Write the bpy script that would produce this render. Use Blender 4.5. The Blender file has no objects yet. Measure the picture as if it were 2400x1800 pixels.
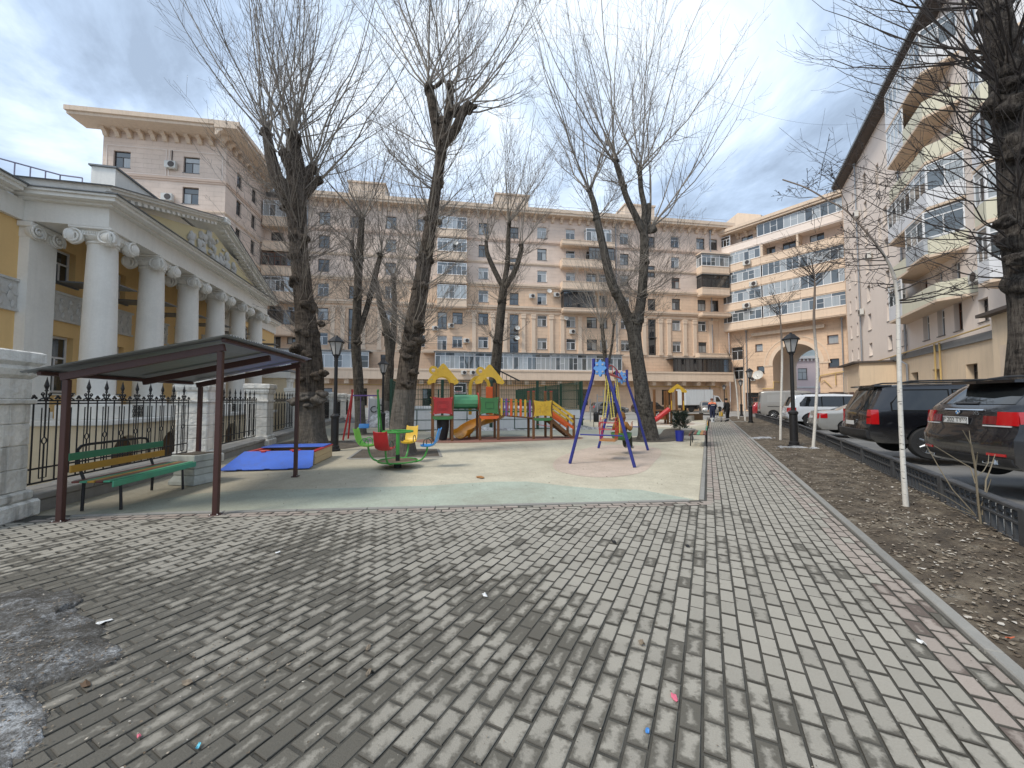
import bpy, bmesh, math, random
import numpy as np
from mathutils import Vector, Matrix
S = bpy.context.scene
COL = S.collection
R = math.radians
rnd = random.Random(7)
rng = np.random.default_rng(7)

# ------------------------------------------------------------------ camera, sky, sun, exposure
PITCH = math.atan(39/901)
cam = bpy.data.objects.new('camera', bpy.data.cameras.new('camera')); COL.objects.link(cam)
cam.location = (0, 0, 1.6); cam.rotation_euler = (R(90)+PITCH, 0, 0)
cam.data.sensor_width = 36; cam.data.lens = 901/2400*36
cam.data.clip_start = .05; cam.data.clip_end = 2000
S.camera = cam

SUN_EL, SUN_AZ = R(50), R(236)          # azimuth clockwise from +Y
W = bpy.data.worlds.new('World'); S.world = W; W.use_nodes = True
nt = W.node_tree; N = nt.nodes; L = nt.links; N.clear()
def wn(t, **k):
    n = N.new(t)
    for a, b in k.items(): setattr(n, a, b)
    return n
wo = wn('ShaderNodeOutputWorld'); bg = wn('ShaderNodeBackground'); bg.inputs[1].default_value = .1
sky = wn('ShaderNodeTexSky', sky_type='NISHITA', sun_disc=False, sun_elevation=SUN_EL, sun_rotation=SUN_AZ, air_density=1.2, dust_density=2.0)
tc = wn('ShaderNodeTexCoord'); sp = wn('ShaderNodeSeparateXYZ'); L.new(tc.outputs['Generated'], sp.inputs[0])
mx = wn('ShaderNodeMath', operation='MAXIMUM'); L.new(sp.outputs[2], mx.inputs[0]); mx.inputs[1].default_value = 0
ad = wn('ShaderNodeMath', operation='ADD'); L.new(mx.outputs[0], ad.inputs[0]); ad.inputs[1].default_value = .22
dx = wn('ShaderNodeMath', operation='DIVIDE'); L.new(sp.outputs[0], dx.inputs[0]); L.new(ad.outputs[0], dx.inputs[1])
dy = wn('ShaderNodeMath', operation='DIVIDE'); L.new(sp.outputs[1], dy.inputs[0]); L.new(ad.outputs[0], dy.inputs[1])
cb = wn('ShaderNodeCombineXYZ'); L.new(dx.outputs[0], cb.inputs[0]); L.new(dy.outputs[0], cb.inputs[1]); cb.inputs[2].default_value = 8.2
n1 = wn('ShaderNodeTexNoise'); n1.inputs['Scale'].default_value = 1.15; n1.inputs['Detail'].default_value = 7; n1.inputs['Roughness'].default_value = .6; n1.inputs['Distortion'].default_value = .7
L.new(cb.outputs[0], n1.inputs['Vector'])
r1 = wn('ShaderNodeValToRGB'); L.new(n1.outputs[0], r1.inputs[0])
e = r1.color_ramp.elements
e[0].position = .38; e[0].color = (2.4, 3.0, 3.9, 1); e[1].position = .62; e[1].color = (5.9, 6.5, 7.2, 1)
m_ = e.new(.47); m_.color = (3.3, 4.15, 5.4, 1); m2_ = e.new(.56); m2_.color = (4.9, 5.75, 6.8, 1)
mixs = wn('ShaderNodeMixRGB'); mixs.inputs[0].default_value = .9
L.new(sky.outputs[0], mixs.inputs[1]); L.new(r1.outputs[0], mixs.inputs[2])
L.new(mixs.outputs[0], bg.inputs[0]); L.new(bg.outputs[0], wo.inputs[0])

sd = bpy.data.lights.new('sun', 'SUN'); sd.energy = 1.5; sd.angle = R(15); sd.color = (1, .94, .85)
sun = bpy.data.objects.new('sun', sd); COL.objects.link(sun)
sdir = Vector((math.sin(SUN_AZ)*math.cos(SUN_EL), math.cos(SUN_AZ)*math.cos(SUN_EL), math.sin(SUN_EL)))
sun.rotation_euler = sdir.to_track_quat('Z', 'Y').to_euler(); sun.location = (0, -20, 60)
S.view_settings.view_transform = 'Standard'; S.view_settings.look = 'None'
S.view_settings.exposure = .92; S.view_settings.gamma = 1
S.view_settings.use_curve_mapping = False

# ------------------------------------------------------------------ helpers
def at(px, py, Y):
    """the point seen at photograph pixel (px, py) at depth Y"""
    x = (px-1200)/901; z = -(py-900)/901
    r = (x, math.cos(PITCH)-z*math.sin(PITCH), math.sin(PITCH)+z*math.cos(PITCH)); t = Y/r[1]
    return Vector((r[0]*t, Y, 1.6+r[2]*t))

class MB:
    def __init__(s): s.v = []; s.f = []; s.m = []; s.k = 0
    def add(s, vs, fs, M=None):
        o = len(s.v)
        s.v += [tuple(M @ Vector(p)) for p in vs] if M is not None else [tuple(p) for p in vs]
        s.f += [tuple(i+o for i in f) for f in fs]; s.m += [s.k]*len(fs); return s
    def box(s, x0, x1, y0, y1, z0, z1, M=None):
        return s.add([(x0,y0,z0),(x1,y0,z0),(x1,y1,z0),(x0,y1,z0),(x0,y0,z1),(x1,y0,z1),(x1,y1,z1),(x0,y1,z1)],
                     [(3,2,1,0),(4,5,6,7),(0,1,5,4),(1,2,6,5),(2,3,7,6),(3,0,4,7)], M)
    def cbox(s, c, sx, sy, sz, M=None):
        return s.box(c[0]-sx/2, c[0]+sx/2, c[1]-sy/2, c[1]+sy/2, c[2]-sz/2, c[2]+sz/2, M)
    def bbox(s, x0, x1, y0, y1, z0, z1, b=.01, M=None):
        """box with chamfered edges on all sides"""
        bm = bmesh.new(); bmesh.ops.create_cube(bm, size=1)
        for v in bm.verts: v.co = Vector(((x0+x1)/2+v.co.x*(x1-x0), (y0+y1)/2+v.co.y*(y1-y0), (z0+z1)/2+v.co.z*(z1-z0)))
        b = min(b, .45*min(x1-x0, y1-y0, z1-z0))
        bmesh.ops.bevel(bm, geom=bm.edges[:], offset=b, segments=1, affect='EDGES', profile=.5)
        bm.verts.index_update(); s.add([v.co.copy() for v in bm.verts], [[v.index for v in f.verts] for f in bm.faces], M); bm.free(); return s
    def tube(s, pts, r, n=8, closed=False, cap=True, M=None):
        P = [Vector(p) for p in pts]; K = len(P); rr = r if isinstance(r, (list, tuple)) else [r]*K
        vs = []; fs = []; a = None
        for i in range(K):
            if closed: t = P[(i+1)%K]-P[i-1]
            else: t = P[min(i+1,K-1)]-P[max(i-1,0)]
            t.normalize()
            if a is None: a = t.orthogonal().normalized() if abs(t.z) > .9 else t.cross(Vector((0,0,1))).normalized()
            else:
                a = a - t*a.dot(t); a.normalize()
            b = t.cross(a)
            for j in range(n):
                q = 2*math.pi*(j+.5)/n; vs.append(P[i]+(a*math.cos(q)+b*math.sin(q))*rr[i])
        for i in range(K if closed else K-1):
            i2 = (i+1)%K
            for j in range(n): fs.append((i*n+j, i*n+(j+1)%n, i2*n+(j+1)%n, i2*n+j))
        if cap and not closed: fs += [tuple(range(n-1,-1,-1)), tuple((K-1)*n+j for j in range(n))]
        return s.add(vs, fs, M)
    def cyl(s, c, r, z0, z1, n=16, r2=None, M=None):
        return s.lathe([(r, z0), (r if r2 is None else r2, z1)], n, c, M)
    def lathe(s, prof, n=20, c=(0,0), M=None, cap=True, ph=0):
        vs = [(c[0]+r*math.cos(2*math.pi*(j+ph)/n), c[1]+r*math.sin(2*math.pi*(j+ph)/n), z) for r, z in prof for j in range(n)]
        K = len(prof); fs = [(i*n+j, i*n+(j+1)%n, (i+1)*n+(j+1)%n, (i+1)*n+j) for i in range(K-1) for j in range(n)]
        if cap: fs += [tuple(range(n-1,-1,-1)), tuple((K-1)*n+j for j in range(n))]
        return s.add(vs, fs, M)
    def prism(s, poly, d0, d1, M=None):
        """2-D outline (x, z) extruded along y from d0 to d1"""
        n = len(poly); vs = [(x, d0, z) for x, z in poly]+[(x, d1, z) for x, z in poly]
        fs = [tuple(range(n)), tuple(range(2*n-1, n-1, -1))]+[(i, i+n, (i+1)%n+n, (i+1)%n) for i in range(n)]
        return s.add(vs, fs, M)
    def flat(s, poly, z0, z1):
        n = len(poly); vs = [(p[0],p[1],z0) for p in poly]+[(p[0],p[1],z1) for p in poly]
        a = sum(poly[i][0]*poly[(i+1)%n][1]-poly[(i+1)%n][0]*poly[i][1] for i in range(n))
        fs = [tuple(range(n-1,-1,-1)), tuple(range(n,2*n))]+[(i,(i+1)%n,(i+1)%n+n,i+n) for i in range(n)]
        if a < 0: fs = [f[::-1] for f in fs]
        return s.add(vs, fs)
    def blob(s, c, r, seed=0, amp=.25, sub=2, sc=(1,1,1)):
        bm = bmesh.new(); bmesh.ops.create_icosphere(bm, subdivisions=sub, radius=1); q = random.Random(seed)
        ph = [(q.uniform(1.5,4), q.uniform(0,6), q.uniform(1.5,4), q.uniform(0,6)) for _ in range(4)]
        for v in bm.verts:
            d = sum(math.sin(v.co.x*a+b+v.co.y*2.1*(i-1))*math.cos(v.co.z*cc+dd) for i,(a,b,cc,dd) in enumerate(ph))/3
            v.co *= 1+amp*d
        bm.verts.index_update()
        s.add([(c[0]+v.co.x*r*sc[0], c[1]+v.co.y*r*sc[1], c[2]+v.co.z*r*sc[2]) for v in bm.verts], [[v.index for v in f.verts] for f in bm.faces]); bm.free(); return s
    def mesh(s, name, mats, smooth=False):
        me = bpy.data.meshes.new(name); me.from_pydata(s.v, [], s.f)
        for m in (mats if isinstance(mats, (list, tuple)) else [mats]): me.materials.append(m)
        if any(s.m): me.polygons.foreach_set('material_index', s.m)
        if smooth:
            me.polygons.foreach_set('use_smooth', [True]*len(me.polygons))
            try: me.set_sharp_from_angle(angle=R(smooth if smooth is not True else 40))
            except Exception: pass
        me.update(); return me
    def obj(s, name, mats, parent=None, smooth=False, loc=None, rz=0):
        return put(name, s.mesh(name, mats, smooth), parent, loc, rz)

def put(name, me, parent=None, loc=None, rz=0, rot=None, scale=None):
    o = bpy.data.objects.new(name, me); COL.objects.link(o)
    if parent: o.parent = parent
    if loc is not None: o.location = loc
    if rz: o.rotation_euler[2] = rz
    if rot is not None: o.rotation_euler = rot
    if scale is not None: o.scale = scale
    return o
def tag(o, label, cat, group=None):
    o['label'] = label; o['category'] = cat
    if group: o['group'] = group
    return o
def thing(name, label, cat, loc=(0,0,0), rz=0, group=None):
    o = bpy.data.objects.new(name, None); COL.objects.link(o); o.empty_display_size = .2
    o.location = loc; o.rotation_euler[2] = rz
    return tag(o, label, cat, group)
KIDS = {}
def copy_tree(o, label=None, loc=None, rz=None, scale=None):
    kids = {}
    for q in bpy.data.objects:
        if q.parent: kids.setdefault(q.parent.name, []).append(q)
    def rec(q, par):
        c = q.copy(); COL.objects.link(c); c.parent = par
        for ch in kids.get(q.name, []): rec(ch, c)
        return c
    c = rec(o, None)
    if label: c['label'] = label
    if loc is not None: c.location = loc
    if rz is not None: c.rotation_euler[2] = rz
    if scale is not None: c.scale = (scale,)*3
    return c
def struct(o): o['kind'] = 'structure'; return o
def stuff(o): o['kind'] = 'stuff'; return o

def mesh_np(name, V, Q, mat, smooth=True):
    V = np.asarray(V, np.float32).reshape(-1, 3); Q = np.asarray(Q, np.int32); k = Q.shape[1]
    me = bpy.data.meshes.new(name); me.vertices.add(len(V)); me.vertices.foreach_set('co', V.ravel())
    cnt = np.full(len(Q), k, np.int32); keep = np.ones(Q.shape, bool)
    if k == 4: d = Q[:, 2] == Q[:, 3]; cnt[d] = 3; keep[d, 3] = False
    lp = Q[keep]; me.loops.add(len(lp)); me.loops.foreach_set('vertex_index', lp.astype(np.int32))
    me.polygons.add(len(Q)); me.polygons.foreach_set('loop_start', (np.cumsum(cnt)-cnt).astype(np.int32))
    try: me.polygons.foreach_set('loop_total', cnt)
    except Exception: pass
    me.polygons.foreach_set('use_smooth', np.full(len(Q), smooth))
    for m in (mat if isinstance(mat, (list, tuple)) else [mat]): me.materials.append(m)
    me.update(calc_edges=True); me.validate(); return me
def tubes_np(P, Rr, n):
    """batch of tubes: P (N,K,3), Rr (N,K) -> verts, quads"""
    P = np.asarray(P, float); Nn, K, _ = P.shape
    T = np.gradient(P, axis=1); T /= np.linalg.norm(T, axis=2, keepdims=True)+1e-9
    ref = np.where(np.abs(T[:, :1, 2:3]) > .9, np.array([[[1., 0, 0]]]), np.array([[[0, 0, 1.]]])); ref = np.broadcast_to(ref, T.shape)
    A = np.cross(T, ref); A /= np.linalg.norm(A, axis=2, keepdims=True)+1e-9; B = np.cross(T, A)
    q = 2*np.pi*np.arange(n)/n
    V = P[:, :, None, :]+Rr[:, :, None, None]*(np.cos(q)[None, None, :, None]*A[:, :, None, :]+np.sin(q)[None, None, :, None]*B[:, :, None, :])
    idx = np.arange(Nn*K*n).reshape(Nn, K, n); a = idx[:, :-1]; b = idx[:, 1:]
    Q = np.stack([a, np.roll(a, -1, 2), np.roll(b, -1, 2), b], -1).reshape(-1, 4)
    return V.reshape(-1, 3), Q
def cat_np(parts):
    V = []; Q = []; o = 0
    for v, q in parts: V.append(v); Q.append(q+o); o += len(v)
    return np.concatenate(V), np.concatenate(Q)

# ------------------------------------------------------------------ materials
MATS = {}
def nodes(name):
    m = bpy.data.materials.new(name); m.use_nodes = True; t = m.node_tree; b = t.nodes['Principled BSDF']; MATS[name] = m
    return m, t, b
def nd(t, kind, **k):
    n = t.nodes.new(kind)
    for a, b in k.items(): setattr(n, a, b)
    return n
def math_(t, op, a, b=None, c=None, clamp=False):
    n = nd(t, 'ShaderNodeMath', operation=op, use_clamp=clamp)
    for i, q in enumerate((a, b, c)):
        if q is None: continue
        if isinstance(q, (int, float)): n.inputs[i].default_value = q
        else: t.links.new(q, n.inputs[i])
    return n.outputs[0]
def noise(t, vec, scale, detail=4, rough=.55, dist=0):
    n = nd(t, 'ShaderNodeTexNoise'); n.inputs['Scale'].default_value = scale; n.inputs['Detail'].default_value = detail
    n.inputs['Roughness'].default_value = rough; n.inputs['Distortion'].default_value = dist
    if vec is not None: t.links.new(vec, n.inputs['Vector'])
    return n.outputs[0]
def ramp(t, fac, stops):
    n = nd(t, 'ShaderNodeValToRGB'); t.links.new(fac, n.inputs[0]); e = n.color_ramp.elements
    while len(e) < len(stops): e.new(.5)
    for q, (p, c) in zip(e, stops): q.position = p; q.color = (*c, 1) if len(c) == 3 else c
    return n.outputs[0]
def mixc(t, fac, a, b, mode='MIX'):
    n = nd(t, 'ShaderNodeMixRGB', blend_type=mode)
    for i, q in zip((0, 1, 2), (fac, a, b)):
        if isinstance(q, (int, float)): n.inputs[i].default_value = q
        elif isinstance(q, tuple): n.inputs[i].default_value = (*q, 1)
        else: t.links.new(q, n.inputs[i])
    return n.outputs[0]
def bump(t, b, h, dist, strength=1):
    n = nd(t, 'ShaderNodeBump'); n.inputs['Distance'].default_value = dist; n.inputs['Strength'].default_value = strength
    t.links.new(h, n.inputs['Height']); t.links.new(n.outputs[0], b.inputs['Normal'])
def ocoord(t, scale=None):
    c = nd(t, 'ShaderNodeTexCoord').outputs['Object']
    if scale:
        mp = nd(t, 'ShaderNodeMapping'); mp.inputs['Scale'].default_value = scale; t.links.new(c, mp.inputs[0]); return mp.outputs[0]
    return c
def M(name, col, rough=.55, metal=0, var=.18, vs=2.5, bmp=.0, bs=60, spec=.5, streak=0., grime=(.12,.11,.1), coat=0, rvar=0):
    m, t, b = nodes(name); c = ocoord(t)
    n = noise(t, c, vs, 5); f = math_(t, 'MULTIPLY_ADD', n, 2*var, 1-var)
    n2 = noise(t, c, vs*14, 3); f = math_(t, 'MULTIPLY', f, math_(t, 'MULTIPLY_ADD', n2, var, 1-var/2))
    if rvar:
        oi = nd(t, 'ShaderNodeObjectInfo').outputs['Random']; f = math_(t, 'MULTIPLY', f, math_(t, 'MULTIPLY_ADD', oi, 2*rvar, 1-rvar))
    out = mixc(t, 1, tuple(col), f, 'MULTIPLY')
    if streak:
        s = noise(t, ocoord(t, (3, 3, .22)), 1.6, 6, .65); s2 = noise(t, c, .6, 3)
        k = math_(t, 'MULTIPLY', ramp(t, s, [(.48, (0,0,0)), (.75, (1,1,1))]), math_(t, 'MULTIPLY', s2, streak*1.6))
        out = mixc(t, k, out, tuple(grime))
    t.links.new(out, b.inputs['Base Color'])
    b.inputs['Roughness'].default_value = rough; b.inputs['Metallic'].default_value = metal; b.inputs['Specular IOR Level'].default_value = spec
    if coat: b.inputs['Coat Weight'].default_value = coat; b.inputs['Coat Roughness'].default_value = .04
    if bmp: bump(t, b, noise(t, c, bs, 4), bmp)
    return m
def facade_mat(name, col, bw=1.25, bh=.42, mort=.012, streak=.25, dark=.83):
    m, t, b = nodes(name); c = ocoord(t); s = nd(t, 'ShaderNodeSeparateXYZ'); t.links.new(c, s.inputs[0])
    cb = nd(t, 'ShaderNodeCombineXYZ'); t.links.new(s.outputs[0], cb.inputs[0]); t.links.new(s.outputs[2], cb.inputs[1])
    br = nd(t, 'ShaderNodeTexBrick'); t.links.new(cb.outputs[0], br.inputs[0]); br.inputs['Scale'].default_value = 1
    br.inputs['Brick Width'].default_value = bw; br.inputs['Row Height'].default_value = bh; br.inputs['Mortar Size'].default_value = mort; br.inputs['Mortar Smooth'].default_value = .2
    br.inputs['Color1'].default_value = (1,1,1,1); br.inputs['Color2'].default_value = (.95,.95,.95,1); br.inputs['Mortar'].default_value = (dark,dark,dark,1)
    n = noise(t, c, .45, 6, .6); f = math_(t, 'MULTIPLY_ADD', n, .5, .74)
    n2 = noise(t, c, 7, 4); f = math_(t, 'MULTIPLY', f, math_(t, 'MULTIPLY_ADD', n2, .16, .92))
    out = mixc(t, 1, mixc(t, 1, tuple(col), f, 'MULTIPLY'), br.outputs[0], 'MULTIPLY')
    st = noise(t, ocoord(t, (1.6, 1.6, .12)), 1.3, 6, .65); k = math_(t, 'MULTIPLY', ramp(t, st, [(.5, (0,0,0)), (.8, (1,1,1))]), streak)
    out = mixc(t, k, out, (.27, .22, .18))
    t.links.new(out, b.inputs['Base Color']); b.inputs['Roughness'].default_value = .85
    bump(t, b, math_(t, 'ADD', br.outputs['Fac'], math_(t, 'MULTIPLY', n2, -.15)), -.012)
    return m

PINK = facade_mat('pink_plaster', (.74, .60, .50), 1.5, .5, .010, .12)
PEACH = facade_mat('peach_plaster', (.75, .545, .385), 1.3, .46, .016, .22)
PEACHP = M('peach_plain', (.74, .585, .445), .85, var=.1, vs=.8, streak=.3, grime=(.28,.22,.17))
CREAMT = M('buff_trim', (.69, .55, .42), .85, var=.12, vs=.7, streak=.35, grime=(.25,.2,.16))
BLUSH = M('blush_plaster', (.80, .70, .62), .85, var=.07, vs=.5, streak=.12, grime=(.36,.30,.26))
APRICOT = M('apricot_plaster', (.71, .56, .395), .85, var=.1, vs=.5, streak=.25, grime=(.3,.24,.18))
OCHRE = M('ochre_plaster', (.80, .54, .24), .85, var=.07, vs=.6, streak=.12, grime=(.42,.28,.14))
CREAM = M('cream_plaster', (.76, .63, .43), .85, var=.08, vs=.6, streak=.3, grime=(.4,.32,.22))
STUCCO = M('white_stucco', (.86, .83, .76), .8, var=.13, vs=.8, bmp=.006, bs=24, streak=.13, grime=(.33,.31,.27))
STONE = M('weathered_stone', (.74, .71, .64), .9, var=.3, vs=3, bmp=.035, bs=9, streak=1.0, grime=(.15,.14,.12), rvar=.12)
CONC = M('old_concrete', (.30, .285, .26), .9, var=.25, vs=5, bmp=.008, bs=40, streak=.3, grime=(.12,.115,.1), rvar=.1)
KERB = M('kerb_concrete', (.25, .24, .215), .9, var=.2, vs=6, bmp=.003, bs=80, rvar=.12)
ROOFM = M('grey_roof_metal', (.16, .17, .175), .45, .4, var=.15)
DARKROOF = M('dark_soffit', (.085, .068, .058), .7, var=.2)
FRW = M('white_frame', (.74, .75, .76), .35, var=.06)
FRD = M('dark_frame', (.045, .035, .032), .45, var=.15)
FRB = M('brown_frame', (.14, .055, .03), .5, var=.2)
PIPE = M('galvanised_pipe', (.36, .37, .385), .4, .6, var=.15)
YPIPE = M('yellow_pipe', (.58, .41, .16), .5, var=.15)
ACW = M('ac_white', (.62, .61, .57), .5, var=.12, streak=.3)
BLACKM = M('black_iron', (.018, .017, .017), .5, .2, var=.2, bmp=.001, bs=90)
MAROON = M('maroon_paint', (.062, .022, .016), .45, var=.2, bmp=.001, bs=50, streak=.2, grime=(.03,.02,.018))
BARK = None
def glass_mat(name, lo, hi, p_curt=.4, tint=(.92,.97,1.)):
    m, t, b = nodes(name); oi = nd(t, 'ShaderNodeObjectInfo').outputs['Random']
    c = ocoord(t, (1, 1, .02)); folds = noise(t, c, 9, 3)
    curt = mixc(t, folds, tuple(x*.55 for x in hi), hi)
    k = math_(t, 'LESS_THAN', oi, p_curt); dark = mixc(t, math_(t, 'FRACT', math_(t, 'MULTIPLY', oi, 7.3)), lo, tuple(min(1,x*2.6) for x in lo))
    t.links.new(mixc(t, k, dark, curt), b.inputs['Base Color'])
    b.inputs['Roughness'].default_value = .03; b.inputs['IOR'].default_value = 1.9; b.inputs['Specular IOR Level'].default_value = .6
    b.inputs['Specular Tint'].default_value = (*tint, 1)
    return m
GLASS = glass_mat('window_glass', (.016, .019, .021), (.40, .41, .40), .42)
GLASSD = glass_mat('dark_glass', (.012, .013, .014), (.05, .052, .055), .3)
GLASSB = glass_mat('balcony_glass', (.045, .052, .056), (.44, .47, .48), .5)
# ------------------------------------------------------------------ ground sheets
PD = np.array((math.sin(R(27)), math.cos(R(27)))); QD = np.array((math.cos(R(27)), -math.sin(R(27)))); K0 = np.array((3.03, 6.31))
def sc(s, c): return tuple(K0+PD*s+QD*c)
ED = np.array((.996, .09)); EN = np.array((.09, -.996))
def edist(p): return float((np.array(p)-K0) @ EN)
PATHW = 1.79

def ground_mat(name, stops, scale, rough=.9, fine=60, bmp=.004, mott=.25, detail=6):
    m, t, b = nodes(name); g = nd(t, 'ShaderNodeNewGeometry').outputs['Position']
    c = ramp(t, noise(t, g, scale, detail, .62), stops)
    f = math_(t, 'MULTIPLY_ADD', noise(t, g, fine, 3, .7), 2*mott, 1-mott)
    t.links.new(mixc(t, 1, c, f, 'MULTIPLY'), b.inputs['Base Color']); b.inputs['Roughness'].default_value = rough
    bump(t, b, noise(t, g, fine, 4, .7), bmp); return m
ASPH = ground_mat('asphalt', [(.3, (.10,.10,.10)), (.7, (.20,.195,.185))], .35, bmp=.003, fine=90)
ROADL = ground_mat('pale_road', [(.3, (.24,.235,.22)), (.7, (.36,.35,.33))], .3, bmp=.003, fine=60)
SOIL = ground_mat('soil', [(.28, (.04,.030,.020)), (.48, (.09,.068,.045)), (.6, (.15,.12,.083)), (.74, (.25,.22,.175))], 3.2, fine=38, bmp=.02, mott=.55, detail=9)
BEDM = ground_mat('joint_dirt', [(.3, (.045,.042,.034)), (.7, (.085,.08,.066))], 4, fine=120, bmp=.004, mott=.35)
def rubber(name, col, dirt=.45):
    m, t, b = nodes(name); g = nd(t, 'ShaderNodeNewGeometry').outputs['Position']
    v = noise(t, g, 95, 2, .7); v2 = noise(t, g, 1.1, 6, .6); v3 = noise(t, g, .28, 4, .5); v4 = noise(t, g, 5, 5, .65)
    f = math_(t, 'MULTIPLY_ADD', v, .5, .75); f = math_(t, 'MULTIPLY', f, math_(t, 'MULTIPLY_ADD', v4, .45, .78)); f = math_(t, 'MULTIPLY', f, math_(t, 'MULTIPLY_ADD', noise(t, g, 30, 4, .8), .9, .55))
    base = mixc(t, 1, tuple(col), f, 'MULTIPLY')
    k = math_(t, 'MULTIPLY', ramp(t, math_(t, 'MULTIPLY_ADD', v3, .6, math_(t, 'MULTIPLY', v2, .4)), [(.42, (0,0,0)), (.66, (1,1,1))]), dirt)
    # trodden dirt brought in from the fence side and the shelter
    s = nd(t, 'ShaderNodeSeparateXYZ'); t.links.new(g, s.inputs[0])
    near = ramp(t, math_(t, 'MULTIPLY_ADD', s.outputs[0], -.16, math_(t, 'MULTIPLY', v2, .5)), [(.45, (0,0,0)), (1., (1,1,1))])
    k2 = math_(t, 'MAXIMUM', k, math_(t, 'MULTIPLY', near, .5))
    # scuffed hollows under the two swing seats and round the carousel
    for sx0, sy0, kx, ky in ((2.7, 10.55, 1.0, 1.9), (3.3, 11.6, 1.0, 1.9), (-2.76, 9.3, .75, 1.1)):
        a_ = math_(t, 'MULTIPLY', math_(t, 'ADD', s.outputs[0], -sx0), kx); b2 = math_(t, 'MULTIPLY', math_(t, 'ADD', s.outputs[1], -sy0), ky)
        rr_ = math_(t, 'SQRT', math_(t, 'ADD', math_(t, 'MULTIPLY', a_, a_), math_(t, 'MULTIPLY', b2, b2)))
        k2 = math_(t, 'MAXIMUM', k2, math_(t, 'MULTIPLY', math_(t, 'MULTIPLY_ADD', rr_, -1.1, math_(t, 'MULTIPLY_ADD', v2, .9, .55), clamp=True), .6))
    t.links.new(mixc(t, k2, base, (.20, .165, .115)), b.inputs['Base Color']); b.inputs['Roughness'].default_value = .92
    bump(t, b, v, .004); return m
RB_SAND = rubber('rubber_sand', (.52, .475, .36)); RB_MINT = rubber('rubber_mint', (.385, .425, .345), .4); RB_PINK = rubber('rubber_pink', (.51, .41, .33), .4)
RB_GREY = rubber('rubber_grey', (.30, .315, .265), .3); RB_RED = rubber('rubber_red', (.27, .125, .095), .25); RB_PALE = rubber('rubber_pale', (.58, .53, .44), .15)

def sheet(name, poly, z, mat, parent=None):
    mb = MB(); n = len(poly); mb.add([(p[0], p[1], z) for p in poly], [tuple(range(n))])
    return mb.obj(name, mat, parent)
def smooth_poly(pts, n=6):
    P = [np.array(p, float) for p in pts]; out = []; k = len(P)
    for i in range(k):
        a, b, c, d = P[i-1], P[i], P[(i+1) % k], P[(i+2) % k]
        for j in range(n):
            u = j/n; out.append(tuple(.5*((2*b)+(c-a)*u+(2*a-5*b+4*c-d)*u*u+(3*b-a-3*c+d)*u**3)))
    return out
# fence line of the mansion: everything left of it lies about 1.6 m lower
FLINE = [(-5.6, 0.0), (-7.02, 5.0), (-7.97, 9.8), (-9.15, 14.0), (-10.4, 18.5), (-11.7, 23.0), (-13.0, 27.5), (-14.2, 32.0), (-15.5, 36.5), (-16.0, 38.2)]
def fx(y):
    for a, b in zip(FLINE, FLINE[1:]):
        if a[1] <= y <= b[1]: return a[0]+(b[0]-a[0])*(y-a[1])/(b[1]-a[1])
    return FLINE[-1][0]
left = [(x-.18, y) for x, y in FLINE]
gp = [(-5.68, -300)] + left + [(-20, 37.9), (-30, 46), (-300, 200), (-300, 600), (500, 600), (500, -300)]
struct(sheet('ground', gp, -.05, ASPH))
struct(sheet('sunken_yard', [(-300, -300), (-5.68, -300)]+left+[(-20, 37.9), (-30, 46), (-300, 200)], -1.6, ROADL))
# road in front of the apartment house and the parking lot
struct(sheet('road', [(-12, 33.5), (40, 33.5), (48, 70), (-40, 70), (-30, 46)], -.044, ROADL))
struct(sheet('parking_lot', [(6.0, 3.2), (7.0, 6.3), (9.7, 11), (14.8, 19.9), (18.6, 27.3), (24.5, 38.5), (44, 50), (60, 30), (40, -4), (6, -4)], -.036, ASPH))
# playground
pg = struct(sheet('playground_surface', [(-6.15, 5.5), sc(-.02, 0), sc(30, 0), (7.5, 32.6), (-4, 30), (-12.9, 27.5), (-11.6, 23), (-10.3, 18.5), (-9.05, 14), (-7.87, 9.8), (-6.95, 5.45)], -.012, RB_SAND))
def patch(poly, z, mat): return struct(sheet('playground_patch', smooth_poly(poly), z, mat))
struct(sheet('playground_patch', [(2.98, 6.33)]+[(2.35, 7.0), (2.0, 7.1), (1.56, 7.1), (1.0, 7.35), (.28, 7.73), (-.3, 7.72), (-.8, 7.6), (-1.6, 7.35), (-2.43, 7.25), (-3.5, 7.1), (-4.63, 7.03), (-5.4, 6.75), (-5.9, 6.2), (-6.1, 5.52)], -.008, RB_MINT))
patch([(1.0, 9.4), (1.2, 8.6), (1.9, 8.15), (2.9, 8.7), (3.7, 10.1), (4.6, 11.9), (4.9, 13.2), (4.2, 14.1), (3.3, 14.0), (2.2, 12.6), (1.3, 10.9)], -.008, RB_PINK)
patch([(-10.0, 15.0), (-7, 14.3), (-4.3, 14.4), (-3.0, 16.6), (0, 17.5), (3, 18.2), (5.0, 17.6), (8.5, 18.5), (10.2, 20.5), (8.2, 22.5), (5, 23.2), (0, 22), (-6, 21.5), (-11, 22)], -.008, RB_GREY)
patch([(-3.6, 14.9), (-2, 14.75), (-.3, 15.1), (1.5, 15.7), (2.9, 16.3), (2.9, 17.1), (1.5, 17.4), (-.5, 17.2), (-2.5, 16.8), (-3.8, 16)], -.004, RB_RED)
patch([(9.2, 23.5), (11.6, 24.5), (13.8, 27.6), (13.2, 31), (8, 31), (7.2, 26)], -.008, RB_PALE)
patch([(9.8, 25.4), (11.6, 25.2), (13.0, 27.6), (12.6, 29.6), (10, 29.6), (9.3, 27)], -.004, RB_PINK)
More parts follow.
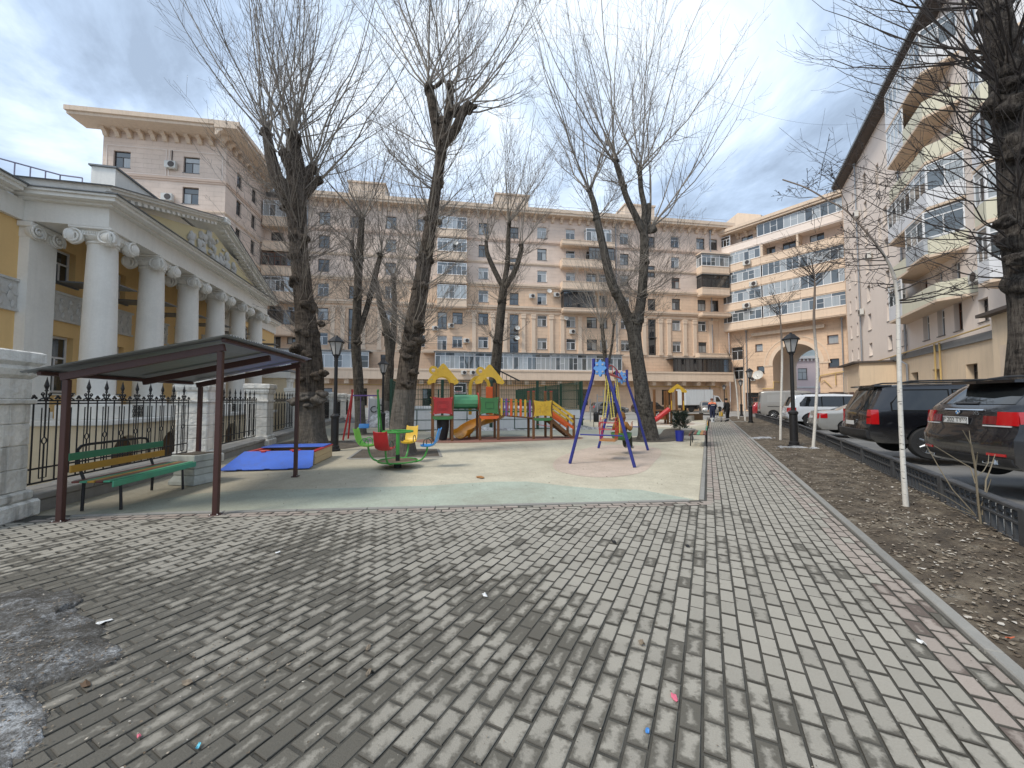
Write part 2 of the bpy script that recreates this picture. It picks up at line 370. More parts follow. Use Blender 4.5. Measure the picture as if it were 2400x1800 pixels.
# tree pits
PIT = ground_mat('pit_earth', [(.3, (.055,.045,.033)), (.6, (.11,.09,.066)), (.8, (.17,.145,.11))], 3, fine=40, bmp=.02, mott=.45)
def pit(poly, kerb=True):
    o = struct(sheet('tree_pit', poly, -.002, PIT))
    if kerb:
        n = len(poly)
        for i in range(n):
            a = np.array(poly[i]); b = np.array(poly[(i+1) % n]); l = np.linalg.norm(b-a); an = math.atan2(b[1]-a[1], b[0]-a[0])
            MB().bbox(0, l, -.08, 0, -.03, .012, .008).obj('edging_stone', KERB, o, loc=(a[0], a[1], 0), rz=an)
pit([(-4.48, 10.68), (-2.06, 11.04), (-2.49, 12.79), (-4.9, 12.69)])
pit([(-8.6, 13.2), (-5.6, 12.9), (-5.2, 13.9), (-6.4, 15.4), (-8.9, 15.6)], False)
struct(sheet('tree_pit', smooth_poly([(4.6, 15.4), (5.6, 15.0), (6.9, 15.9), (9.0, 19.6), (10.2, 22.2), (8.8, 22.0), (6.8, 18.0), (5.2, 16.8)]), -.002, PIT))
pit([(-8.4, 18.0), (-6.3, 17.8), (-6.0, 19.2), (-8.2, 19.4)], False)

# ------------------------------------------------------------------ brick paving
def paver_mat():
    m, t, b = nodes('paver'); g = nd(t, 'ShaderNodeNewGeometry').outputs['Position']
    uv = nd(t, 'ShaderNodeUVMap', uv_map='uv').outputs[0]; s = nd(t, 'ShaderNodeSeparateXYZ'); t.links.new(uv, s.inputs[0])
    tone = nd(t, 'ShaderNodeAttribute', attribute_name='tone').outputs['Fac']; red = nd(t, 'ShaderNodeAttribute', attribute_name='red').outputs['Fac']
    eu = math_(t, 'MULTIPLY', math_(t, 'MINIMUM', s.outputs[0], math_(t, 'SUBTRACT', 1, s.outputs[0])), .2)
    ev = math_(t, 'MULTIPLY', math_(t, 'MINIMUM', s.outputs[1], math_(t, 'SUBTRACT', 1, s.outputs[1])), .1)
    ed = math_(t, 'MINIMUM', eu, ev)
    n1 = noise(t, g, 11, 6, .62, .4); n5 = noise(t, g, 45, 4, .6); n2 = noise(t, g, 120, 3, .7); n3 = noise(t, g, .55, 4, .55); n4 = noise(t, g, 2.2, 4, .6)
    sp = nd(t, 'ShaderNodeSeparateXYZ'); t.links.new(g, sp.inputs[0])
    # damp, muddy stain spreading from the melting snow heap on the left
    ddx = math_(t, 'ADD', sp.outputs[0], 2.7); ddy = math_(t, 'MULTIPLY', math_(t, 'ADD', sp.outputs[1], -2.0), 1.05)
    ds = math_(t, 'SQRT', math_(t, 'ADD', math_(t, 'MULTIPLY', ddx, ddx), math_(t, 'MULTIPLY', ddy, ddy)))
    damp = math_(t, 'MULTIPLY_ADD', ds, -.25, 1.0); damp = math_(t, 'ADD', damp, math_(t, 'MULTIPLY_ADD', n4, 1.3, -.65))
    damp = math_(t, 'MINIMUM', math_(t, 'MAXIMUM', damp, 0), 1)
    thr = math_(t, 'MULTIPLY_ADD', n3, .20, -.096); thr = math_(t, 'ADD', thr, math_(t, 'MULTIPLY_ADD', math_(t, 'POWER', tone, 7), .055, -.010))
    thr = math_(t, 'ADD', thr, math_(t, 'MULTIPLY', damp, .062))
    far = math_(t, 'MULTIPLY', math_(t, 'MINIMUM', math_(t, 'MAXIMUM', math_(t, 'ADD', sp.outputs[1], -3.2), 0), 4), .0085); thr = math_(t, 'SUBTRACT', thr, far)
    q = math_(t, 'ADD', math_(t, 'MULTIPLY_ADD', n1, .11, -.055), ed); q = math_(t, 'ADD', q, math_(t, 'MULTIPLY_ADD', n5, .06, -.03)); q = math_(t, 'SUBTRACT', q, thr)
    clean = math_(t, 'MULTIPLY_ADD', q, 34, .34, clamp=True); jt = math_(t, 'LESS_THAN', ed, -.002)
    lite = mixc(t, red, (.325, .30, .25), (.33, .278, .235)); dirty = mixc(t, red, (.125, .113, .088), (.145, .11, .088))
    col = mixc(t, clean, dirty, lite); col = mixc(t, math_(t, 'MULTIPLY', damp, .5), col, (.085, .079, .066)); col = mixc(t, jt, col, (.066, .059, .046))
    col = mixc(t, 1, col, math_(t, 'MULTIPLY_ADD', n2, .4, .8), 'MULTIPLY'); col = mixc(t, 1, col, math_(t, 'MULTIPLY_ADD', tone, -.2, 1.08), 'MULTIPLY')
    t.links.new(col, b.inputs['Base Color']); t.links.new(math_(t, 'MULTIPLY_ADD', clean, .22, .62), b.inputs['Roughness'])
    bump(t, b, math_(t, 'ADD', n2, math_(t, 'MULTIPLY', n1, .7)), .003); return m
PAVER = paver_mat()
def clip(poly, n, d):
    """keep the part of a convex polygon where p.n >= d"""
    out = []
    for i in range(len(poly)):
        a, b = poly[i], poly[(i+1) % len(poly)]; da = a[0]*n[0]+a[1]*n[1]-d; db = b[0]*n[0]+b[1]*n[1]-d
        if da >= 0: out.append(a)
        if (da >= 0) != (db >= 0): u = da/(da-db); out.append((a[0]+(b[0]-a[0])*u, a[1]+(b[1]-a[1])*u))
    return out
def area(p): return abs(sum(p[i][0]*p[(i+1) % len(p)][1]-p[(i+1) % len(p)][0]*p[i][1] for i in range(len(p))))/2
BR = []      # (polygon, uv polygon, tone, red, centre)
def brick(center, ex, ey, cuts, redp, l=.2, w=.1):
    l -= .003; w -= .003
    c = np.array(center); ex = np.array(ex); ey = np.array(ey)
    j = rnd.uniform(-.0015, .0015); l2, w2 = (l-.0)/2, (w-.0)/2
    P = [c-ex*l2-ey*w2+ey*j, c+ex*l2-ey*w2+ey*j, c+ex*l2+ey*w2+ey*j, c-ex*l2+ey*w2+ey*j]; P = [tuple(p) for p in P]
    for n, d in cuts:
        P = clip(P, n, d)
        if len(P) < 3: return
    if area(P) < .0035: return
    uv = [(((np.array(p)-c) @ ex)/l+.5, ((np.array(p)-c) @ ey)/w+.5) for p in P]
    BR.append((P, uv, rnd.random(), 1. if rnd.random() < redp else 0., tuple(c)))
# plaza and path: one running bond along the path's direction
c_max = 1.68
for ci in range(-86, 17):
    c = .055+ci*.1075
    for si in range(-60, 170):
        s = (si+.5*(ci % 2))*.2075
        if s > 34.5: continue
        p = sc(s, c)
        if c > c_max+.05 or p[1] < .35: continue
        if p[0] < -6.9 or abs(p[0]) > 1.5*p[1]+1.2: continue
        ed = edist(p)
        inpath = .12 < c
        if not inpath and ed < .2: continue
        if p[0] < fx(max(.1, p[1]))+.22: continue
        cuts = []
        if c > c_max-.12: cuts.append((tuple(-QD), -(K0 @ QD+c_max)))
        if not inpath and ed < .5: cuts.append((tuple(EN), K0 @ EN+.335))
        elif not inpath and ed < .335: continue
        if inpath and s > -.4 and c < .2: cuts.append((tuple(QD), K0 @ QD+.085))
        red = 0
        if c > c_max-.24: red = .75
        elif s > .05 and c < .33: red = .85
        brick(p, PD, QD, cuts, red, .2, .1)
for row in range(2):           # border rows along the playground edge
    for i in range(46):
        x = .05-(i+.5*row)*.2075
        p = K0+ED*x+EN*(.1+.055+row*.1075+.01)
        if p[0] < -6.7: continue
        brick(p, ED, -EN, [], .75)
def brick_geo(P, uv, mb_v, mb_f, uvs):
    n = len(P); o = len(mb_v); c = (sum(p[0] for p in P)/n, sum(p[1] for p in P)/n)
    dz = rnd.uniform(-.0035, .0035); tx, ty = rnd.uniform(-.012, .012), rnd.uniform(-.012, .012)
    def zz(p, z): return z+dz+(p[0]-c[0])*tx+(p[1]-c[1])*ty
    def ins(p, d):
        v = (c[0]-p[0], c[1]-p[1]); l = math.hypot(*v); return (p[0]+v[0]*d/l, p[1]+v[1]*d/l)
    A = [ins(p, .008) for p in P]; B = [ins(p, .003) for p in P]
    mb_v += [(p[0], p[1], zz(p, 0)) for p in A]+[(p[0], p[1], zz(p, -.004)) for p in B]+[(p[0], p[1], -.03) for p in B]
    a = sum(P[i][0]*P[(i+1) % n][1]-P[(i+1) % n][0]*P[i][1] for i in range(n)) > 0
    fs = [tuple(range(o, o+n))]+[(o+k*n+n+i, o+k*n+n+(i+1) % n, o+k*n+(i+1) % n, o+k*n+i) for k in range(2) for i in range(n)]
    if not a: fs = [f[::-1] for f in fs]
    mb_f += fs; UU = list(uv)+[(-.2, -.2)]*(2*len(uv))
    for f in fs: uvs += [UU[i-o] for i in f]
    return len(fs)
def brick_mesh(name, L_):
    v, f, u, tn, rd = [], [], [], [], []
    for P, uv, t_, r_, c in L_:
        k = brick_geo(P, uv, v, f, u); tn += [t_]*k; rd += [r_]*k
    me = bpy.data.meshes.new(name); me.from_pydata(v, [], f); me.materials.append(PAVER)
    me.uv_layers.new(name='uv').data.foreach_set('uv', np.array(u, np.float32).ravel())
    me.attributes.new('tone', 'FLOAT', 'FACE').data.foreach_set('value', tn); me.attributes.new('red', 'FLOAT', 'FACE').data.foreach_set('value', rd)
    me.update(); return me
pave = MB(); pave.add([(*sc(-.02, 0), -.0075), (-6.9, 5.42, -.0075), (-6.7, 4.6, -.0075), (-5.5, .2, -.0075), (*sc(-8.2, PATHW), -.0075), (*sc(34.6, PATHW), -.0075), (*sc(34.6, 0), -.0075)], [tuple(range(7))])
pavement = struct(pave.obj('pavement', BEDM))
def seen(c): return c[1] > 1.62 and abs(c[0]) < 1.33*c[1]
order = sorted(range(len(BR)), key=lambda i: (not seen(BR[i][4]), math.hypot(*BR[i][4])))
near = set(order[:298])
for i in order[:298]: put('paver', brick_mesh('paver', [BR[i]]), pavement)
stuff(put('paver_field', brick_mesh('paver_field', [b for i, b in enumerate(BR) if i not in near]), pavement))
# kerb stones along the path, one metre each, tops flush with the bricks
def kerb_row(a, ang, n, w, l=1.0, z1=.012, name='kerb_stone'):
    me = MB().bbox(.004, l-.004, 0, w, -.08, z1, .008).mesh(name, KERB)
    for i in range(n): put(name, me, pavement, (a[0]+math.cos(ang)*l*i, a[1]+math.sin(ang)*l*i, rnd.uniform(-.003, .004)), ang+rnd.uniform(-.003, .003))
pa = math.atan2(PD[1], PD[0])
kerb_row(sc(-7.4, PATHW), pa, 42, .09, z1=.03)
kerb_row(sc(0, .08), pa, 34, .075)
kerb_row(tuple(K0+ED*-9.2+EN*.09), math.atan2(ED[1], ED[0]), 9, .07)
# ------------------------------------------------------------------ planting strip with bare soil
SL = [(2.0, -1.0), (4.6, 2.6), (6.03, 5.01), (7.0, 6.5), (9.58, 10.99), (14.63, 19.8), (18.35, 27.2), (23.9, 38.2)]
def sx(y):
    for a, b in zip(SL, SL[1:]):
        if a[1] <= y <= b[1]: return a[0]+(b[0]-a[0])*(y-a[1])/(b[1]-a[1])
    return SL[-1][0]
def px_(y): return float(K0[0]+PD[0]*((y-K0[1]+QD[1]*-(PATHW+.0))/PD[1])+QD[0]*(PATHW+.0)) 
def px_at(y):
    s = (y-K0[1]-QD[1]*(PATHW+.004))/PD[1]; return K0[0]+PD[0]*s+QD[0]*(PATHW+.004)
ys = np.concatenate([np.linspace(.6, 9, 130), np.linspace(9.1, 38, 130)]); us = np.linspace(0, 1, 36); V = []
from mathutils import noise as mn
for y in ys:
    a, b_ = px_at(y), sx(y)+.12
    for u in us:
        x = a+(b_-a)*u; h = .055*mn.noise((x*1.3, y*1.3, 0))+.03*mn.noise((x*5, y*5, 3))+.016*mn.noise((x*14, y*14, 7))
        edge = min(1, u*6, (1-u)*8); V.append((x, y, .0+edge*(.03+h)))
nu = len(us); Q = [(i*nu+j, i*nu+j+1, (i+1)*nu+j+1, (i+1)*nu+j) for i in range(len(ys)-1) for j in range(nu-1)]
soil = struct(put('soil_strip', mesh_np('soil_strip', V, Q, SOIL)))
# last year's leaves, twigs and crumbs lying on it
def leaf_mat():
    m, t, b = nodes('dead_leaf'); r = nd(t, 'ShaderNodeNewGeometry').outputs['Random Per Island']
    t.links.new(ramp(t, r, [(0, (.05,.037,.024)), (.4, (.13,.095,.062)), (.75, (.25,.205,.15)), (.92, (.38,.33,.26)), (1, (.52,.48,.42))]), b.inputs['Base Color']); b.inputs['Roughness'].default_value = .8; return m
LEAF = leaf_mat()
def leaves(n, fn, name, size=(.02, .07)):
    V = []; Q = []
    for i in range(n):
        x, y, z = fn(); s = rnd.uniform(*size); a = rnd.uniform(0, 6.28); w = s*rnd.uniform(.35, .7); k = rnd.uniform(-.5, .8)*s; tl = rnd.uniform(-.4, .4)
        ca, sa = math.cos(a), math.sin(a); o = len(V)
        for u, v, h in ((-1, 0, k*.5), (-.3, -1, 0), (-.3, 1, rnd.uniform(0, .3)*s), (.4, -.9, 0), (.4, .9, .2*s*rnd.random()), (1, 0, k*.7)):
            X, Y = u*s*.5, v*w*.5; V.append((x+ca*X-sa*Y, y+sa*X+ca*Y, z+.006+h*.5+max(0, tl*Y)+.004*rnd.random()))
        Q += [(o, o+1, o+2, o+2), (o+1, o+3, o+4, o+2), (o+3, o+5, o+4, o+4)]
    v, f = V, [tuple(dict.fromkeys(q)) for q in Q]
    me = bpy.data.meshes.new(name); me.from_pydata(v, [], f); me.materials.append(LEAF); me.update(); return stuff(put(name, me))
def on_soil(ymax=24, p=1.7):
    while True:
        y = 1.2+(ymax-1.2)*rnd.random()**p; a, b_ = px_at(y), sx(y); u = rnd.random(); x = a+.04+(b_-a)*u
        if mn.noise((x*1.7, y*1.7, 11))+.5*mn.noise((x*5, y*5, 4))+(.35 if u < .08 or u > .88 else 0) > rnd.uniform(-.6, .35): break
    h = .055*mn.noise((x*1.3, y*1.3, 0))+.03*mn.noise((x*5, y*5, 3)); return x, y, min(1, u*6)*(.03+h)+.004
leaves(9000, on_soil, 'leaf_litter', (.015, .06))
def on_pave():
    while True:
        y = 1.6+4.2*rnd.random()**1.3; x = rnd.uniform(-1.33*y, 1.33*y); s, c = (np.array((x, y))-K0) @ PD, (np.array((x, y))-K0) @ QD
        if c < 1.75 and edist((x, y)) > 0 and x > fx(max(y, .6)): return x, y, .001
leaves(420, on_pave, 'crumbs', (.004, .013))
def on_play():
    return rnd.uniform(-5.5, 4.5), 6+9*rnd.random(), -.004
leaves(520, on_play, 'crumbs', (.012, .04))
# ------------------------------------------------------------------ building kit
class Fr:
    """a facade frame: x along the wall, y into the building, z up"""
    def __init__(s, ox, oy, dx, dy): s.o = Vector((ox, oy, 0)); s.a = math.atan2(dy, dx); s.d = Vector((math.cos(s.a), math.sin(s.a), 0)); s.n = Vector((-s.d.y, s.d.x, 0))
    def w(s, x, y=0, z=0): return s.o+s.d*x+s.n*y+Vector((0, 0, z))
    def hit(s, px, py, y=0):
        a = Vector((0, 0, 1.6)); r = at(px, py, 10)-a; o = s.o+s.n*y
        t = (o-a).dot(s.n)/r.dot(s.n); p = a+r*t-o; return p.dot(s.d), p.z
def fput(name, me, root, fr, x=0, y=0, z=0, da=0):
    return put(name, me, root, fr.w(x, y, z)-root.location, fr.a+da)
def fobj(mb, name, mat, root, fr, smooth=False): return fput(name, mb.mesh(name, mat, smooth), root, fr)
def wall(root, fr, x0, x1, z0, z1, ops, mat, reveal=.26, y=0, name='wall'):
    ops = [o for o in ops if o[0] < x1 and o[1] > x0 and o[2] < z1 and o[3] > z0]
    ops = [(max(a, x0), min(b, x1), max(c, z0), min(d, z1)) for a, b, c, d in ops]
    xs = sorted({x0, x1, *[o[0] for o in ops], *[o[1] for o in ops]}); zs = sorted({z0, z1, *[o[2] for o in ops], *[o[3] for o in ops]})
    mb = MB()
    for i in range(len(xs)-1):
        for j in range(len(zs)-1):
            cx, cz = (xs[i]+xs[i+1])/2, (zs[j]+zs[j+1])/2
            if any(o[0] < cx < o[1] and o[2] < cz < o[3] for o in ops): continue
            mb.add([(xs[i], y, zs[j]), (xs[i+1], y, zs[j]), (xs[i+1], y, zs[j+1]), (xs[i], y, zs[j+1])], [(0, 1, 2, 3)])
    for a, b, c, d in ops:
        r = y+reveal
        mb.add([(a, y, c), (b, y, c), (b, y, d), (a, y, d), (a, r, c), (b, r, c), (b, r, d), (a, r, d)],
               [(0, 4, 5, 1), (1, 5, 6, 2), (2, 6, 7, 3), (3, 7, 4, 0)])
    return fobj(mb, name, mat, root, fr)
WC = {}
def win_meshes(w, h, cols, tr, fmat, gmat, ft=.075, split=0):
    key = (round(w, 2), round(h, 2), cols, tr, fmat.name, gmat.name, split)
    if key in WC: return WC[key]
    f = MB(); d = .07; cells = []
    f.box(-w/2, -w/2+ft, 0, d, 0, h); f.box(w/2-ft, w/2, 0, d, 0, h); f.box(-w/2+ft, w/2-ft, 0, d, 0, ft); f.box(-w/2+ft, w/2-ft, 0, d, h-ft, h)
    zt = h*tr if tr else h-ft; mt = .065
    if tr: f.box(-w/2+ft, w/2-ft, .004, d-.004, zt-mt/2, zt+mt/2)
    iw = w-2*ft
    for k in range(1, cols):
        x = -w/2+ft+iw*k/cols; f.box(x-mt/2, x+mt/2, .008, d-.008, ft, (zt-mt/2) if tr else h-ft)
    for k in range(cols):
        a = -w/2+ft+iw*k/cols+(mt/2 if k else 0); b = -w/2+ft+iw*(k+1)/cols-(mt/2 if k < cols-1 else 0); cells.append((a, b, ft, zt-(mt/2 if tr else 0)))
        if split and k % split == split-1:
            zc = ft+(zt-ft)*.52; f.box(a, b, .01, d-.01, zc-.02, zc+.02)
    if tr:
        uc = max(1, cols//2)
        for k in range(1, uc): x = -w/2+ft+iw*k/uc; f.box(x-mt/2, x+mt/2, .008, d-.008, zt+mt/2, h-ft)
        for k in range(uc): cells.append((-w/2+ft+iw*k/uc+(mt/2 if k else 0), -w/2+ft+iw*(k+1)/uc-(mt/2 if k < uc-1 else 0), zt+mt/2, h-ft))
    pm = []
    for a, b, c, e_ in cells:
        p = MB(); p.box(a, b, d*.45, d*.6, c, e_); pm.append(p.mesh('pane', gmat))
    WC[key] = (f.mesh('window', fmat), pm); return WC[key]
SILL = {}
def window(root, fr, x, z, w, h, fmat, cols=2, tr=.7, gmat=None, y=.17, sill=True, rz=0, par=None, split=0):
    fm, pm = win_meshes(w, h, cols, tr, fmat, gmat or GLASS, split=split)
    par = par or root
    if par is root: o = fput('window', fm, root, fr, x, y, z, rz)
    else: o = put('window', fm, par, (x, y, z), rz)
    for p in pm:
        if par is root: put('pane', p, o)
        else: put('pane', p, par, (x, y, z), rz)
    if sill and par is root:
        k = round(w, 2)
        if k not in SILL: SILL[k] = MB().box(-w/2-.06, w/2+.06, -y-.05, .0, -.05, -.002).mesh('sill', ROOFM)
        put('sill', SILL[k], o)
    return o
def op(x, z, w, h): return (x-w/2, x+w/2, z, z+h)
def balcony(root, fr, x0, x1, z0, dep, par=1.0, glaze=None, mat=None, roof=False, gl=(0, 1), trim=True):
    """slab and parapet projecting from the wall; glaze = (frame material, columns, height, transom, glass)"""
    mat = mat or PEACHP; w = x1-x0; mb = MB(); cx = (x0+x1)/2
    mb.box(-w/2-.06, w/2+.06, -dep-.06, 0, 0, .14); mb.box(-w/2, w/2, -dep, 0, -.14, -.002)
    mb.box(-w/2, w/2, -dep, -dep+.12, .142, .14+par); mb.box(-w/2, -w/2+.12, -dep+.12, 0, .142, .14+par); mb.box(w/2-.12, w/2, -dep+.12, 0, .142, .14+par)
    if trim: mb.box(-w/2-.05, w/2+.05, -dep-.05, -dep-.002, .14+par-.10, .14+par-.02)
    b = fput('balcony', mb.mesh('balcony', mat), root, fr, cx, 0, z0)
    if glaze:
        fm_, n, gh, tr, gm = glaze; zz = .14+par+.004
        a = -w/2+w*gl[0]; c = -w/2+w*gl[1]
        window(root, fr, (a+c)/2, zz, c-a-.02, gh, fm_, n, tr, gm, y=-dep+.02, par=b, sill=False, split=3)
        if gl[0] == 0: window(root, fr, -w/2+.02, zz, dep-.12, gh, fm_, 2, tr, gm, y=-(dep-.1)/2-.0, par=b, sill=False, rz=-math.pi/2)
        if gl[1] == 1: window(root, fr, w/2-.02, zz, dep-.12, gh, fm_, 2, tr, gm, y=-(dep-.1)/2, par=b, sill=False, rz=math.pi/2)
        if roof:
            MB().box(a-.1, c+.1, -dep-.15, 0, zz+gh+.002, zz+gh+.08).obj('canopy', ROOFM, b)
    return b
def cornice(root, fr, x0, x1, z, dep=1.0, h=.5, br=0, mat=None, name='cornice', endl=0, endr=0):
    mat = mat or CREAMT
    mb = MB(); mb.box(x0-endl*dep, x1+endr*dep, -dep, .02, z, z+h*.4); mb.box(x0-endl*dep*1.08, x1+endr*dep*1.08, -dep*1.08, .02, z+h*.4+.001, z+h)
    o = fobj(mb, name, mat, root, fr)
    if br:
        bd = min(dep, 1.0); bm = MB().prism([(-.01, 0), (-bd*.72, 0), (-bd*.72, -.22), (-bd*.4, -.34), (-bd*.22, -.7), (-.01, -.75)], -.2, .2, Matrix(((0, 1, 0, 0), (1, 0, 0, 0), (0, 0, 1, 0), (0, 0, 0, 1)))).mesh('bracket', mat)
        n = int((x1-x0)/br)
        for i in range(n+1): fput('bracket', bm, root, fr, x0+.3+(x1-x0-.6)*i/n, 0, z-.004)
    return o
def belt(root, fr, x0, x1, z, h=.3, dep=.16, mat=None):
    mb = MB(); mb.box(x0, x1, -dep, .0, z+h*.45, z+h); mb.box(x0, x1, -dep*.55, .0, z, z+h*.45-.001)
    return fobj(mb, 'belt_course', mat or CREAMT, root, fr)
def downpipe(root, fr, x, z0, z1, y=-.14):
    mb = MB().tube([(x, y, z0), (x, y, z1)], .075, 10)
    z = z0+1
    while z < z1: mb.tube([(x, y, z), (x, y, z+.08)], .09, 10); z += 2.2
    mb.lathe([(.08, z1-.3), (.18, z1), (.18, z1+.15)], 10, (x, y))
    return fobj(mb, 'downpipe', PIPE, root, fr, True)
AC = None
def ac_unit(fr, x, z, label, s=1.0, y=0):
    global AC
    if AC is None:
        t = thing('air_conditioner', label, 'air conditioner', group='air conditioners on the house walls')
        MB().bbox(-.42, .42, -.42, -.1, 0, .6, .03).obj('casing', ACW, t)
        MB().lathe([(.02, 0), (.235, 0), (.245, .02), (.235, .035)], 20, M=Matrix.Translation((.1, -.42, .3)) @ Matrix.Rotation(R(90), 4, 'X')).obj('fan_grille', FRD, t, True)
        MB().box(-.3, -.25, -.4, 0, -.06, -.002).box(.25, .3, -.4, 0, -.06, -.002).obj('wall_bracket', ACW, t)
        AC = o = t
    else: o = copy_tree(AC, label)
    o.location = fr.w(x, y, z); o.rotation_euler[2] = fr.a; o.scale = (s,)*3; return o
DISH = None
def dish(fr, x, z, label, s=1.0, y=0, turn=0):
    global DISH
    if DISH is None:
        t = thing('satellite_dish', label, 'satellite dish', group='satellite dishes on the house walls')
        prof = [(.0, 0), (.12, .012), (.25, .05), (.36, .105), (.37, .1), (.25, .04), (.12, .0), (.001, -.012)]
        MB().lathe(prof, 24, M=Matrix.Translation((0, -.45, .1)) @ Matrix.Rotation(R(68), 4, 'X'), cap=False).obj('reflector', ACW, t, True)
        MB().tube([(0, -.40, .0), (0, -.8, .02), (0, -.82, .14)], .012, 6).obj('feed_arm', FRD, t)
        MB().tube([(0, 0, -.15), (0, -.3, -.12), (0, -.42, .08)], .022, 6).obj('wall_bracket', FRD, t)
        DISH = o = t
    else: o = copy_tree(DISH, label)
    o.location = fr.w(x, y, z); o.rotation_euler[2] = fr.a+turn; o.scale = (s,)*3; return o

# ------------------------------------------------------------------ back apartment house with its left wing
bx, by = -32.3, 49.35; ux, uy = .988, .153
BF = Fr(bx, by, ux, uy); C1 = (-30.9, 40.5)
WS = Fr(C1[0], C1[1], -uy, ux); WFW = 11.6; WFr = Fr(C1[0]-ux*WFW, C1[1]-uy*WFW, ux, uy)
A = thing('apartment_house', 'long peach and pink apartment house with projecting left wing behind the playground', 'building', (bx, by, 0))
LB = 66.6
ROWS = {7: (25.2, 1.7), 6: (22.0, 1.7), 5: (18.8, 1.65), 4: (15.5, 1.7), 3: (12.3, 1.6), 2: (9.0, 1.6)}
ops = []; wins = []
cw = 1.4
for x, styles in ((7.3, 'DDDWDW'), (15.9, 'DDDWWD'), (19.9, 'WWWWDW'), (28.6, 'DDWWDW'), (37.1, 'WDWWWW'), (41.4, 'WWWWWW'), (49.8, 'WDDWWW'), (58.1, 'WWBDWW'), (62.4, 'D..DWD')):
    for r, s_ in zip((7, 6, 5, 4, 3, 2), styles):
        if s_ == '.': continue
        z, h = ROWS[r]; ops.append(op(x, z, cw, h)); wins.append((x, z, cw, h, {'W': FRW, 'D': FRD, 'B': FRB}[s_], 2, .68, GLASS))
for x in (11.2, 33.0, 54.1):                      # staircases
    for z, h in ((25.0, 1.6), (20.4, 1.7), (15.3, 1.7)): ops.append(op(x, z, 1.3, h)); wins.append((x, z, 1.3, h, FRD, 2, .5, GLASSD))
    ops.append((x-.65, x+.65, 8.4, 13.9)); 
    for z, h in ((8.4, 2.7), (11.15, 2.75)): wins.append((x, z, 1.3, h, FRD, 2, .5, GLASSD))
# openings behind the balconies
for x, w in ((1.5, 1.5), (3.6, 1.2), (22.9, 1.3), (25.0, 1.4), (44.6, 1.6), (46.4, 1.2), (64.6, 1.4)):
    for r in (7, 6, 5, 4, 3, 2):
        if x > 60 and r in (3, 2): continue
        z, h = ROWS[r]; dz = .75 if int(x*10) % 2 else 0; ops.append(op(x, z-dz, w, h+dz)); wins.append((x, z-dz, w, h+dz, FRD if (r+int(x)) % 3 else FRW, 2, .72, GLASS))
for x in (2.4, 15.6, 18.2, 60.6): ops.append(op(x, 5.7, 1.7, 2.1)); wins.append((x, 5.7, 1.7, 2.1, FRD, 2, .7, GLASSD))
g_ops = [op(x, 0.25 if k % 3 == 1 else .95, 1.6, 3.0 if k % 3 == 1 else 2.3) for k, x in enumerate(np.arange(3.5, 64, 4.4))]
ops += g_ops
wall(A, BF, 0, LB, 18, 28.3, ops, PINK); wall(A, BF, 0, LB, 0, 18, ops, PEACH)
for w in wins: window(A, BF, w[0], w[1], w[2], w[3], w[4], w[5], w[6], w[7])
for k, o in enumerate(g_ops): window(A, BF, (o[0]+o[1])/2, o[2], 1.6, o[3]-o[2], FRD, 2, .66, GLASSD, sill=False)
# roof slab, cornice, string courses
cornice(A, BF, 1.8, LB+.8, 28.3, 1.15, .8, br=1.35)
belt(A, BF, 4.9, LB, 24.3, .42, .2, M('rust_string', (.64, .49, .39), .85, var=.12, vs=.8)); belt(A, BF, 4.9, LB, 21.1, .3); belt(A, BF, 4.9, LB, 17.75, .5, .3); belt(A, BF, 4.9, LB, 14.55, .5, .35); belt(A, BF, 4.9, LB, 14.0, .25, .12)
fobj(MB().box(0, LB, -.06, .0, 8.15, 8.42), 'belt_course', CREAMT, A, BF)
fobj(MB().box(0, LB+.6, 0.03, 13, 28.4, 29.0), 'roof', ROOFM, A, BF)
fobj(MB().box(LB-.001, LB+.3, 0, 12, 0, 28.3), 'wall', PEACH, A, BF)
for x in (9.6, 30.6, 51.2):
    o = fobj(MB().box(x, x+5.0, 2.5, 7.5, 29.002, 32.6).box(x-.15, x+5.15, 2.35, 7.65, 32.602, 32.85), 'stair_tower', PINK if 0 else PEACHP, A, BF)
    for dx_ in (1.3, 3.6): window(A, BF, x+dx_, 30.3, .75, .75, FRD, 1, 0, GLASSD, y=2.47, sill=False)
rail = MB(); rail.tube([(2, -.7, 29.75), (LB, -.7, 29.75)], .025, 6)
for i in range(34): rail.tube([(2+i*1.95, -.7, 29.1), (2+i*1.95, -.7, 29.75)], .02, 5)
fobj(rail, 'roof_rail', PIPE, A, BF)
fobj(MB().box(20.5, 22.6, 1, 2.2, 29.0, 30.0), 'roof_hatch', ROOFM, A, BF); fobj(MB().box(44.5, 47, 1, 2.2, 29.0, 29.9), 'roof_hatch', ROOFM, A, BF)
# giant pilasters on the two storeys above the glazed band
pm = MB().box(-.27, .27, -.17, 0, 8.42, 13.35).box(-.34, .34, -.24, 0, 13.352, 13.75).box(-.36, .36, -.27, 0, 13.752, 13.95).box(-.34, .34, -.22, 0, 8.422, 8.8).mesh('pilaster', PEACHP)
for xw in (7.3, 11.2, 15.9, 28.6, 33.0, 37.1, 41.4, 49.8, 54.1, 58.1, 62.4):
    for d in (-1.32, 1.32): fput('pilaster', pm, A, BF, xw+d, -.002, 0)
fobj(MB().box(65.2, LB, -.1, 0, 0, 17.7), 'quoin', PEACH, A, BF)
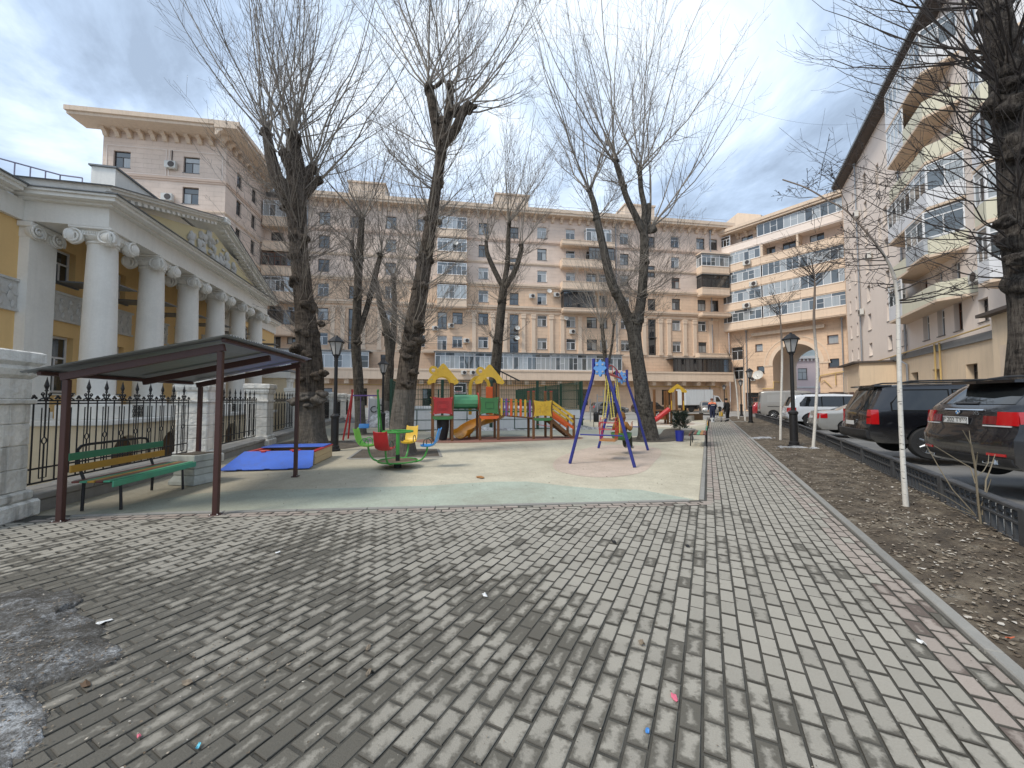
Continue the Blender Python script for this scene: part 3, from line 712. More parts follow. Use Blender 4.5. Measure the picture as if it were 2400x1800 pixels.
# balconies
WG = lambda n, h=1.55, tr=.74: (FRW, n, h, tr, GLASSB)
DG = lambda n, h=1.55, tr=.72: (FRD, n, h, tr, GLASSD)
for z, g in ((24.1, WG(6, 2.1)), (20.9, None), (17.7, (FRB, 6, 1.7, .7, GLASSD)), (14.4, WG(8, 1.9))): balcony(A, BF, .25, 4.8, z, 1.3, 1.0, g)
balcony(A, BF, .4, 4.0, 10.0, 1.5, 1.1, DG(4, 1.75, 0), roof=True)
for z, g in ((24.15, WG(6, 1.7)), (21.0, WG(6, 1.75)), (17.75, WG(6, 1.7)), (14.45, (FRW, 5, 1.9, 0, GLASSB))): balcony(A, BF, 22.2, 26.2, z, 1.15, .95, g)
balcony(A, BF, 20.4, 26.2, 8.2, 1.0, .15, None)
rl = MB()
for i in range(40): rl.tube([(20.5+i*.145, -.95, 8.5), (20.5+i*.145, -.95, 9.3)], .012, 4)
rl.tube([(20.4, -.95, 9.3), (26.2, -.95, 9.3)], .025, 6); fobj(rl, 'railing', FRD, A, BF)
balcony(A, BF, 39.8, 47.7, 24.1, 1.3, .55, None); balcony(A, BF, 39.8, 47.7, 20.9, 1.3, 1.0, DG(8, 1.75), gl=(.5, 1)); balcony(A, BF, 39.8, 47.7, 17.6, 1.3, 1.0, None)
balcony(A, BF, 39.9, 47.6, 14.4, 1.3, .35, DG(7, 2.3, 0), gl=(0, .6), roof=True)
balcony(A, BF, 43.5, 47.4, 24.75, .9, .0, WG(5, 1.9), trim=False)
for z, g in ((21.0, WG(6, 1.8)), (17.7, DG(6, 1.9))): balcony(A, BF, 61.6, 66.2, z, 1.35, .95, g, roof=True)
balcony(A, BF, 61.6, 66.3, 24.0, 1.35, .1, None); balcony(A, BF, 61.6, 66.3, 14.5, 1.35, .35, None); balcony(A, BF, 61.0, 66.4, 8.15, 1.2, .5, None)
# the continuous parapet band with glazed bays on the first floor
band = fobj(MB().box(4.9, LB-.4, -1.7, -1.55, 4.45, 5.85).box(4.9, LB-.4, -1.549, 0, 4.45, 4.75).box(4.85, LB-.35, -1.78, -1.702, 5.6, 5.85).box(4.9, 5.05, -1.55, 0, 4.752, 5.85), 'parapet_band', PEACHP, A, BF)
bb = MB().box(-.28, .28, -1.3, -.001, 3.85, 4.44).mesh('bracket', CREAMT)
for i in range(26): fput('bracket', bb, A, BF, 6+i*2.38)
def bay(x0, x1, fm, n, gm, z=5.86, h=2.25, tr=.78):
    k = max(1, round((x1-x0)/5.4)); w = (x1-x0)/k
    for i in range(k): window(A, BF, x0+w*(i+.5), z, w-.06, h, fm, n, tr, gm, y=-1.62, sill=False, split=3)
    fobj(MB().box(x0-.15, x1+.15, -1.85, 0, z+h+.01, z+h+.1), 'canopy', ROOFM, A, BF)
bay(7.0, 13.6, FRW, 6, GLASSB, h=2.1); bay(22.0, 48.5, FRW, 8, GLASSB); bay(56.4, 66.0, FRD, 7, GLASSD, h=1.95, tr=0)
bay(.3, 4.6, FRW, 5, GLASSB, h=2.2)
downpipe(A, BF, 5.2, 4.9, 28.3); downpipe(A, BF, 64.0, 8.6, 28); downpipe(A, BF, 48.4, 8.5, 28); downpipe(A, BF, 63.4, 0.2, 8.2)
# ground-floor gas pipe
fobj(MB().tube([(0, -.25, 3.75), (64.5, -.25, 3.75), (66, -.25, 3.2), (66.4, -.25, 0)], .05, 8), 'gas_pipe', YPIPE, A, BF)
# left wing: side wall and front wall
wo_ = [op(x, ROWS[r][0]+.75, w, 1.7) for x, w in ((2.7, 1.05), (6.0, 1.05)) for r in (7, 6, 5, 4, 3)]
wall(A, WS, 0, 8.95, 18, 29.7, wo_, PINK); wall(A, WS, 0, 8.95, 0, 18, wo_, PEACH)
for o in wo_: window(A, WS, (o[0]+o[1])/2, o[2], 1.05, 1.7, FRD, 2, .68, GLASSD)
fo = [op(1.75, 25.85, 1.55, 1.75), op(8.25, 25.85, 1.55, 1.75), op(8.25, 22.5, 1.55, 1.8), op(8.25, 19.1, 1.55, 1.7), op(1.75, 19.1, 1.55, 1.7)]
wall(A, WFr, 0, WFW, 15.2, 29.7, fo, PINK); wall(A, WFr, 0, WFW, -1.6, 15.2, [], PEACH)
for o in fo: window(A, WFr, (o[0]+o[1])/2, o[2], 1.55, 1.75 if o[2] > 20 else 1.7, FRB if 0 else FRD, 2, .66, GLASS)
cornice(A, WFr, 0, WFW, 29.7, 2.1, .75, br=1.08, endl=.75, endr=0); cornice(A, WS, -2.26, 9.3, 29.702, 2.1, .746, br=1.1)
fobj(MB().box(.0, WFW-.01, .03, 14, 29.8, 30.42), 'roof', ROOFM, A, WFr)
fobj(MB().box(-.002, .0, 0, 14, -1.6, 29.7), 'wall', PINK, A, WFr)
for fr_, l in ((WFr, WFW), (WS, 8.95)):
    belt(A, fr_, 0 if fr_ is WFr else -.16, l, 24.8, .42, .16, MATS['rust_string']); belt(A, fr_, 0 if fr_ is WFr else -.22, l, 18.1, .55, .22); belt(A, fr_, 0, l, 21.6, .25, .1)
# recessed panel frames on the wing front
pf = MB()
for x0, x1 in ((.35, 5.9), (6.1, 11.3)):
    pf.box(x0, x1, -.05, 0, 28.1, 28.18); pf.box(x0, x1, -.05, 0, 25.3, 25.38); pf.box(x0, x0+.08, -.05, 0, 25.38, 28.1); pf.box(x1-.08, x1, -.05, 0, 25.38, 28.1)
fobj(pf, 'wall_panel_frame', BLUSH, A, WFr)
ac_unit(WFr, 6.5, 26.0, 'white air conditioner high on the left wing beside its top window', 1.25)
MB().tube([WFr.w(6.4, -.05, 26.9), WFr.w(6.4, -.05, 28.1)], .05, 6).obj('vent_tube', FRD, A, loc=-A.location)
ac_unit(WFr, 6.3, 22.5, 'white air conditioner on the left wing, one floor under the top one', 1.25)

# ------------------------------------------------------------------ archway house joining the two blocks
AB = Fr(34.2, 60.2, .5866, -.81); LA = 14.4
H_ = thing('archway_house', 'buff apartment house with a tall arched passage and rows of glazed balconies', 'building', AB.w(LA/2))
a0, a1, asp = 5.95, 11.4, 6.75; ac_, ar = (a0+a1)/2, (a1-a0)/2
n = 28; arcpts = [(ac_-ar*math.cos(math.pi*i/n), asp+ar*math.sin(math.pi*i/n)) for i in range(n+1)]
so = [op(4.2, 8.9, 1.0, 1.1), op(4.35, 5.6, 1.0, 1.1), op(12.9, 9.0, 1.15, 1.15), op(12.9, 5.9, 1.15, 1.15), op(1.1, 7.9, 1.7, 2.0), op(1.2, 4.9, 1.5, 1.9), op(3.2, .3, 2.0, 2.5), op(13.2, .1, 1.9, 2.6)]
wall(H_, AB, 0, a0, 0, 12.5, so, PEACH, .35); wall(H_, AB, a1, LA, 0, 12.5, so, PEACH, .35)
for o in so: window(H_, AB, (o[0]+o[1])/2, o[2], o[1]-o[0], o[3]-o[2], FRW if o[0] < 1 else FRB, 2 if o[1]-o[0] > 1.3 else 1, .7 if o[1]-o[0] > 1.3 else 0, GLASS if o[2] > 3 else GLASSD, y=.25)
mb = MB(); dp = 9.0; top = 12.5
for (xa, za), (xb, zb) in zip(arcpts, arcpts[1:]):
    mb.add([(xa, 0, za), (xb, 0, zb), (xb, 0, top), (xa, 0, top)], [(0, 1, 2, 3)])
fobj(mb, 'wall', PEACH, H_, AB)
mb = MB(); prof = [(a0, -.05)]+arcpts+[(a1, -.05)]
for (xa, za), (xb, zb) in zip(prof, prof[1:]): mb.add([(xa, 0, za), (xa, dp, za), (xb, dp, zb), (xb, 0, zb)], [(3, 2, 1, 0)])
fobj(mb, 'arch_vault', CREAMT, H_, AB)
for r_, t_, dpt in ((ar+.02, .5, .07), (ar+1.0, .14, .05)):   # archivolt rings
    mb = MB(); q = [(ac_-(r_)*math.cos(math.pi*i/n), asp+r_*math.sin(math.pi*i/n)) for i in range(n+1)]; q2 = [(ac_-(r_+t_)*math.cos(math.pi*i/n), asp+(r_+t_)*math.sin(math.pi*i/n)) for i in range(n+1)]
    for i in range(n): mb.add([(q[i][0], -dpt, q[i][1]), (q[i+1][0], -dpt, q[i+1][1]), (q2[i+1][0], -dpt, q2[i+1][1]), (q2[i][0], -dpt, q2[i][1]), (q2[i][0], 0, q2[i][1]), (q2[i+1][0], 0, q2[i+1][1]), (q[i][0], 0, q[i][1]), (q[i+1][0], 0, q[i+1][1])], [(0, 1, 2, 3), (3, 2, 5, 4), (0, 6, 7, 1)])
    fobj(mb, 'archivolt', PEACHP, H_, AB)
fobj(MB().box(a0-1.2, a0, -.06, 0, asp-.2, asp).box(a1, a1+1.2, -.06, 0, asp-.2, asp), 'impost', CREAMT, H_, AB)
fobj(MB().box(3.4, 12.2, -.5, -.2, 11.2, 11.65), 'lintel_beam', CREAMT, H_, AB)
wall(H_, AB, 0, LA, 12.5, 27.4, [op(x, z, 1.6, 1.7) for x in (5.9, 8.4, 11.6, 3.0) for z in (22.3, 25.1)], PINK)
for x in (5.9, 8.4, 11.6, 3.0):
    for z in (22.3, 25.1): window(H_, AB, x, z, 1.6, 1.7, FRD, 2, 0, GLASS)
for i in range(5):
    z = 12.4+i*3.0
    g = [(FRW, 12, 1.75, .74, GLASSB)]*3+[None, None]
    if i < 3:
        balcony(H_, AB, -.4, 5.3, z, 1.5, 1.0, (FRW, 7, 1.78, .74, GLASSB), gl=(0, 1)); balcony(H_, AB, 5.32, 10.0, z+.001, 1.5, 1.0, (FRW, 6, 1.8, 0 if i else .74, GLASSB), gl=(.03, 1)); balcony(H_, AB, 10.02, LA+.6, z+.002, 1.5, 1.0, (FRW, 6, 1.78, .74 if i != 1 else 0, GLASSB))
    elif i == 3:
        balcony(H_, AB, -.4, 5.3, z, 1.5, 1.0, (FRW, 7, 1.78, .74, GLASSB), gl=(.1, 1)); balcony(H_, AB, 5.32, LA+.6, z+.001, 1.5, 1.0)
        fobj(MB().box(9.7, 9.95, -1.45, 0, z+1.15, z+2.98), 'pier', CREAMT, H_, AB); fobj(MB().box(5.3, 5.6, -1.45, 0, z+1.15, z+2.98), 'pier', CREAMT, H_, AB)
    else:
        balcony(H_, AB, -.4, 4.9, z, 1.5, 1.0, (FRW, 3, 1.6, .7, GLASSD), BLUSH, gl=(0, .3)); balcony(H_, AB, 4.92, LA+.6, z+.001, 1.5, 1.0, (FRW, 12, 1.75, 0, GLASSB), BLUSH)
cornice(H_, AB, -1.0, LA+1.2, 27.42, 1.9, .7, br=1.2)
fobj(MB().box(-1, LA+1, .03, 10, 27.4, 28.0), 'roof', ROOFM, H_, AB)
fobj(MB().prism([(-2.5, 28.0), (4.2, 28.0), (4.2, 30.2), (.9, 31.8), (-2.5, 30.2)], 2, 7), 'attic_gable', PEACHP, H_, AB)
for x in (.4, 2.0): window(H_, AB, x, 29.0, .9, .7, FRD, 1, 0, GLASSD, y=1.95, sill=False)
downpipe(H_, AB, 2.55, .2, 12.2); downpipe(H_, AB, 13.9, .2, 12.2)
fobj(MB().tube([(a0-1.4, -.2, 3.35), (a0+.1, -.2, 3.35), (a0+.1, -.2, 4.3), (a0+.15, 2.5, 4.3)], .07, 8), 'gas_pipe', YPIPE, H_, AB)
fobj(MB().tube([(a1-.1, -.2, 4.0), (a1+.1, -.2, 4.9), (13.2, -.2, 5.2), (LA+.5, -.2, 5.4)], .07, 8).tube([(a1+.15, -.2, 4.0), (a1+.5, -.2, 4.3), (a1+1.2, -.2, 3.4)], .05, 8).tube([(13.1, -.2, 5.2), (13.1, -.2, 3.6)], .05, 6), 'gas_pipe', YPIPE, H_, AB)
ac_unit(AB, 3.3, 4.55, 'white air conditioner beside the big dish left of the arch'); dish(AB, 4.35, 5.1, 'large white satellite dish on the wall left of the arch', 1.9)
ac_unit(AB, 3.6, 21.7, 'air conditioner under the fourth balcony row left of the open loggias', 1.2, -1.55)
ac_unit(AB, 4.4, 18.3, 'air conditioner under the third balcony row of the archway house', 1.2, -1.55)
ac_unit(AB, 3.4, 15.3, 'air conditioner with dark fan under the second balcony row above the arch', 1.2, -1.55)
# pink house seen through the arch
PB = thing('pink_house', 'pale pink house with white trim seen through the archway', 'building', (54, 78, 0))
PKM = M('pink_paint', (.78, .64, .64), .8, var=.06, vs=.5); WHP = M('white_trim', (.72, .71, .70), .8, var=.05)
PFr = Fr(45, 77.5, .8, -.3); po = [op(1.5+3.3*i, z, 1.5, 2.2) for i in range(9) for z in (1.0, 5.6)]
wall(PB, PFr, 0, 30, 0, 10, po, PKM)
for o in po: window(PB, PFr, (o[0]+o[1])/2, o[2], 1.5, 2.2, FRD, 2, .66, GLASS)
fobj(MB().box(-.1, 30, -.12, 0, 4.0, 4.3).box(-.1, 30, -.1, 0, 0, .6).box(-.1, .5, -.1, 0, .6, 9.6).box(-.2, 30, -.5, .2, 9.6, 10.1), 'cornice', WHP, PB, PFr)
dm = MB().box(-.12, .12, -.35, 0, 9.2, 9.595).mesh('dentil', WHP)
for i in range(46): fput('dentil', dm, PB, PFr, .4+i*.62)
fobj(MB().prism([(-.4, 10.1), (30, 10.1), (29, 13), (1.5, 13)], -.3, 9), 'roof', M('pale_roof', (.42, .50, .52), .5, .2), PB, PFr)
ac_unit(PFr, 5.0, 4.4, 'white air conditioner on the pink house beyond the arch')

# ------------------------------------------------------------------ right-hand apartment house
RF = Fr(40.0, 45.5, -.485, -.875); LR = 41.0
B = thing('side_apartment_house', 'pale pink apartment house with cream bay balconies along the parking lot', 'building', RF.w(16))
ZR = [6.1, 8.7, 11.6, 14.5, 17.4, 20.3, 23.2]; ro = []; rw = []
for x, w, h in ((1.6, .55, 1.5), (3.9, .55, 1.5), (8.0, .95, 1.65), (13.2, .95, 1.65), (16.3, 1.0, 1.65), (27.3, .95, 1.65), (33.6, 1.1, 1.65), (36, 1.1, 1.65)):
    for k, z in enumerate(ZR):
        if x == 13.2 and k > 4: continue
        ro.append(op(x, z, w, h if k else 1.3)); rw.append((x, z, w, h if k else 1.3, FRD if (k*3+int(x)) % 4 else FRW))
for x in (20.2, 22.4, 24.6):
    for k, z in enumerate(ZR): ro.append(op(x, z-.1, 1.0, 1.8)); rw.append((x, z-.1, 1.0, 1.8, FRB if (k+int(x)) % 3 == 0 else FRW))
for z in (21.2, 16.0): ro.append(op(11.7, z, .8, 2.6)); rw.append((11.7, z, .8, 2.6, FRD))
for x in (17.9, 21.5, 25.8, 31.0, 34.5): ro.append(op(x, 2.3, 1.25, 1.5)); rw.append((x, 2.3, 1.25, 1.5, FRD))
wall(B, RF, 0, LR, 5.0, 27.3, ro, BLUSH, .3); wall(B, RF, 0, LR, 0, 5.0, ro, APRICOT, .4)
for w in rw: window(B, RF, w[0], w[1], w[2], w[3], w[4], 2 if w[2] > .7 else 1, .7, GLASSD, y=.24 if w[1] > 5 else .34)
fobj(MB().box(-.2, LR, -.8, .3, 27.3, 27.45).box(-.25, LR, -.9, -.78, 27.36, 27.6), 'eaves', DARKROOF, B, RF)
fobj(MB().prism([(-.3, 27.75), (-.3, 27.5), (12, 27.5), (12, 31)], 0, LR, Matrix(((0, 1, 0, 0), (1, 0, 0, -.75), (0, 0, 1, 0), (0, 0, 0, 1)))), 'roof', ROOFM, B, RF)
fobj(MB().box(-.3, .0, 0, 12, 0, 27.3), 'wall', PEACH, B, RF)
fobj(MB().box(13.4, 28.2, -.12, 0, 5.0, 5.45), 'belt_course', M('grey_belt', (.22, .22, .215), .8, var=.15), B, RF)
fobj(MB().box(0, 13.4, -.08, 0, 4.8, 5.0), 'belt_course', CREAMT, B, RF)
CRM2 = M('pale_yellow_panel', (.66, .63, .49), .7, var=.08, vs=1, streak=.15); GRYP = M('grey_siding', (.42, .44, .46), .6, var=.06); WHPAN = M('white_panel', (.70, .71, .73), .5, var=.05, streak=.15)
def baybal(x0, x1, z, par_mat, gl=None, dep=1.35, par=1.0, roof=False, half=0):
    ch = 1.1; P = [(x0, 0), (x0+ch, -dep), (x1-ch, -dep), (x1, 0)]
    mb = MB(); mb.flat(P, -.16, 0); b = None
    b = fput('balcony', mb.mesh('balcony', CREAMT), B, RF, 0, 0, z)
    segs = [(P[0], P[1]), (P[1], P[2]), (P[2], P[3])]
    if half:                      # front split into a glazed and an open half
        m = (x0+ch+(x1-x0-2*ch)*half, -dep); segs = [(P[0], P[1]), (P[1], m), (m, P[2]), (P[2], P[3])]
    for i, (p, q) in enumerate(segs):
        l = math.hypot(q[0]-p[0], q[1]-p[1]); an = math.atan2(q[1]-p[1], q[0]-p[0]); glazed = gl and (not half or i < 2); mt = par_mat if not (half and glazed) else WHPAN
        MB().box(0, l, 0, .06, .002, par).obj('parapet', mt, b, loc=(p[0], p[1], 0), rz=an)
        if glazed:
            fm, pm_ = win_meshes(round(l-.03, 2), 1.75, max(2, int(l/.75)), .74, gl, GLASSB)
            cx_, cy_ = (p[0]+q[0])/2, (p[1]+q[1])/2
            put('window', fm, b, (cx_, cy_, par+.004), an)
            for k in pm_: put('pane', k, b, (cx_, cy_, par+.004), an)
    if roof: MB().flat([(x0-.1, 0), (x0+ch-.1, -dep-.2), (x1-ch+.1, -dep-.2), (x1+.1, 0)], par+1.77, par+1.83).obj('canopy', ROOFM, b)
    return b
baybal(16.9, 26.9, 7.9, CRM2, FRW, half=.33, roof=False); baybal(18.0, 26.2, 10.9, CRM2, None); baybal(21.0, 26.0, 11.0, GRYP, FRW, 1.5)
baybal(17.4, 26.2, 14.0, WHPAN, FRW); baybal(18.0, 26.2, 17.0, CRM2, None); baybal(17.8, 26.2, 20.0, CRM2, FRW, half=.5); baybal(17.8, 26.2, 23.0, WHPAN, FRW)
for z in (7.6, 10.6, 13.6, 16.6, 19.6, 22.6): baybal(29.2, 32.4, z, CRM2 if z % 2 < 1 else WHPAN, FRW if z != 13.6 else FRD)
downpipe(B, RF, 5.6, .3, 27.2); downpipe(B, RF, 16.9, 5.4, 27.0)
fobj(MB().tube([(16.9, -.14, 5.5), (16.6, -.35, 5.2), (16.6, -.35, 4.8), (17.0, -.14, 4.5), (17.0, -.14, .3)], .08, 10), 'downpipe', PIPE, B, RF)
fobj(MB().tube([(.3, -.3, 5.35), (13.4, -.3, 5.35), (28.5, -.3, 5.7)], .045, 8).tube([(4.6, -.3, 5.35), (4.6, -.3, .4)], .06, 8).tube([(21.9, -.2, 5.5), (21.9, -.2, .3)], .05, 8).tube([(22.6, -.2, 5.5), (22.6, -.2, .3)], .05, 8), 'gas_pipe', YPIPE, B, RF)
# entrance boxes with dark flat roofs
for x0, x1, dp_, z1 in ((9.0, 14.2, 2.4, 4.95), (31.6, 37, 1.5, 5.7)):
    eb = fobj(MB().box(x0, x1, -dp_, 0, 0, z1), 'entrance_box', APRICOT, B, RF)
    MB().box(x0-.35, x1+.2, -dp_-.4, .1, z1+.002, z1+.16).obj('box_roof', DARKROOF, eb)
    MB().box(x0+2.0, x0+3.3, -dp_-.05, -dp_, 0, 2.4).obj('door', FRB, eb)
    MB().box(x0+.6, x0+1.3, -dp_-.03, -dp_, 2.3, 4.2).obj('recess', CREAMT, eb)
ac_unit(RF, 5.9, 21.2, 'air conditioner by the downpipe of the pale pink house, upper floors', 1.1); ac_unit(RF, 6.3, 10.6, 'air conditioner by the downpipe of the pale pink house, lower floors', 1.0); ac_unit(RF, 27.5, 8.3, 'air conditioner under the cream bay balcony of the pale pink house', 1.1)
ac_unit(RF, 9.3, 15.6, 'air conditioner beside a narrow mid-height window of the pale pink house', 1.0)
# wall units on the back house
def on(px, py): return BF.hit(px, py)
for (px, py), l in zip(((1020, 770), (1057, 764), (1093, 799), (1246, 695), (1303, 692), (1340, 778), (1086, 875), (1106, 875), (1648, 668)),
    ('big air conditioner on the peach wall left of a window, second floor', 'small air conditioner right under a window above the green unit balcony', 'air conditioner right of the little railing balcony', 'air conditioner between two fourth floor windows, middle of the back house', 'air conditioner beside a dish, just left of the dark glazed balcony', 'air conditioner under the arched top window, third floor of the back house', 'first air conditioner of the pair under the white glazed bay', 'second air conditioner of the pair under the white glazed bay', 'tall air conditioner pair left of the dark glazed corner balcony')):
    x, z = on(px, py); ac_unit(BF, x, z-.3, l, 1.0 if py < 850 else .9, -1.72 if py > 850 else 0)
for (px, py), l in zip(((1286, 686), (1212, 772), (1211, 795), (1325, 749), (1068, 582)), ('white dish right of a fourth floor window of the back house', 'white dish on the dark stair window, the upper one', 'white dish on the dark stair window, the lower one', 'white dish at the top left of a second floor window by the pale tree', 'small dish below the glazed balcony, sixth floor of the back house')):
    x, z = on(px, py); dish(BF, x, z, l, .95, -1.15 if py == 582 else 0)
# ------------------------------------------------------------------ mansion with the portico
MF = Fr(-14.7, 13.6, -.225, .974)
MS = thing('mansion', 'yellow classical mansion with white Ionic columns and pediment behind the iron fence', 'building', (-16.6, 16, 0))
SP = 2.58; WY = 1.95
def ionic():
    shaft = MB(); prof = [(.62, .0), (.62, .12), (.56, .15), (.60, .24), (.52, .30)]
    for k in range(13): u = k/12; prof.append((.475-.085*u**1.6, .34+5.3*u))
    prof += [(.43, 5.66), (.43, 5.72), (.40, 5.74)]
    shaft.lathe(prof, 32); return shaft.mesh('column', STUCCO, 35)
def capital():
    c = MB(); c.lathe([(.40, 5.741), (.5, 5.80), (.55, 5.88), (.5, 5.96)], 24)
    c.bbox(-.62, .62, -.62, .62, 6.08, 6.17, .02); c.box(-.5, .5, -.5, .5, 5.96, 6.079); return c.mesh('capital', STUCCO, 35)
def volute():
    v = MB(); pts = []; rr = []
    for i in range(50):
        u = i/49; a = -.6+u*2*math.pi*2.3; r = .25*(1-u)**.8+.014; pts.append((r*math.cos(a), -.05-.05*u, r*math.sin(a))); rr.append(.042*(1-.45*u))
    v.tube(pts, rr, 7); v.lathe([(.055, 0), (.04, .05)], 12, M=Matrix.Translation((0, -.08, 0)) @ Matrix.Rotation(R(90), 4, 'X'))
    v.lathe([(.20, -.16), (.25, -.06), (.255, .03)], 22, M=Matrix.Rotation(R(90), 4, 'X')); return v.mesh('volute', STUCCO, 35)
cm, km, vm = ionic(), capital(), volute()
fp = MB()
for k in range(10): fp.tube([(-.28+.062*k, -.02-.05*math.sin(k*.9), .0), (-.28+.062*k, -.06, .12+.03*(k % 2))], [.03, .016], 6)
fm_leaf = fp.mesh('leaf_carving', STUCCO, 40)
for i in range(6):
    c = fput('column', cm, MS, MF, i*SP, 0, 1.45)
    put('capital', km, c)
    for q in range(4):
        an = q*math.pi/2
        for sx_ in (-.47, .47): put('volute', vm, c, (sx_*math.cos(an)+.55*math.sin(an), sx_*math.sin(an)-.55*math.cos(an), 5.80), an)
        put('leaf_carving', fm_leaf, c, (.5*math.sin(an), -.5*math.cos(an), 5.86), an)
# pilaster answering the corner column
for px0 in (-.55, 5*SP-.45):
    p = fobj(MB().box(px0, px0+1.0, WY-.28, WY, 1.2, 7.1).box(px0-.08, px0+1.08, WY-.34, WY, .95, 1.2), 'pilaster', STUCCO, MS, MF)
    MB().bbox(px0-.12, px0+1.12, WY-.42, WY, 7.42, 7.6, .02).box(px0-.02, px0+1.02, WY-.32, WY, 7.1, 7.42).obj('capital', STUCCO, p)
    for sx_ in (.12, .88): put('volute', vm, p, (px0+sx_, WY-.35, 7.3))
# wall with windows
wo_ = []
for i in range(-3, 7):
    x = 1.2+SP*i
    if i == -1: continue
    wo_ += [op(x, 6.0, .82, 1.25), op(x, 1.9, .95, 2.1)]
wall(MS, MF, -14, 22, .95, 8.2, wo_, OCHRE, .3, WY)
for a, b_, c, d in wo_:
    window(MS, MF, (a+b_)/2, c, b_-a, d-c, FRW, 2, .62 if d-c > 1.5 else .6, GLASSD, y=WY+.2)
    fobj(MB().box(a-.1, b_+.1, WY-.08, WY, c-.1, c-.02), 'window_ledge', ROOFM if d-c < 1.5 else STUCCO, MS, MF)
REL = M('relief_plaster', (.60, .585, .545), .85, var=.2, vs=6, bmp=.02, bs=12)
for i in range(-1, 5):                                    # relief panels between the storeys
    x0 = 1.2+SP*i-.15; 
    pn = fobj(MB().box(x0-.95, x0+.95, WY-.05, WY, 4.62, 5.55).box(x0-1, x0+1, WY-.1, WY, 5.55, 5.63).box(x0-1, x0+1, WY-.1, WY, 4.55, 4.62), 'relief_panel', REL, MS, MF)
    mb = MB()
    for k in range(5):
        xx = x0-.75+.37*k; mb.blob((xx, WY-.07, 5.33), .085, k+i*9, .15, 1, (1, .6, 1.1)); mb.blob((xx, WY-.06, 5.05), .12, k+3+i, .3, 1, (1, .5, 1.6)); mb.blob((xx+.08, WY-.06, 4.78), .09, k+i, .3, 1, (.8, .5, 1.7)); mb.blob((xx+.15, WY-.06, 5.1), .06, k*2, .3, 1, (2, .5, .7))
    mb.obj('relief_figures', REL, pn, 40, loc=(0, 0, 0))
# portico floor, podium with arcade
EDGE0, EDGE1 = -1.05, 5*SP+1.05; PY = -.95
aops = []
mbp = MB()
xs_ = []
arch_c = [.05+SP*i for i in range(6)]
def arcade(fr, x0, x1, y, centers, hw, zs, z0, z1, mat, root):
    mb = MB(); cur = x0
    for c in centers:
        mb.add([(cur, y, z0), (c-hw, y, z0), (c-hw, y, z1), (cur, y, z1)], [(0, 1, 2, 3)]); n = 12; q = [(c-hw*math.cos(math.pi*i/n), zs+hw*math.sin(math.pi*i/n)) for i in range(n+1)]
        for (a, za), (b, zb) in zip(q, q[1:]): mb.add([(a, y, za), (b, y, zb), (b, y, z1), (a, y, z1)], [(0, 1, 2, 3)]); mb.add([(a, y, za), (b, y, zb), (b, y+.5, zb), (a, y+.5, za)], [(3, 2, 1, 0)])
        mb.add([(c-hw, y, z0), (c-hw, y, zs), (c-hw, y+.5, zs), (c-hw, y+.5, z0), (c+hw, y, z0), (c+hw, y, zs), (c+hw, y+.5, zs), (c+hw, y+.5, z0)], [(0, 1, 2, 3), (7, 6, 5, 4)]); cur = c+hw
    mb.add([(cur, y, z0), (x1, y, z0), (x1, y, z1), (cur, y, z1)], [(0, 1, 2, 3)])
    return fobj(mb, 'arcade', mat, root, fr)
arcade(MF, EDGE0, EDGE1, PY, arch_c, .72, -.35, -1.6, .78, CREAM, MS)
BRW = M('brown_boards', (.115, .065, .03), .7, var=.25, vs=4)
for c in arch_c: fobj(MB().box(c-.75, c+.75, PY+.3, PY+.36, -1.6, .5), 'arch_infill', BRW, MS, MF)
fobj(MB().box(EDGE0-.001, EDGE0, PY, WY, -1.6, .78), 'podium_side', CREAM, MS, MF); fobj(MB().box(EDGE1, EDGE1+.001, PY, WY, -1.6, .78), 'podium_side', CREAM, MS, MF)
fobj(MB().bbox(EDGE0-.15, EDGE1+.15, PY-.15, WY, .78, .95, .02), 'portico_floor', STUCCO, MS, MF)
ped = MB().bbox(-.68, .68, -.68, .68, .952, 1.45, .02).mesh('pedestal', STUCCO)
for i in range(6): fput('pedestal', ped, MS, MF, i*SP)
fobj(MB().box(-14, EDGE0-.16, WY-.12, WY, .4, .95).box(EDGE1+.16, 22, WY-.12, WY, .4, .95), 'plinth', STUCCO, MS, MF)
wall(MS, MF, -14, EDGE0, -1.6, .4, [op(x, -1.3, 1.2, 1.1) for x in (-12, -9.2, -6.4, -3.4)], CREAM, .3, WY); wall(MS, MF, EDGE1, 22, -1.6, .4, [], CREAM, .3, WY)
for i in range(5):                                         # iron scroll railing between the pedestals
    mb = MB(); xa, xb = i*SP+.72, (i+1)*SP-.72
    for z in (1.0, 1.4): mb.tube([(xa, -.3, z), (xb, -.3, z)], .018, 5)
    for k in range(5):
        c = xa+(k+.5)*(xb-xa)/5; mb.tube([(c+.09*math.cos(t), -.3, 1.2+.16*math.sin(t)) for t in np.linspace(0, 6.28, 12, endpoint=False)], .014, 4, True); mb.tube([(c-.1, -.3, 1.02), (c+.1, -.3, 1.38)], .012, 4); mb.tube([(c+.1, -.3, 1.02), (c-.1, -.3, 1.38)], .012, 4)
    fobj(mb, 'iron_railing', BLACKM, MS, MF)
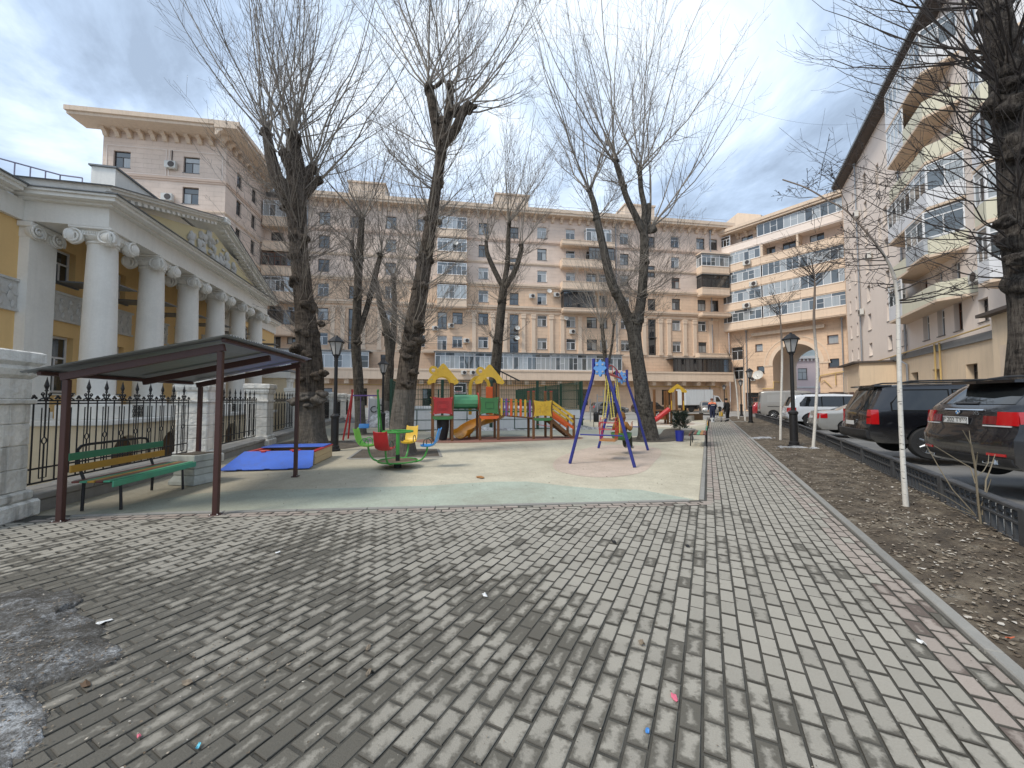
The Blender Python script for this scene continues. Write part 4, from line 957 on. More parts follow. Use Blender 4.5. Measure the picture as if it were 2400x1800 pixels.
# entablature, cornice, pediment
x0, x1 = -.62, 5*SP+.45; y0 = -.55
fobj(MB().box(x0, x1, y0, y0+1.1, 7.62, 8.3).box(x0, x0+1.1, y0+1.1, WY, 7.62, 8.3).box(x1-1.1, x1, y0+1.1, WY, 7.62, 8.3).box(x0+1.1, x1-1.1, y0+1.1, WY, 8.2, 8.29), 'entablature', STUCCO, MS, MF)
fobj(MB().box(-14, x0-.001, WY-.15, WY+.3, 7.62, 8.3), 'wall_entablature', STUCCO, MS, MF); fobj(MB().box(x1+.001, 22, WY-.15, WY+.3, 7.62, 8.3), 'wall_entablature', STUCCO, MS, MF)
def moulding(name, xa, xb, ya, yb, sides):
    mb = MB()
    for d, za, zb in ((.18, 8.302, 8.38), (.42, 8.382, 8.5), (.5, 8.502, 8.58)): mb.box(xa-d*sides[0], xb+d*sides[1], ya-d, yb, za, zb)
    return fobj(mb, name, STUCCO, MS, MF)
moulding('cornice', x0, x1, y0, WY, (1, 1)); moulding('cornice', -14, x0-.56, WY-.15, WY+.3, (0, 0)); moulding('cornice', x1+.56, 22, WY-.15, WY+.3, (0, 0))
fobj(MB().box(x0-.56, x1+.56, y0-.56, WY, 8.582, 8.61), 'cornice_flashing', ROOFM, MS, MF); fobj(MB().box(-14, x0-.57, WY-.72, WY+.4, 8.582, 8.62).box(x1+.57, 22, WY-.72, WY+.4, 8.582, 8.62), 'cornice_flashing', ROOFM, MS, MF)
xm = (x0+x1)/2; APX = 11.0; hl = (x1-x0)/2+.42; zb_ = 8.62
fobj(MB().prism([(x0+.3, zb_), (x1-.3, zb_), (xm, APX-.55)], y0+.12, y0+.5), 'tympanum', M('pale_yellow_plaster', (.68, .58, .34), .85, var=.07, vs=.6), MS, MF)
sl = math.atan2(APX-zb_, hl)
for sgn in (-1, 1):
    mb = MB(); n_ = (math.sin(sl)*sgn*-1*-1, math.cos(sl))
    L_ = hl/math.cos(sl)
    T = Matrix.Translation((xm-sgn*hl, 0, zb_-.03)) @ Matrix.Rotation(-sl if sgn > 0 else -(math.pi-sl), 4, 'Y')
    up = 1 if sgn > 0 else -1
    def slab(d0, d1, yy): 
        lo, hi = sorted((d0*up, d1*up)); mb.box(0, L_, y0-yy, WY, lo, hi, T)
    slab(.0, .10, .16); slab(.101, .2, .32); slab(.201, .27, .40)
    rk = fobj(mb, 'raking_cornice', STUCCO, MS, MF)
    lo, hi = sorted((.272*up, .30*up)); MB().box(-.1, L_, y0-.44, WY+3, lo, hi, T).obj('roof_edge', ROOFM, rk)
    dm = MB(); lo, hi = sorted((-.12*up, -.002*up)); dm.box(-.1, .1, y0-.2, y0+.11, lo, hi); dme = dm.mesh('dentil', STUCCO)
    for k in range(20):
        u = .5+(L_-.7)*k/20; p = T @ Vector((u, 0, 0)); put('dentil', dme, rk, p, rot=(0, -sl if sgn > 0 else -(math.pi-sl), 0))
for k in range(44):
    a = rnd.uniform(-2.3, 2.3); fobj(MB().blob((xm+a, y0+.08, 8.9+rnd.random()*(1.5-abs(a)*.5)), rnd.uniform(.09, .2), k, .4, 2, (rnd.uniform(.6, 1.5), .6, rnd.uniform(.7, 1.9))), 'relief_figure', REL, MS, MF, 40)
MB().box(xm-.2, xm+.2, y0-.56, WY, APX-.02, APX+.26).obj('ridge_cap', STUCCO, MS, loc=MF.o-MS.location, rz=MF.a)
# attic block and roof behind
at_ = fobj(MB().box(-.1, 5*SP+.1, -.33, .39, 8.63, 10.0), 'attic', STUCCO, MS, MF); MB().box(-.16, 5*SP+.16, -.39, .45, 10.002, 10.06).obj('attic_cap', ROOFM, at_)
fobj(MB().prism([(WY-.6, 8.63), (WY+5, 8.63), (WY+5, 10.0)], -14, -.51, Matrix(((0, 1, 0, 0), (1, 0, 0, 0), (0, 0, 1, 0), (0, 0, 0, 1)))), 'roof', ROOFM, MS, MF)
RAILM = M('lilac_rail', (.34, .31, .40), .5, var=.1)
rl = MB(); rp = [(-13, 2.3), (-.9, 2.3), (-.2, 1.2), (-.15, .6)]
for (xa, ya), (xb, yb) in zip(rp, rp[1:]):
    for z in (8.75, 9.5): rl.tube([(xa, ya, z), (xb, yb, z)], .025, 5)
    k = max(1, int(math.hypot(xb-xa, yb-ya)/.32))
    for i in range(k+1): u = i/k; rl.tube([(xa+(xb-xa)*u, ya+(yb-ya)*u, 8.63), (xa+(xb-xa)*u, ya+(yb-ya)*u, 9.5)], .018, 5)
fobj(rl, 'roof_rail', RAILM, MS, MF)
# low side wing beyond the portico
SW = thing('mansion_wing', 'low cream wing with white half columns beyond the portico', 'building', MF.w(17.5, 0))
wall(SW, MF, 15.4, 22.5, -1.6, 3.3, [op(17.0, .6, .9, 1.8), op(19.6, .6, .9, 1.8)], CREAM, .25, -1.2)
for x in (17.0, 19.6): window(SW, MF, x, .6, .9, 1.8, FRD, 2, .7, GLASSD, y=-1.05)
fobj(MB().box(15.2, 22.5, -1.55, 2, 3.3, 3.75), 'cornice', STUCCO, SW, MF); fobj(MB().box(15.39, 15.4, -1.2, 2, -1.6, 3.3), 'wall', CREAM, SW, MF)
hc = MB().lathe([(.22, .1), (.2, .15), (.17, 3.0), (.24, 3.05), (.24, 3.29)], 16, (0, 0)).mesh('half_column', STUCCO, 35)
for x in (15.7, 16.3, 17.75, 18.35, 20.4, 21): fput('half_column', hc, SW, MF, x, -1.25)
fobj(MB().prism([(-1.7, 3.75), (2, 3.75), (2, 4.9)], 15.2, 22.5, Matrix(((0, 1, 0, 0), (1, 0, 0, 0), (0, 0, 1, 0), (0, 0, 0, 1)))), 'roof', ROOFM, SW, MF)

# ------------------------------------------------------------------ stone pillars, curb and iron fence
PIL = FLINE[1:9]
pdir = math.atan2(FLINE[5][1]-FLINE[1][1], FLINE[5][0]-FLINE[1][0])
for i, (x, y) in enumerate(PIL):
    lab = ['big weathered stone pillar at the near end of the iron fence', 'white stone pillar behind the planter box, under the shelter roof', 'white stone pillar just beyond the sandbox', 'white stone pillar right behind the huge tree', 'white stone pillar peeking out right of the huge tree', 'white fence pillar left of the red swing legs', 'white fence pillar inside the far swing frame', 'last white pillar at the corner of the fence'][i]
    t = thing('stone_pillar', lab, 'pillar', (x, y, 0), pdir, 'fence pillars')
    w = .35 if i == 0 else .33; top = 2.28 if i == 0 else 2.2
    MB().bbox(-w-.1, w+.1, -w-.1, w+.1, -.02, .22, .03).obj('foundation', STONE, t)
    MB().bbox(-w-.05, w+.05, -w-.05, w+.05, .224, .36, .03).obj('base', STONE, t)
    hs = [.36, .66, .98, 1.28, 1.55] if i < 3 else [.36, .98, 1.55]
    for k, (za, zb) in enumerate(zip(hs, hs[1:])):
        if k % 2 == 0 or i > 2: MB().bbox(-w, w, -w, w, za+.004, zb, .012).obj('stone_block', STONE, t)
        else:
            s_ = .15*w; MB().bbox(-w, s_, -w, w, za+.004, zb, .012).obj('stone_block', STONE, t); MB().bbox(s_+.004, w, -w+.003, w-.004, za+.004, zb, .012).obj('stone_block', STONE, t)
    MB().bbox(-w-.04, w+.04, -w-.04, w+.04, 1.554, 1.62, .012).bbox(-w, w, -w, w, 1.622, top-.38, .012).obj('neck', STONE, t)
    MB().lathe([(w*1.37, top-.378), (w*1.55, top-.33), (w*1.65, top-.25), (w*1.55, top-.2), (w*1.75, top-.15), (w*1.75, top-.02), (w*1.6, top)], 4, ph=.5).obj('cap', STONE, t)
hook = None
def bar(x, z0, z1, r=.011, n=6): return MB().tube([(x, 0, z0), (x, 0, z1)], r, n)
SPEAR = MB().tube([(0,0,.36),(0,0,.94)], .0105, 6).tube([(0,0,1.03),(0,0,1.74)], .0105, 6).lathe([(.011,1.74),(.022,1.755),(.014,1.775),(.03,1.83),(.008,1.93),(.002,1.97)], 8).mesh('spear_bar', BLACKM)
_v = MB()
for s_ in (-1, 1):
    _v.tube([(s_*(.006+.05*math.sin(t*.5)), 0, 1.6+.0+.10*t/3) for t in np.linspace(0, 3, 6)], .010, 5)
    _v.tube([(s_*(.055+.022*math.cos(t)), 0, 1.70+.022*math.sin(t)) for t in np.linspace(0, 6.28, 9, endpoint=False)], .009, 5, True)
    _v.tube([(s_*.01, 0, 1.645), (s_*.07, 0, 1.632), (s_*.12, 0, 1.60)], [.014, .011, .008], 5)
SCROLL = _v.mesh('scroll', BLACKM)
CLUB = MB().tube([(0,0,.36),(0,0,1.62)], .0105, 6).blob((0,0,1.665), .03, 1, .1, 1, (1,.6,1)).blob((-.03,0,1.64), .024, 2, .1, 1, (1,.6,1)).blob((.03,0,1.64), .024, 3, .1, 1, (1,.6,1)).mesh('club_bar', BLACKM, 40)
FRAME = MB().tube([(-.058,0,.42),(-.058,0,1.49),(.058,0,1.49),(.058,0,.42),(.02,0,.42)], .0095, 4).tube([(-.058,0,.42),(-.02,0,.42)], .0095, 4).mesh('bar_frame', BLACKM)
RING = MB().tube([(.036*math.cos(t),0,.985+.048*math.sin(t)) for t in np.linspace(0,6.28,14,endpoint=False)], .0085, 5, True).mesh('ring', BLACKM)
for i, (a, b) in enumerate(zip(PIL, PIL[1:])):
    L_ = math.hypot(b[0]-a[0], b[1]-a[1]); an = math.atan2(b[1]-a[1], b[0]-a[0])
    cb = MB(); 
    k = 4 if i < 3 else 2
    ct = tag(MB().bbox(.45, L_-.45, -.30, .26, -1.62, .17, .02).obj('stone_curb', CONC, None, loc=(a[0], a[1], 0), rz=an), ['low stone curb under the nearest fence bay, behind the bench', 'low stone curb under the fence bay behind the sandbox', 'low stone curb by the huge tree', 'low stone curb just beyond the huge tree', 'low stone curb behind the lamp by the huge tree', 'low stone curb left of the red swing legs', 'low stone curb seen inside the far swing frame'][i], 'curb', 'curbs under the iron fence')
    for j in range(k):
        u0 = .45+(L_-.9)*j/k; u1 = .45+(L_-.9)*(j+1)/k
        MB().bbox(u0+.005, u1-.005, -.34, .28, .172, .275+rnd.uniform(-.012, .012), .015).obj('coping_stone', CONC, ct)
    lab = ['black wrought iron fence bay behind the bench', 'black wrought iron fence bay behind the blue sandbox lid', 'black wrought iron fence bay left of the huge tree', 'black wrought iron fence bay just right of the huge tree', 'black wrought iron fence bay behind the lamp by the huge tree', 'black wrought iron fence bay left of the red swing legs', 'black wrought iron fence bay seen inside the far swing frame'][i]
    t = thing('iron_fence', lab, 'fence', (a[0], a[1], 0), an, 'wrought iron fence bays')
    w = .42; rr = MB()
    for z in (1.555, 1.60): rr.box(w, L_-w, -.012, .012, z-.012, z+.012)
    rr.obj('top_rail', BLACKM, t); MB().box(w, L_-w, -.01, .01, .56, .585).obj('lower_rail', BLACKM, t); MB().box(w, L_-w, -.014, .014, .345, .37).obj('bottom_rail', BLACKM, t)
    n_ = int((L_-2*w)/.36); p = (L_-2*w)/n_
    if i < 4:
        for j in range(n_):
            x = w+p*(j+.5)
            for m_e, nm in ((SPEAR, 'spear_bar'), (SCROLL, 'scroll'), (FRAME, 'bar_frame'), (RING, 'ring')): put(nm, m_e, t, (x, 0, 0))
            put('club_bar', CLUB, t, (x+p/2, 0, 0))
    else:
        mb = MB()
        for j in range(n_):
            x = w+p*(j+.5)
            mb.tube([(x, 0, .36), (x, 0, 1.95)], [.0105, .008], 4); mb.tube([(x+p/2, 0, .36), (x+p/2, 0, 1.68)], .012, 4)
            for s_ in (-.058, .058): mb.tube([(x+s_, 0, .42), (x+s_, 0, 1.49)], .01, 4)
        mb.obj('bar', BLACKM, t)
# white wall closing the yard at the far left, with gate pillars
tw = thing('yard_wall', 'low white wall with pillars closing the far left corner', 'wall', (-12.5, 38.2, 0))
WHITEW = M('white_wash', (.60, .60, .585), .85, var=.12, vs=2, streak=.4)
for k in range(4): MB().bbox(-3.2+k*1.5, -2.7+k*1.5, -.25, .25, -.05, 2.0, .02).obj('pillar', WHITEW, tw)
MB().box(-2.7, 2.0, -.1, .1, -.05, .9).obj('wall', WHITEW, tw)
# ------------------------------------------------------------------ trees
def bark_mat(name, dark, lite, wash=None, vs=(9, 9, 1.1)):
    m, t, b = nodes(name); c = ocoord(t, vs); n = noise(t, c, 1.6, 7, .62, 1.4); nh = noise(t, ocoord(t, (3, 3, 9)), 1.3, 4, .6); n = math_(t, 'MULTIPLY_ADD', nh, .35, math_(t, 'MULTIPLY', n, .72)); n2 = noise(t, ocoord(t), 1.2, 4)
    col = ramp(t, n, [(.38, tuple(x*.22 for x in dark)), (.49, dark), (.62, lite)])
    col = mixc(t, 1, col, math_(t, 'MULTIPLY_ADD', n2, .7, .62), 'MULTIPLY')
    if wash:
        s = nd(t, 'ShaderNodeSeparateXYZ'); t.links.new(ocoord(t), s.inputs[0])
        z = math_(t, 'ADD', s.outputs[2], math_(t, 'MULTIPLY_ADD', n, .22, -.11)); k = math_(t, 'MULTIPLY', math_(t, 'LESS_THAN', z, wash), math_(t, 'MULTIPLY_ADD', n, 1.1, .1), clamp=True)
        col = mixc(t, math_(t, 'MULTIPLY', k, .55), col, (.22, .205, .18))
    t.links.new(col, b.inputs['Base Color']); b.inputs['Roughness'].default_value = .92; b.inputs['Specular IOR Level'].default_value = .25
    bump(t, b, n, .10); return m
BARKP = bark_mat('poplar_bark', (.058, .045, .034), (.125, .10, .078), 1.95); BARKF = bark_mat('grey_bark', (.068, .060, .05), (.135, .12, .10), None, (6, 6, 2.2)); BARK2 = bark_mat('old_bark', (.062, .052, .042), (.13, .112, .09), 1.6)
TWIG = M('twig_bark', (.165, .14, .12), .85, var=.3, vs=.8); TWIGP = M('pale_twig', (.285, .25, .21), .85, var=.3, vs=.8); TWIGD = M('dark_twig', (.055, .045, .04), .85, var=.3, vs=.8)
def cr(P, n):
    """Catmull-Rom resampling of rows (x, y, z, r)"""
    P = np.array(P, float); P = np.vstack([2*P[0]-P[1], P, 2*P[-1]-P[-2]]); out = []
    for i in range(1, len(P)-2):
        a, b, c, d = P[i-1:i+3]
        for j in range(n): u = j/n; out.append(.5*((2*b)+(c-a)*u+(2*a-5*b+4*c-d)*u*u+(3*b-a-3*c+d)*u**3))
    out.append(P[-2]); return np.array(out)
def limb_np(P, q, n=20, rough=.07, flare=0):
    P = cr(P, 8); K = len(P); V, Q = tubes_np(P[None, :, :3], np.maximum(P[None, :, 3], .012), n)
    V = V.reshape(K, n, 3); c = P[:, None, :3]; th = np.arange(n)*2*np.pi/n; z = P[:, 2][:, None]; f = np.ones((K, n))
    for k in range(5):
        m_ = q.integers(2, 9); f += rough*(.6/(1+.25*k))*np.sin(m_*th[None]+q.uniform(0, 6)+z*q.uniform(-.9, .9))*(.6+.4*np.sin(z*q.uniform(.5, 2)+q.uniform(0, 6)))
    f += rough*.5*np.sin(7*th[None]+2.2*np.sin(z*.9))
    if flare:
        z0 = z-P[0, 2]; f += flare*np.exp(-z0/.35)*(1+.35*np.sin(5*th[None]+1))
    V = c+(V-c)*f[:, :, None]; V = V.reshape(-1, 3)
    # close the top
    top = len(V); V = np.vstack([V, P[-1:, :3]+np.array([[0, 0, P[-1, 3]*.3]])]); l = (K-1)*n
    Q = np.vstack([Q, [[l+j, l+(j+1) % n, top, top] for j in range(n)]]); return V, Q
def shoots(q, base, d, Ln, r0, K=8, bend=.35, wig=.02):
    N_ = len(base); t = np.linspace(0, 1, K)[None, :, None]; up = np.array([0, 0, 1.])
    P = base[:, None]+Ln[:, None, None]*(d[:, None]*t*(1-.25*bend*t)+up*(bend*t*t)[..., :])
    w = np.cumsum(q.normal(0, 1, (N_, K, 3)), 1)*wig*Ln[:, None, None]/2.2; w -= w[:, :1]; P = P+w
    Rr = r0[:, None]*(1-.86*np.linspace(0, 1, K)[None]**.9); return P, np.maximum(Rr, .0035)
def kids(q, P, Rr, per, lmin, lmax, ang, rmul, K, bend, tmin=.15):
    N_, Kp, _ = P.shape; n = int(N_*per); i = q.integers(0, N_, n); t = tmin+(.97-tmin)*q.random(n); f = t*(Kp-1); a = np.minimum(f.astype(int), Kp-2); u = (f-a)[:, None]
    b = P[i, a]*(1-u)+P[i, a+1]*u; T = P[i, a+1]-P[i, a]; T /= np.linalg.norm(T, axis=1, keepdims=True)+1e-9
    v = q.normal(0, 1, (n, 3)); v -= (v*T).sum(1, keepdims=True)*T; v /= np.linalg.norm(v, axis=1, keepdims=True)+1e-9
    aa = R(ang)*(.6+.8*q.random(n))[:, None]; d = T*np.cos(aa)+v*np.sin(aa)
    Lp = np.linalg.norm(P[i, -1]-P[i, 0], axis=1); Ln = Lp*(lmin+(lmax-lmin)*q.random(n))*(1.15-.75*t)
    r0 = np.minimum((Rr[i, a])*rmul, .03); return shoots(q, b, d, Ln, r0, K, bend, .03)
def tree(name, label, base, limbs, heads, knots=(), seed=0, bark=None, twig=None, per=(14, 3.2), K=(9, 6, 3), burls=(), group=None, n=20, flare=.25, rough=.07, rsh=.035, minr=.0042):
    q = np.random.default_rng(seed); base = Vector(base); t = thing(name, label, 'tree', base, 0, group); b = np.array(base)
    parts = [limb_np([(p[0]-b[0], p[1]-b[1], p[2]-b[2], p[3]) for p in l], q, n if k == 0 else max(10, n-6), rough, flare if k == 0 else 0) for k, l in enumerate(limbs)]
    V, Q = cat_np(parts)
    bb = MB()
    for i, (p, r) in enumerate(burls): bb.blob((p[0]-b[0], p[1]-b[1], p[2]-b[2]), r, i+seed, .5, 3, (1.15, 1, .8))
    for i, hh in enumerate(heads):
        hp = hh[0]; rr_ = 1.22*min(((np.linalg.norm(np.array(p[:3])-np.array(hp)), p[3]) for l_ in limbs for p in l_))[1]; bb.blob((hp[0]-b[0], hp[1]-b[1], hp[2]-b[2]-rr_*.5), rr_, i+seed*3, .55, 3, (1, 1, .9))
    dense = np.vstack([cr(l_, 6) for l_ in limbs])
    for i, kk in enumerate(knots):
        j = int(np.argmin(np.linalg.norm(dense[:, :3]-np.array(kk[0]), axis=1))); hp = dense[j]; rr_ = hp[3]
        bb.blob((hp[0]-b[0]+q.normal(0, .2)*rr_, hp[1]-b[1]-.15*rr_, hp[2]-b[2]), rr_*1.06, i+seed*5, .42, 3, (1, 1, .75 if name != 'dark_tree' else 1.15))
    if bb.v: 
        tri = np.array([f+(f[2],) if len(f) == 3 else f for f in bb.f]); V, Q = cat_np([(V, Q), (np.array(bb.v), tri)])
    me = mesh_np('trunk', V, Q, bark or BARKP); put('trunk', me, t)
    B, D, Ls, Rs = [], [], [], []
    for p, cnt, L0, spread, lean, bl in heads:
        for k in range(cnt):
            th = R(min(spread*1.08, 80))*math.sqrt(q.random()); ph = q.uniform(0, 6.283)
            d = np.array((math.sin(th)*math.cos(ph)+lean[0], math.sin(th)*math.sin(ph)+lean[1], math.cos(th))); d /= np.linalg.norm(d)
            B.append((p[0]-b[0]+q.normal(0, .08), p[1]-b[1]+q.normal(0, .08), p[2]-b[2]+q.normal(0, .06))); D.append(d); Ls.append(L0*1.13*q.uniform(.6, 1.08)); Rs.append(rsh*q.uniform(.55, 1.15)*(L0/6)**.5)
    P1, R1 = shoots(q, np.array(B), np.array(D), np.array(Ls), np.array(Rs), K[0], .30, .022)
    G1 = [(P1, R1)]
    if knots:
        B, D, Ls, Rs = [], [], [], []
        for p, cnt, L0, lean in knots:
            for k in range(int(cnt*(1.5 if name != 'dark_tree' else 1.1))):
                ph = q.uniform(0, 6.283); el = q.uniform(.0, .9); d = np.array((math.cos(ph)+lean[0], math.sin(ph)+lean[1], el)); d /= np.linalg.norm(d)
                B.append((p[0]-b[0]+q.normal(0, .05), p[1]-b[1]+q.normal(0, .05), p[2]-b[2]+q.normal(0, .12))); D.append(d); Ls.append(L0*q.uniform(.5, 1.1)); Rs.append(.013*q.uniform(.7, 1.5)*(L0/2.5)**.5)
        G1.append(shoots(q, np.array(B), np.array(D), np.array(Ls), np.array(Rs), K[0], .4, .03))
    thick = []; thin = []
    for P, Rr in G1:
        thick.append(tubes_np(P, np.maximum(Rr, minr), 5)); P2, R2 = kids(q, P, Rr, per[0]*.62, .16, .46, 40, .42, K[1], .35); thin.append(tubes_np(P2, np.maximum(R2, minr*.9), 3))
        P3, R3 = kids(q, P2, R2, per[1]*.78, .22, .55, 46, .6, K[2], .2); thin.append(tubes_np(P3, np.maximum(R3, minr*.8), 3))
    put('bough', mesh_np('bough', *cat_np(thick), TWIGP if twig is None else twig), t)
    put('crown', mesh_np('crown', *cat_np(thin), TWIG if twig is None else twig), t); return t
SX = 2400/2212
def pts(Y, *L_): return [(*at(x*SX, y*SX, Y+(e[0] if e else 0)), r) for x, y, r, *e in L_]
def hd(Y, x, y, cnt, L0, spread=38, lx=0, ly=0, dy=0): return (at(x*SX, y*SX, Y+dy), cnt, L0, spread, (lx, ly), 0)
def kn(Y, x, y, cnt, L0, lx=0, ly=0): return (at(x*SX, y*SX, Y), cnt, L0, (lx, ly))
Y = 14.6
tree('poplar_tree', 'huge pollarded tree with knobbly burls on its thick trunk, beside the sandbox', (-7.55, Y, -.02),
    [[(-7.55, Y, -.1, .47)]+pts(Y, (673, 930, .44), (671, 870, .43), (670, 810, .44), (667, 750, .42), (661, 690, .36), (653, 610, .33), (645, 530, .32), (640, 455, .34), (640, 405, .33), (639, 360, .31), (634, 318, .25), (632, 290, .18)),
     pts(Y, (638, 470, .25), (617, 425, .26, -.2), (598, 385, .24, -.3), (586, 340, .2, -.35), (578, 300, .17, -.4), (576, 285, .16, -.4)), pts(Y, (642, 400, .25, .1), (663, 378, .22, .25), (676, 362, .16, .35)), pts(Y, (643, 430, .25, .2), (668, 405, .2, .4), (686, 388, .15, .5)), pts(Y, (632, 370, .22, -.2), (618, 340, .2, -.4), (612, 328, .14, -.5))],
    [hd(Y, 576, 283, 13, 6.6, 40, -.25, -.1, -.4), hd(Y, 632, 288, 16, 7.0, 40, 0), hd(Y, 612, 326, 9, 6.4, 48, -.25, -.2, -.5), hd(Y, 676, 360, 10, 6.8, 42, .3, .1, .3), hd(Y, 687, 386, 9, 6.6, 46, .35, .1, .5), hd(Y, 640, 300, 8, 5.5, 60)],
    [kn(Y, 655, 660, 10, 3.2), kn(Y, 655, 720, 14, 2.6), kn(Y, 640, 560, 12, 3.6), kn(Y, 628, 450, 12, 3.8, -.3), kn(Y, 648, 510, 10, 3.2), kn(Y, 605, 400, 8, 3.6, -.5), kn(Y, 650, 610, 8, 3.0)],
    11, per=(17, 3.0), n=30, rough=.055,
    burls=[((*at(668*SX+dx, y*SX, Y-.41),), r*1.15) for dx, y, r in ((-30, 752, .2), (-5, 768, .17), (-32, 775, .2), (18, 812, .15), (33, 806, .14), (-20, 818, .14), (-12, 858, .17), (20, 866, .2), (30, 850, .15), (-35, 868, .16), (0, 876, .14), (28, 700, .12), (-25, 715, .12))])
Y = 11.6
tree('leaning_tree', 'tall leaning pollarded tree standing in the earth pit behind the carousel', (-3.28, Y, -.02),
    [[(-3.28, Y, -.1, .37)]+pts(Y, (868, 930, .345), (874, 860, .315), (884, 780, .29), (893, 710, .275), (908, 620, .24), (918, 560, .22), (928, 500, .19), (940, 420, .16), (950, 355, .155), (957, 300, .17), (955, 275, .16)),
     pts(Y, (952, 320, .16), (940, 262, .15), (932, 215, .14), (927, 190, .13), (922, 182, .09)), pts(Y, (957, 300, .17, .1), (968, 250, .14, .2), (972, 205, .12, .25), (972, 178, .1, .25)), pts(Y, (957, 310, .16, -.1), (982, 282, .15, -.2), (1000, 245, .13, -.3), (1018, 226, .13, -.35)), pts(Y, (932, 190, .06), (945, 185, .05), (958, 172, .045))],
    [hd(Y, 926, 188, 14, 5.6, 46, -.25), hd(Y, 972, 190, 9, 5.2, 40, .1, .2, .2), hd(Y, 985, 235, 9, 5.2, 36, .35, 0, -.2), hd(Y, 1016, 228, 7, 3.6, 62, .5, 0, -.3), hd(Y, 950, 260, 7, 4.2, 60, -.2)],
    [kn(Y, 940, 400, 10, 3.4, -.3), kn(Y, 930, 470, 10, 3.2), kn(Y, 917, 560, 14, 3.2), kn(Y, 905, 625, 10, 2.8, -.2), kn(Y, 893, 715, 18, 2.8), kn(Y, 947, 330, 10, 3.4), kn(Y, 890, 760, 9, 1.6)],
    22, per=(15, 3.0), n=26, burls=[((*at(x*SX, y*SX, Y-.27),), r*1.2) for x, y, r in ((880, 830, .13), (890, 745, .14), (905, 735, .12), (878, 770, .11), (900, 700, .12), (893, 805, .1), (945, 480, .09), (905, 560, .09), (985, 232, .0))][:8])
Y = 15.9
tree('forked_tree', 'smooth grey forked tree growing right behind the blue swing', (5.55, Y, -.02),
    [[(5.62, Y, -.1, .40)]+pts(Y, (1400, 930, .36), (1390, 870, .31), (1380, 800, .28), (1372, 740, .27), (1368, 700, .29), (1370, 680, .28)),
     pts(Y, (1366, 715, .22), (1345, 660, .2), (1325, 620, .19), (1313, 580, .18), (1302, 530, .16), (1291, 480, .14), (1283, 440, .12), (1273, 410, .1)), pts(Y, (1374, 715, .22, .1), (1385, 650, .2, .2), (1390, 590, .19, .3), (1392, 530, .18, .3), (1390, 490, .17, .3)), pts(Y, (1391, 505, .15, .3), (1375, 470, .13, .2), (1355, 430, .12, .1), (1342, 390, .11, .1), (1330, 350, .1)), pts(Y, (1391, 500, .15, .3), (1392, 450, .12, .4), (1385, 410, .11, .5), (1382, 370, .1, .5)), pts(Y, (1392, 500, .1, .35), (1402, 460, .09, .35), (1402, 440, .085, .35))],
    [hd(Y, 1273, 408, 12, 6.2, 46, -.25), hd(Y, 1330, 345, 14, 6.6, 44, -.1), hd(Y, 1382, 368, 14, 6.6, 42, .15, .1, .5), hd(Y, 1405, 490, 6, 7.4, 30, .5, 0, .3)],
    [kn(Y, 1290, 470, 8, 3.0, -.2), kn(Y, 1391, 560, 10, 3.0, .2), kn(Y, 1385, 640, 10, 3.2, .2), kn(Y, 1330, 630, 8, 2.6), kn(Y, 1370, 695, 14, 2.2), kn(Y, 1350, 400, 8, 3.4)],
    33, bark=BARKF, per=(20, 3.4), n=22, rough=.04)
Y = 18.6
tree('leaning_tree', 'slim dark tree standing behind the far swing with the blue seat', (-7.3, Y, -.02),
    [[(-7.3, Y, -.1, .25)]+pts(Y, (778, 900, .23), (774, 820, .22), (769, 740, .21), (772, 660, .2), (776, 560, .18), (780, 500, .15), (782, 470, .12)), pts(Y, (775, 720, .13), (797, 650, .13, .2), (812, 590, .12, .3), (822, 550, .1, .3)), pts(Y, (775, 620, .1), (765, 560, .09), (760, 520, .08))],
    [hd(Y, 782, 472, 14, 5.0, 55), hd(Y, 822, 548, 9, 4.4, 55, .2), hd(Y, 760, 520, 7, 3.8, 60, -.2)], [kn(Y, 772, 650, 12, 3.0), kn(Y, 775, 560, 12, 3.0), kn(Y, 800, 640, 10, 2.6), kn(Y, 770, 740, 10, 2.2)], 44, bark=BARK2, per=(16, 2.6), K=(8, 5, 3), minr=.0055)
Y = 26
tree('leaning_tree', 'grey twin stemmed tree beyond the leaning tree, by the far lamp', (*at(838*SX, 905*SX, Y).xy, -.02),
    [pts(Y, (838, 935, .33), (838, 850, .3), (842, 780, .27), (835, 710, .24), (822, 660, .2), (812, 610, .15)), pts(Y, (842, 790, .2), (850, 720, .2, .3), (852, 660, .18, .4), (850, 600, .14, .4))],
    [hd(Y, 812, 610, 12, 5.0, 55, -.1), hd(Y, 850, 600, 14, 5.2, 55, .1)], [kn(Y, 838, 720, 12, 3.0), kn(Y, 850, 660, 12, 3.0)], 55, bark=BARK2, twig=TWIGP, per=(14, 2.4), K=(7, 5, 3), minr=.007)
Y = 24
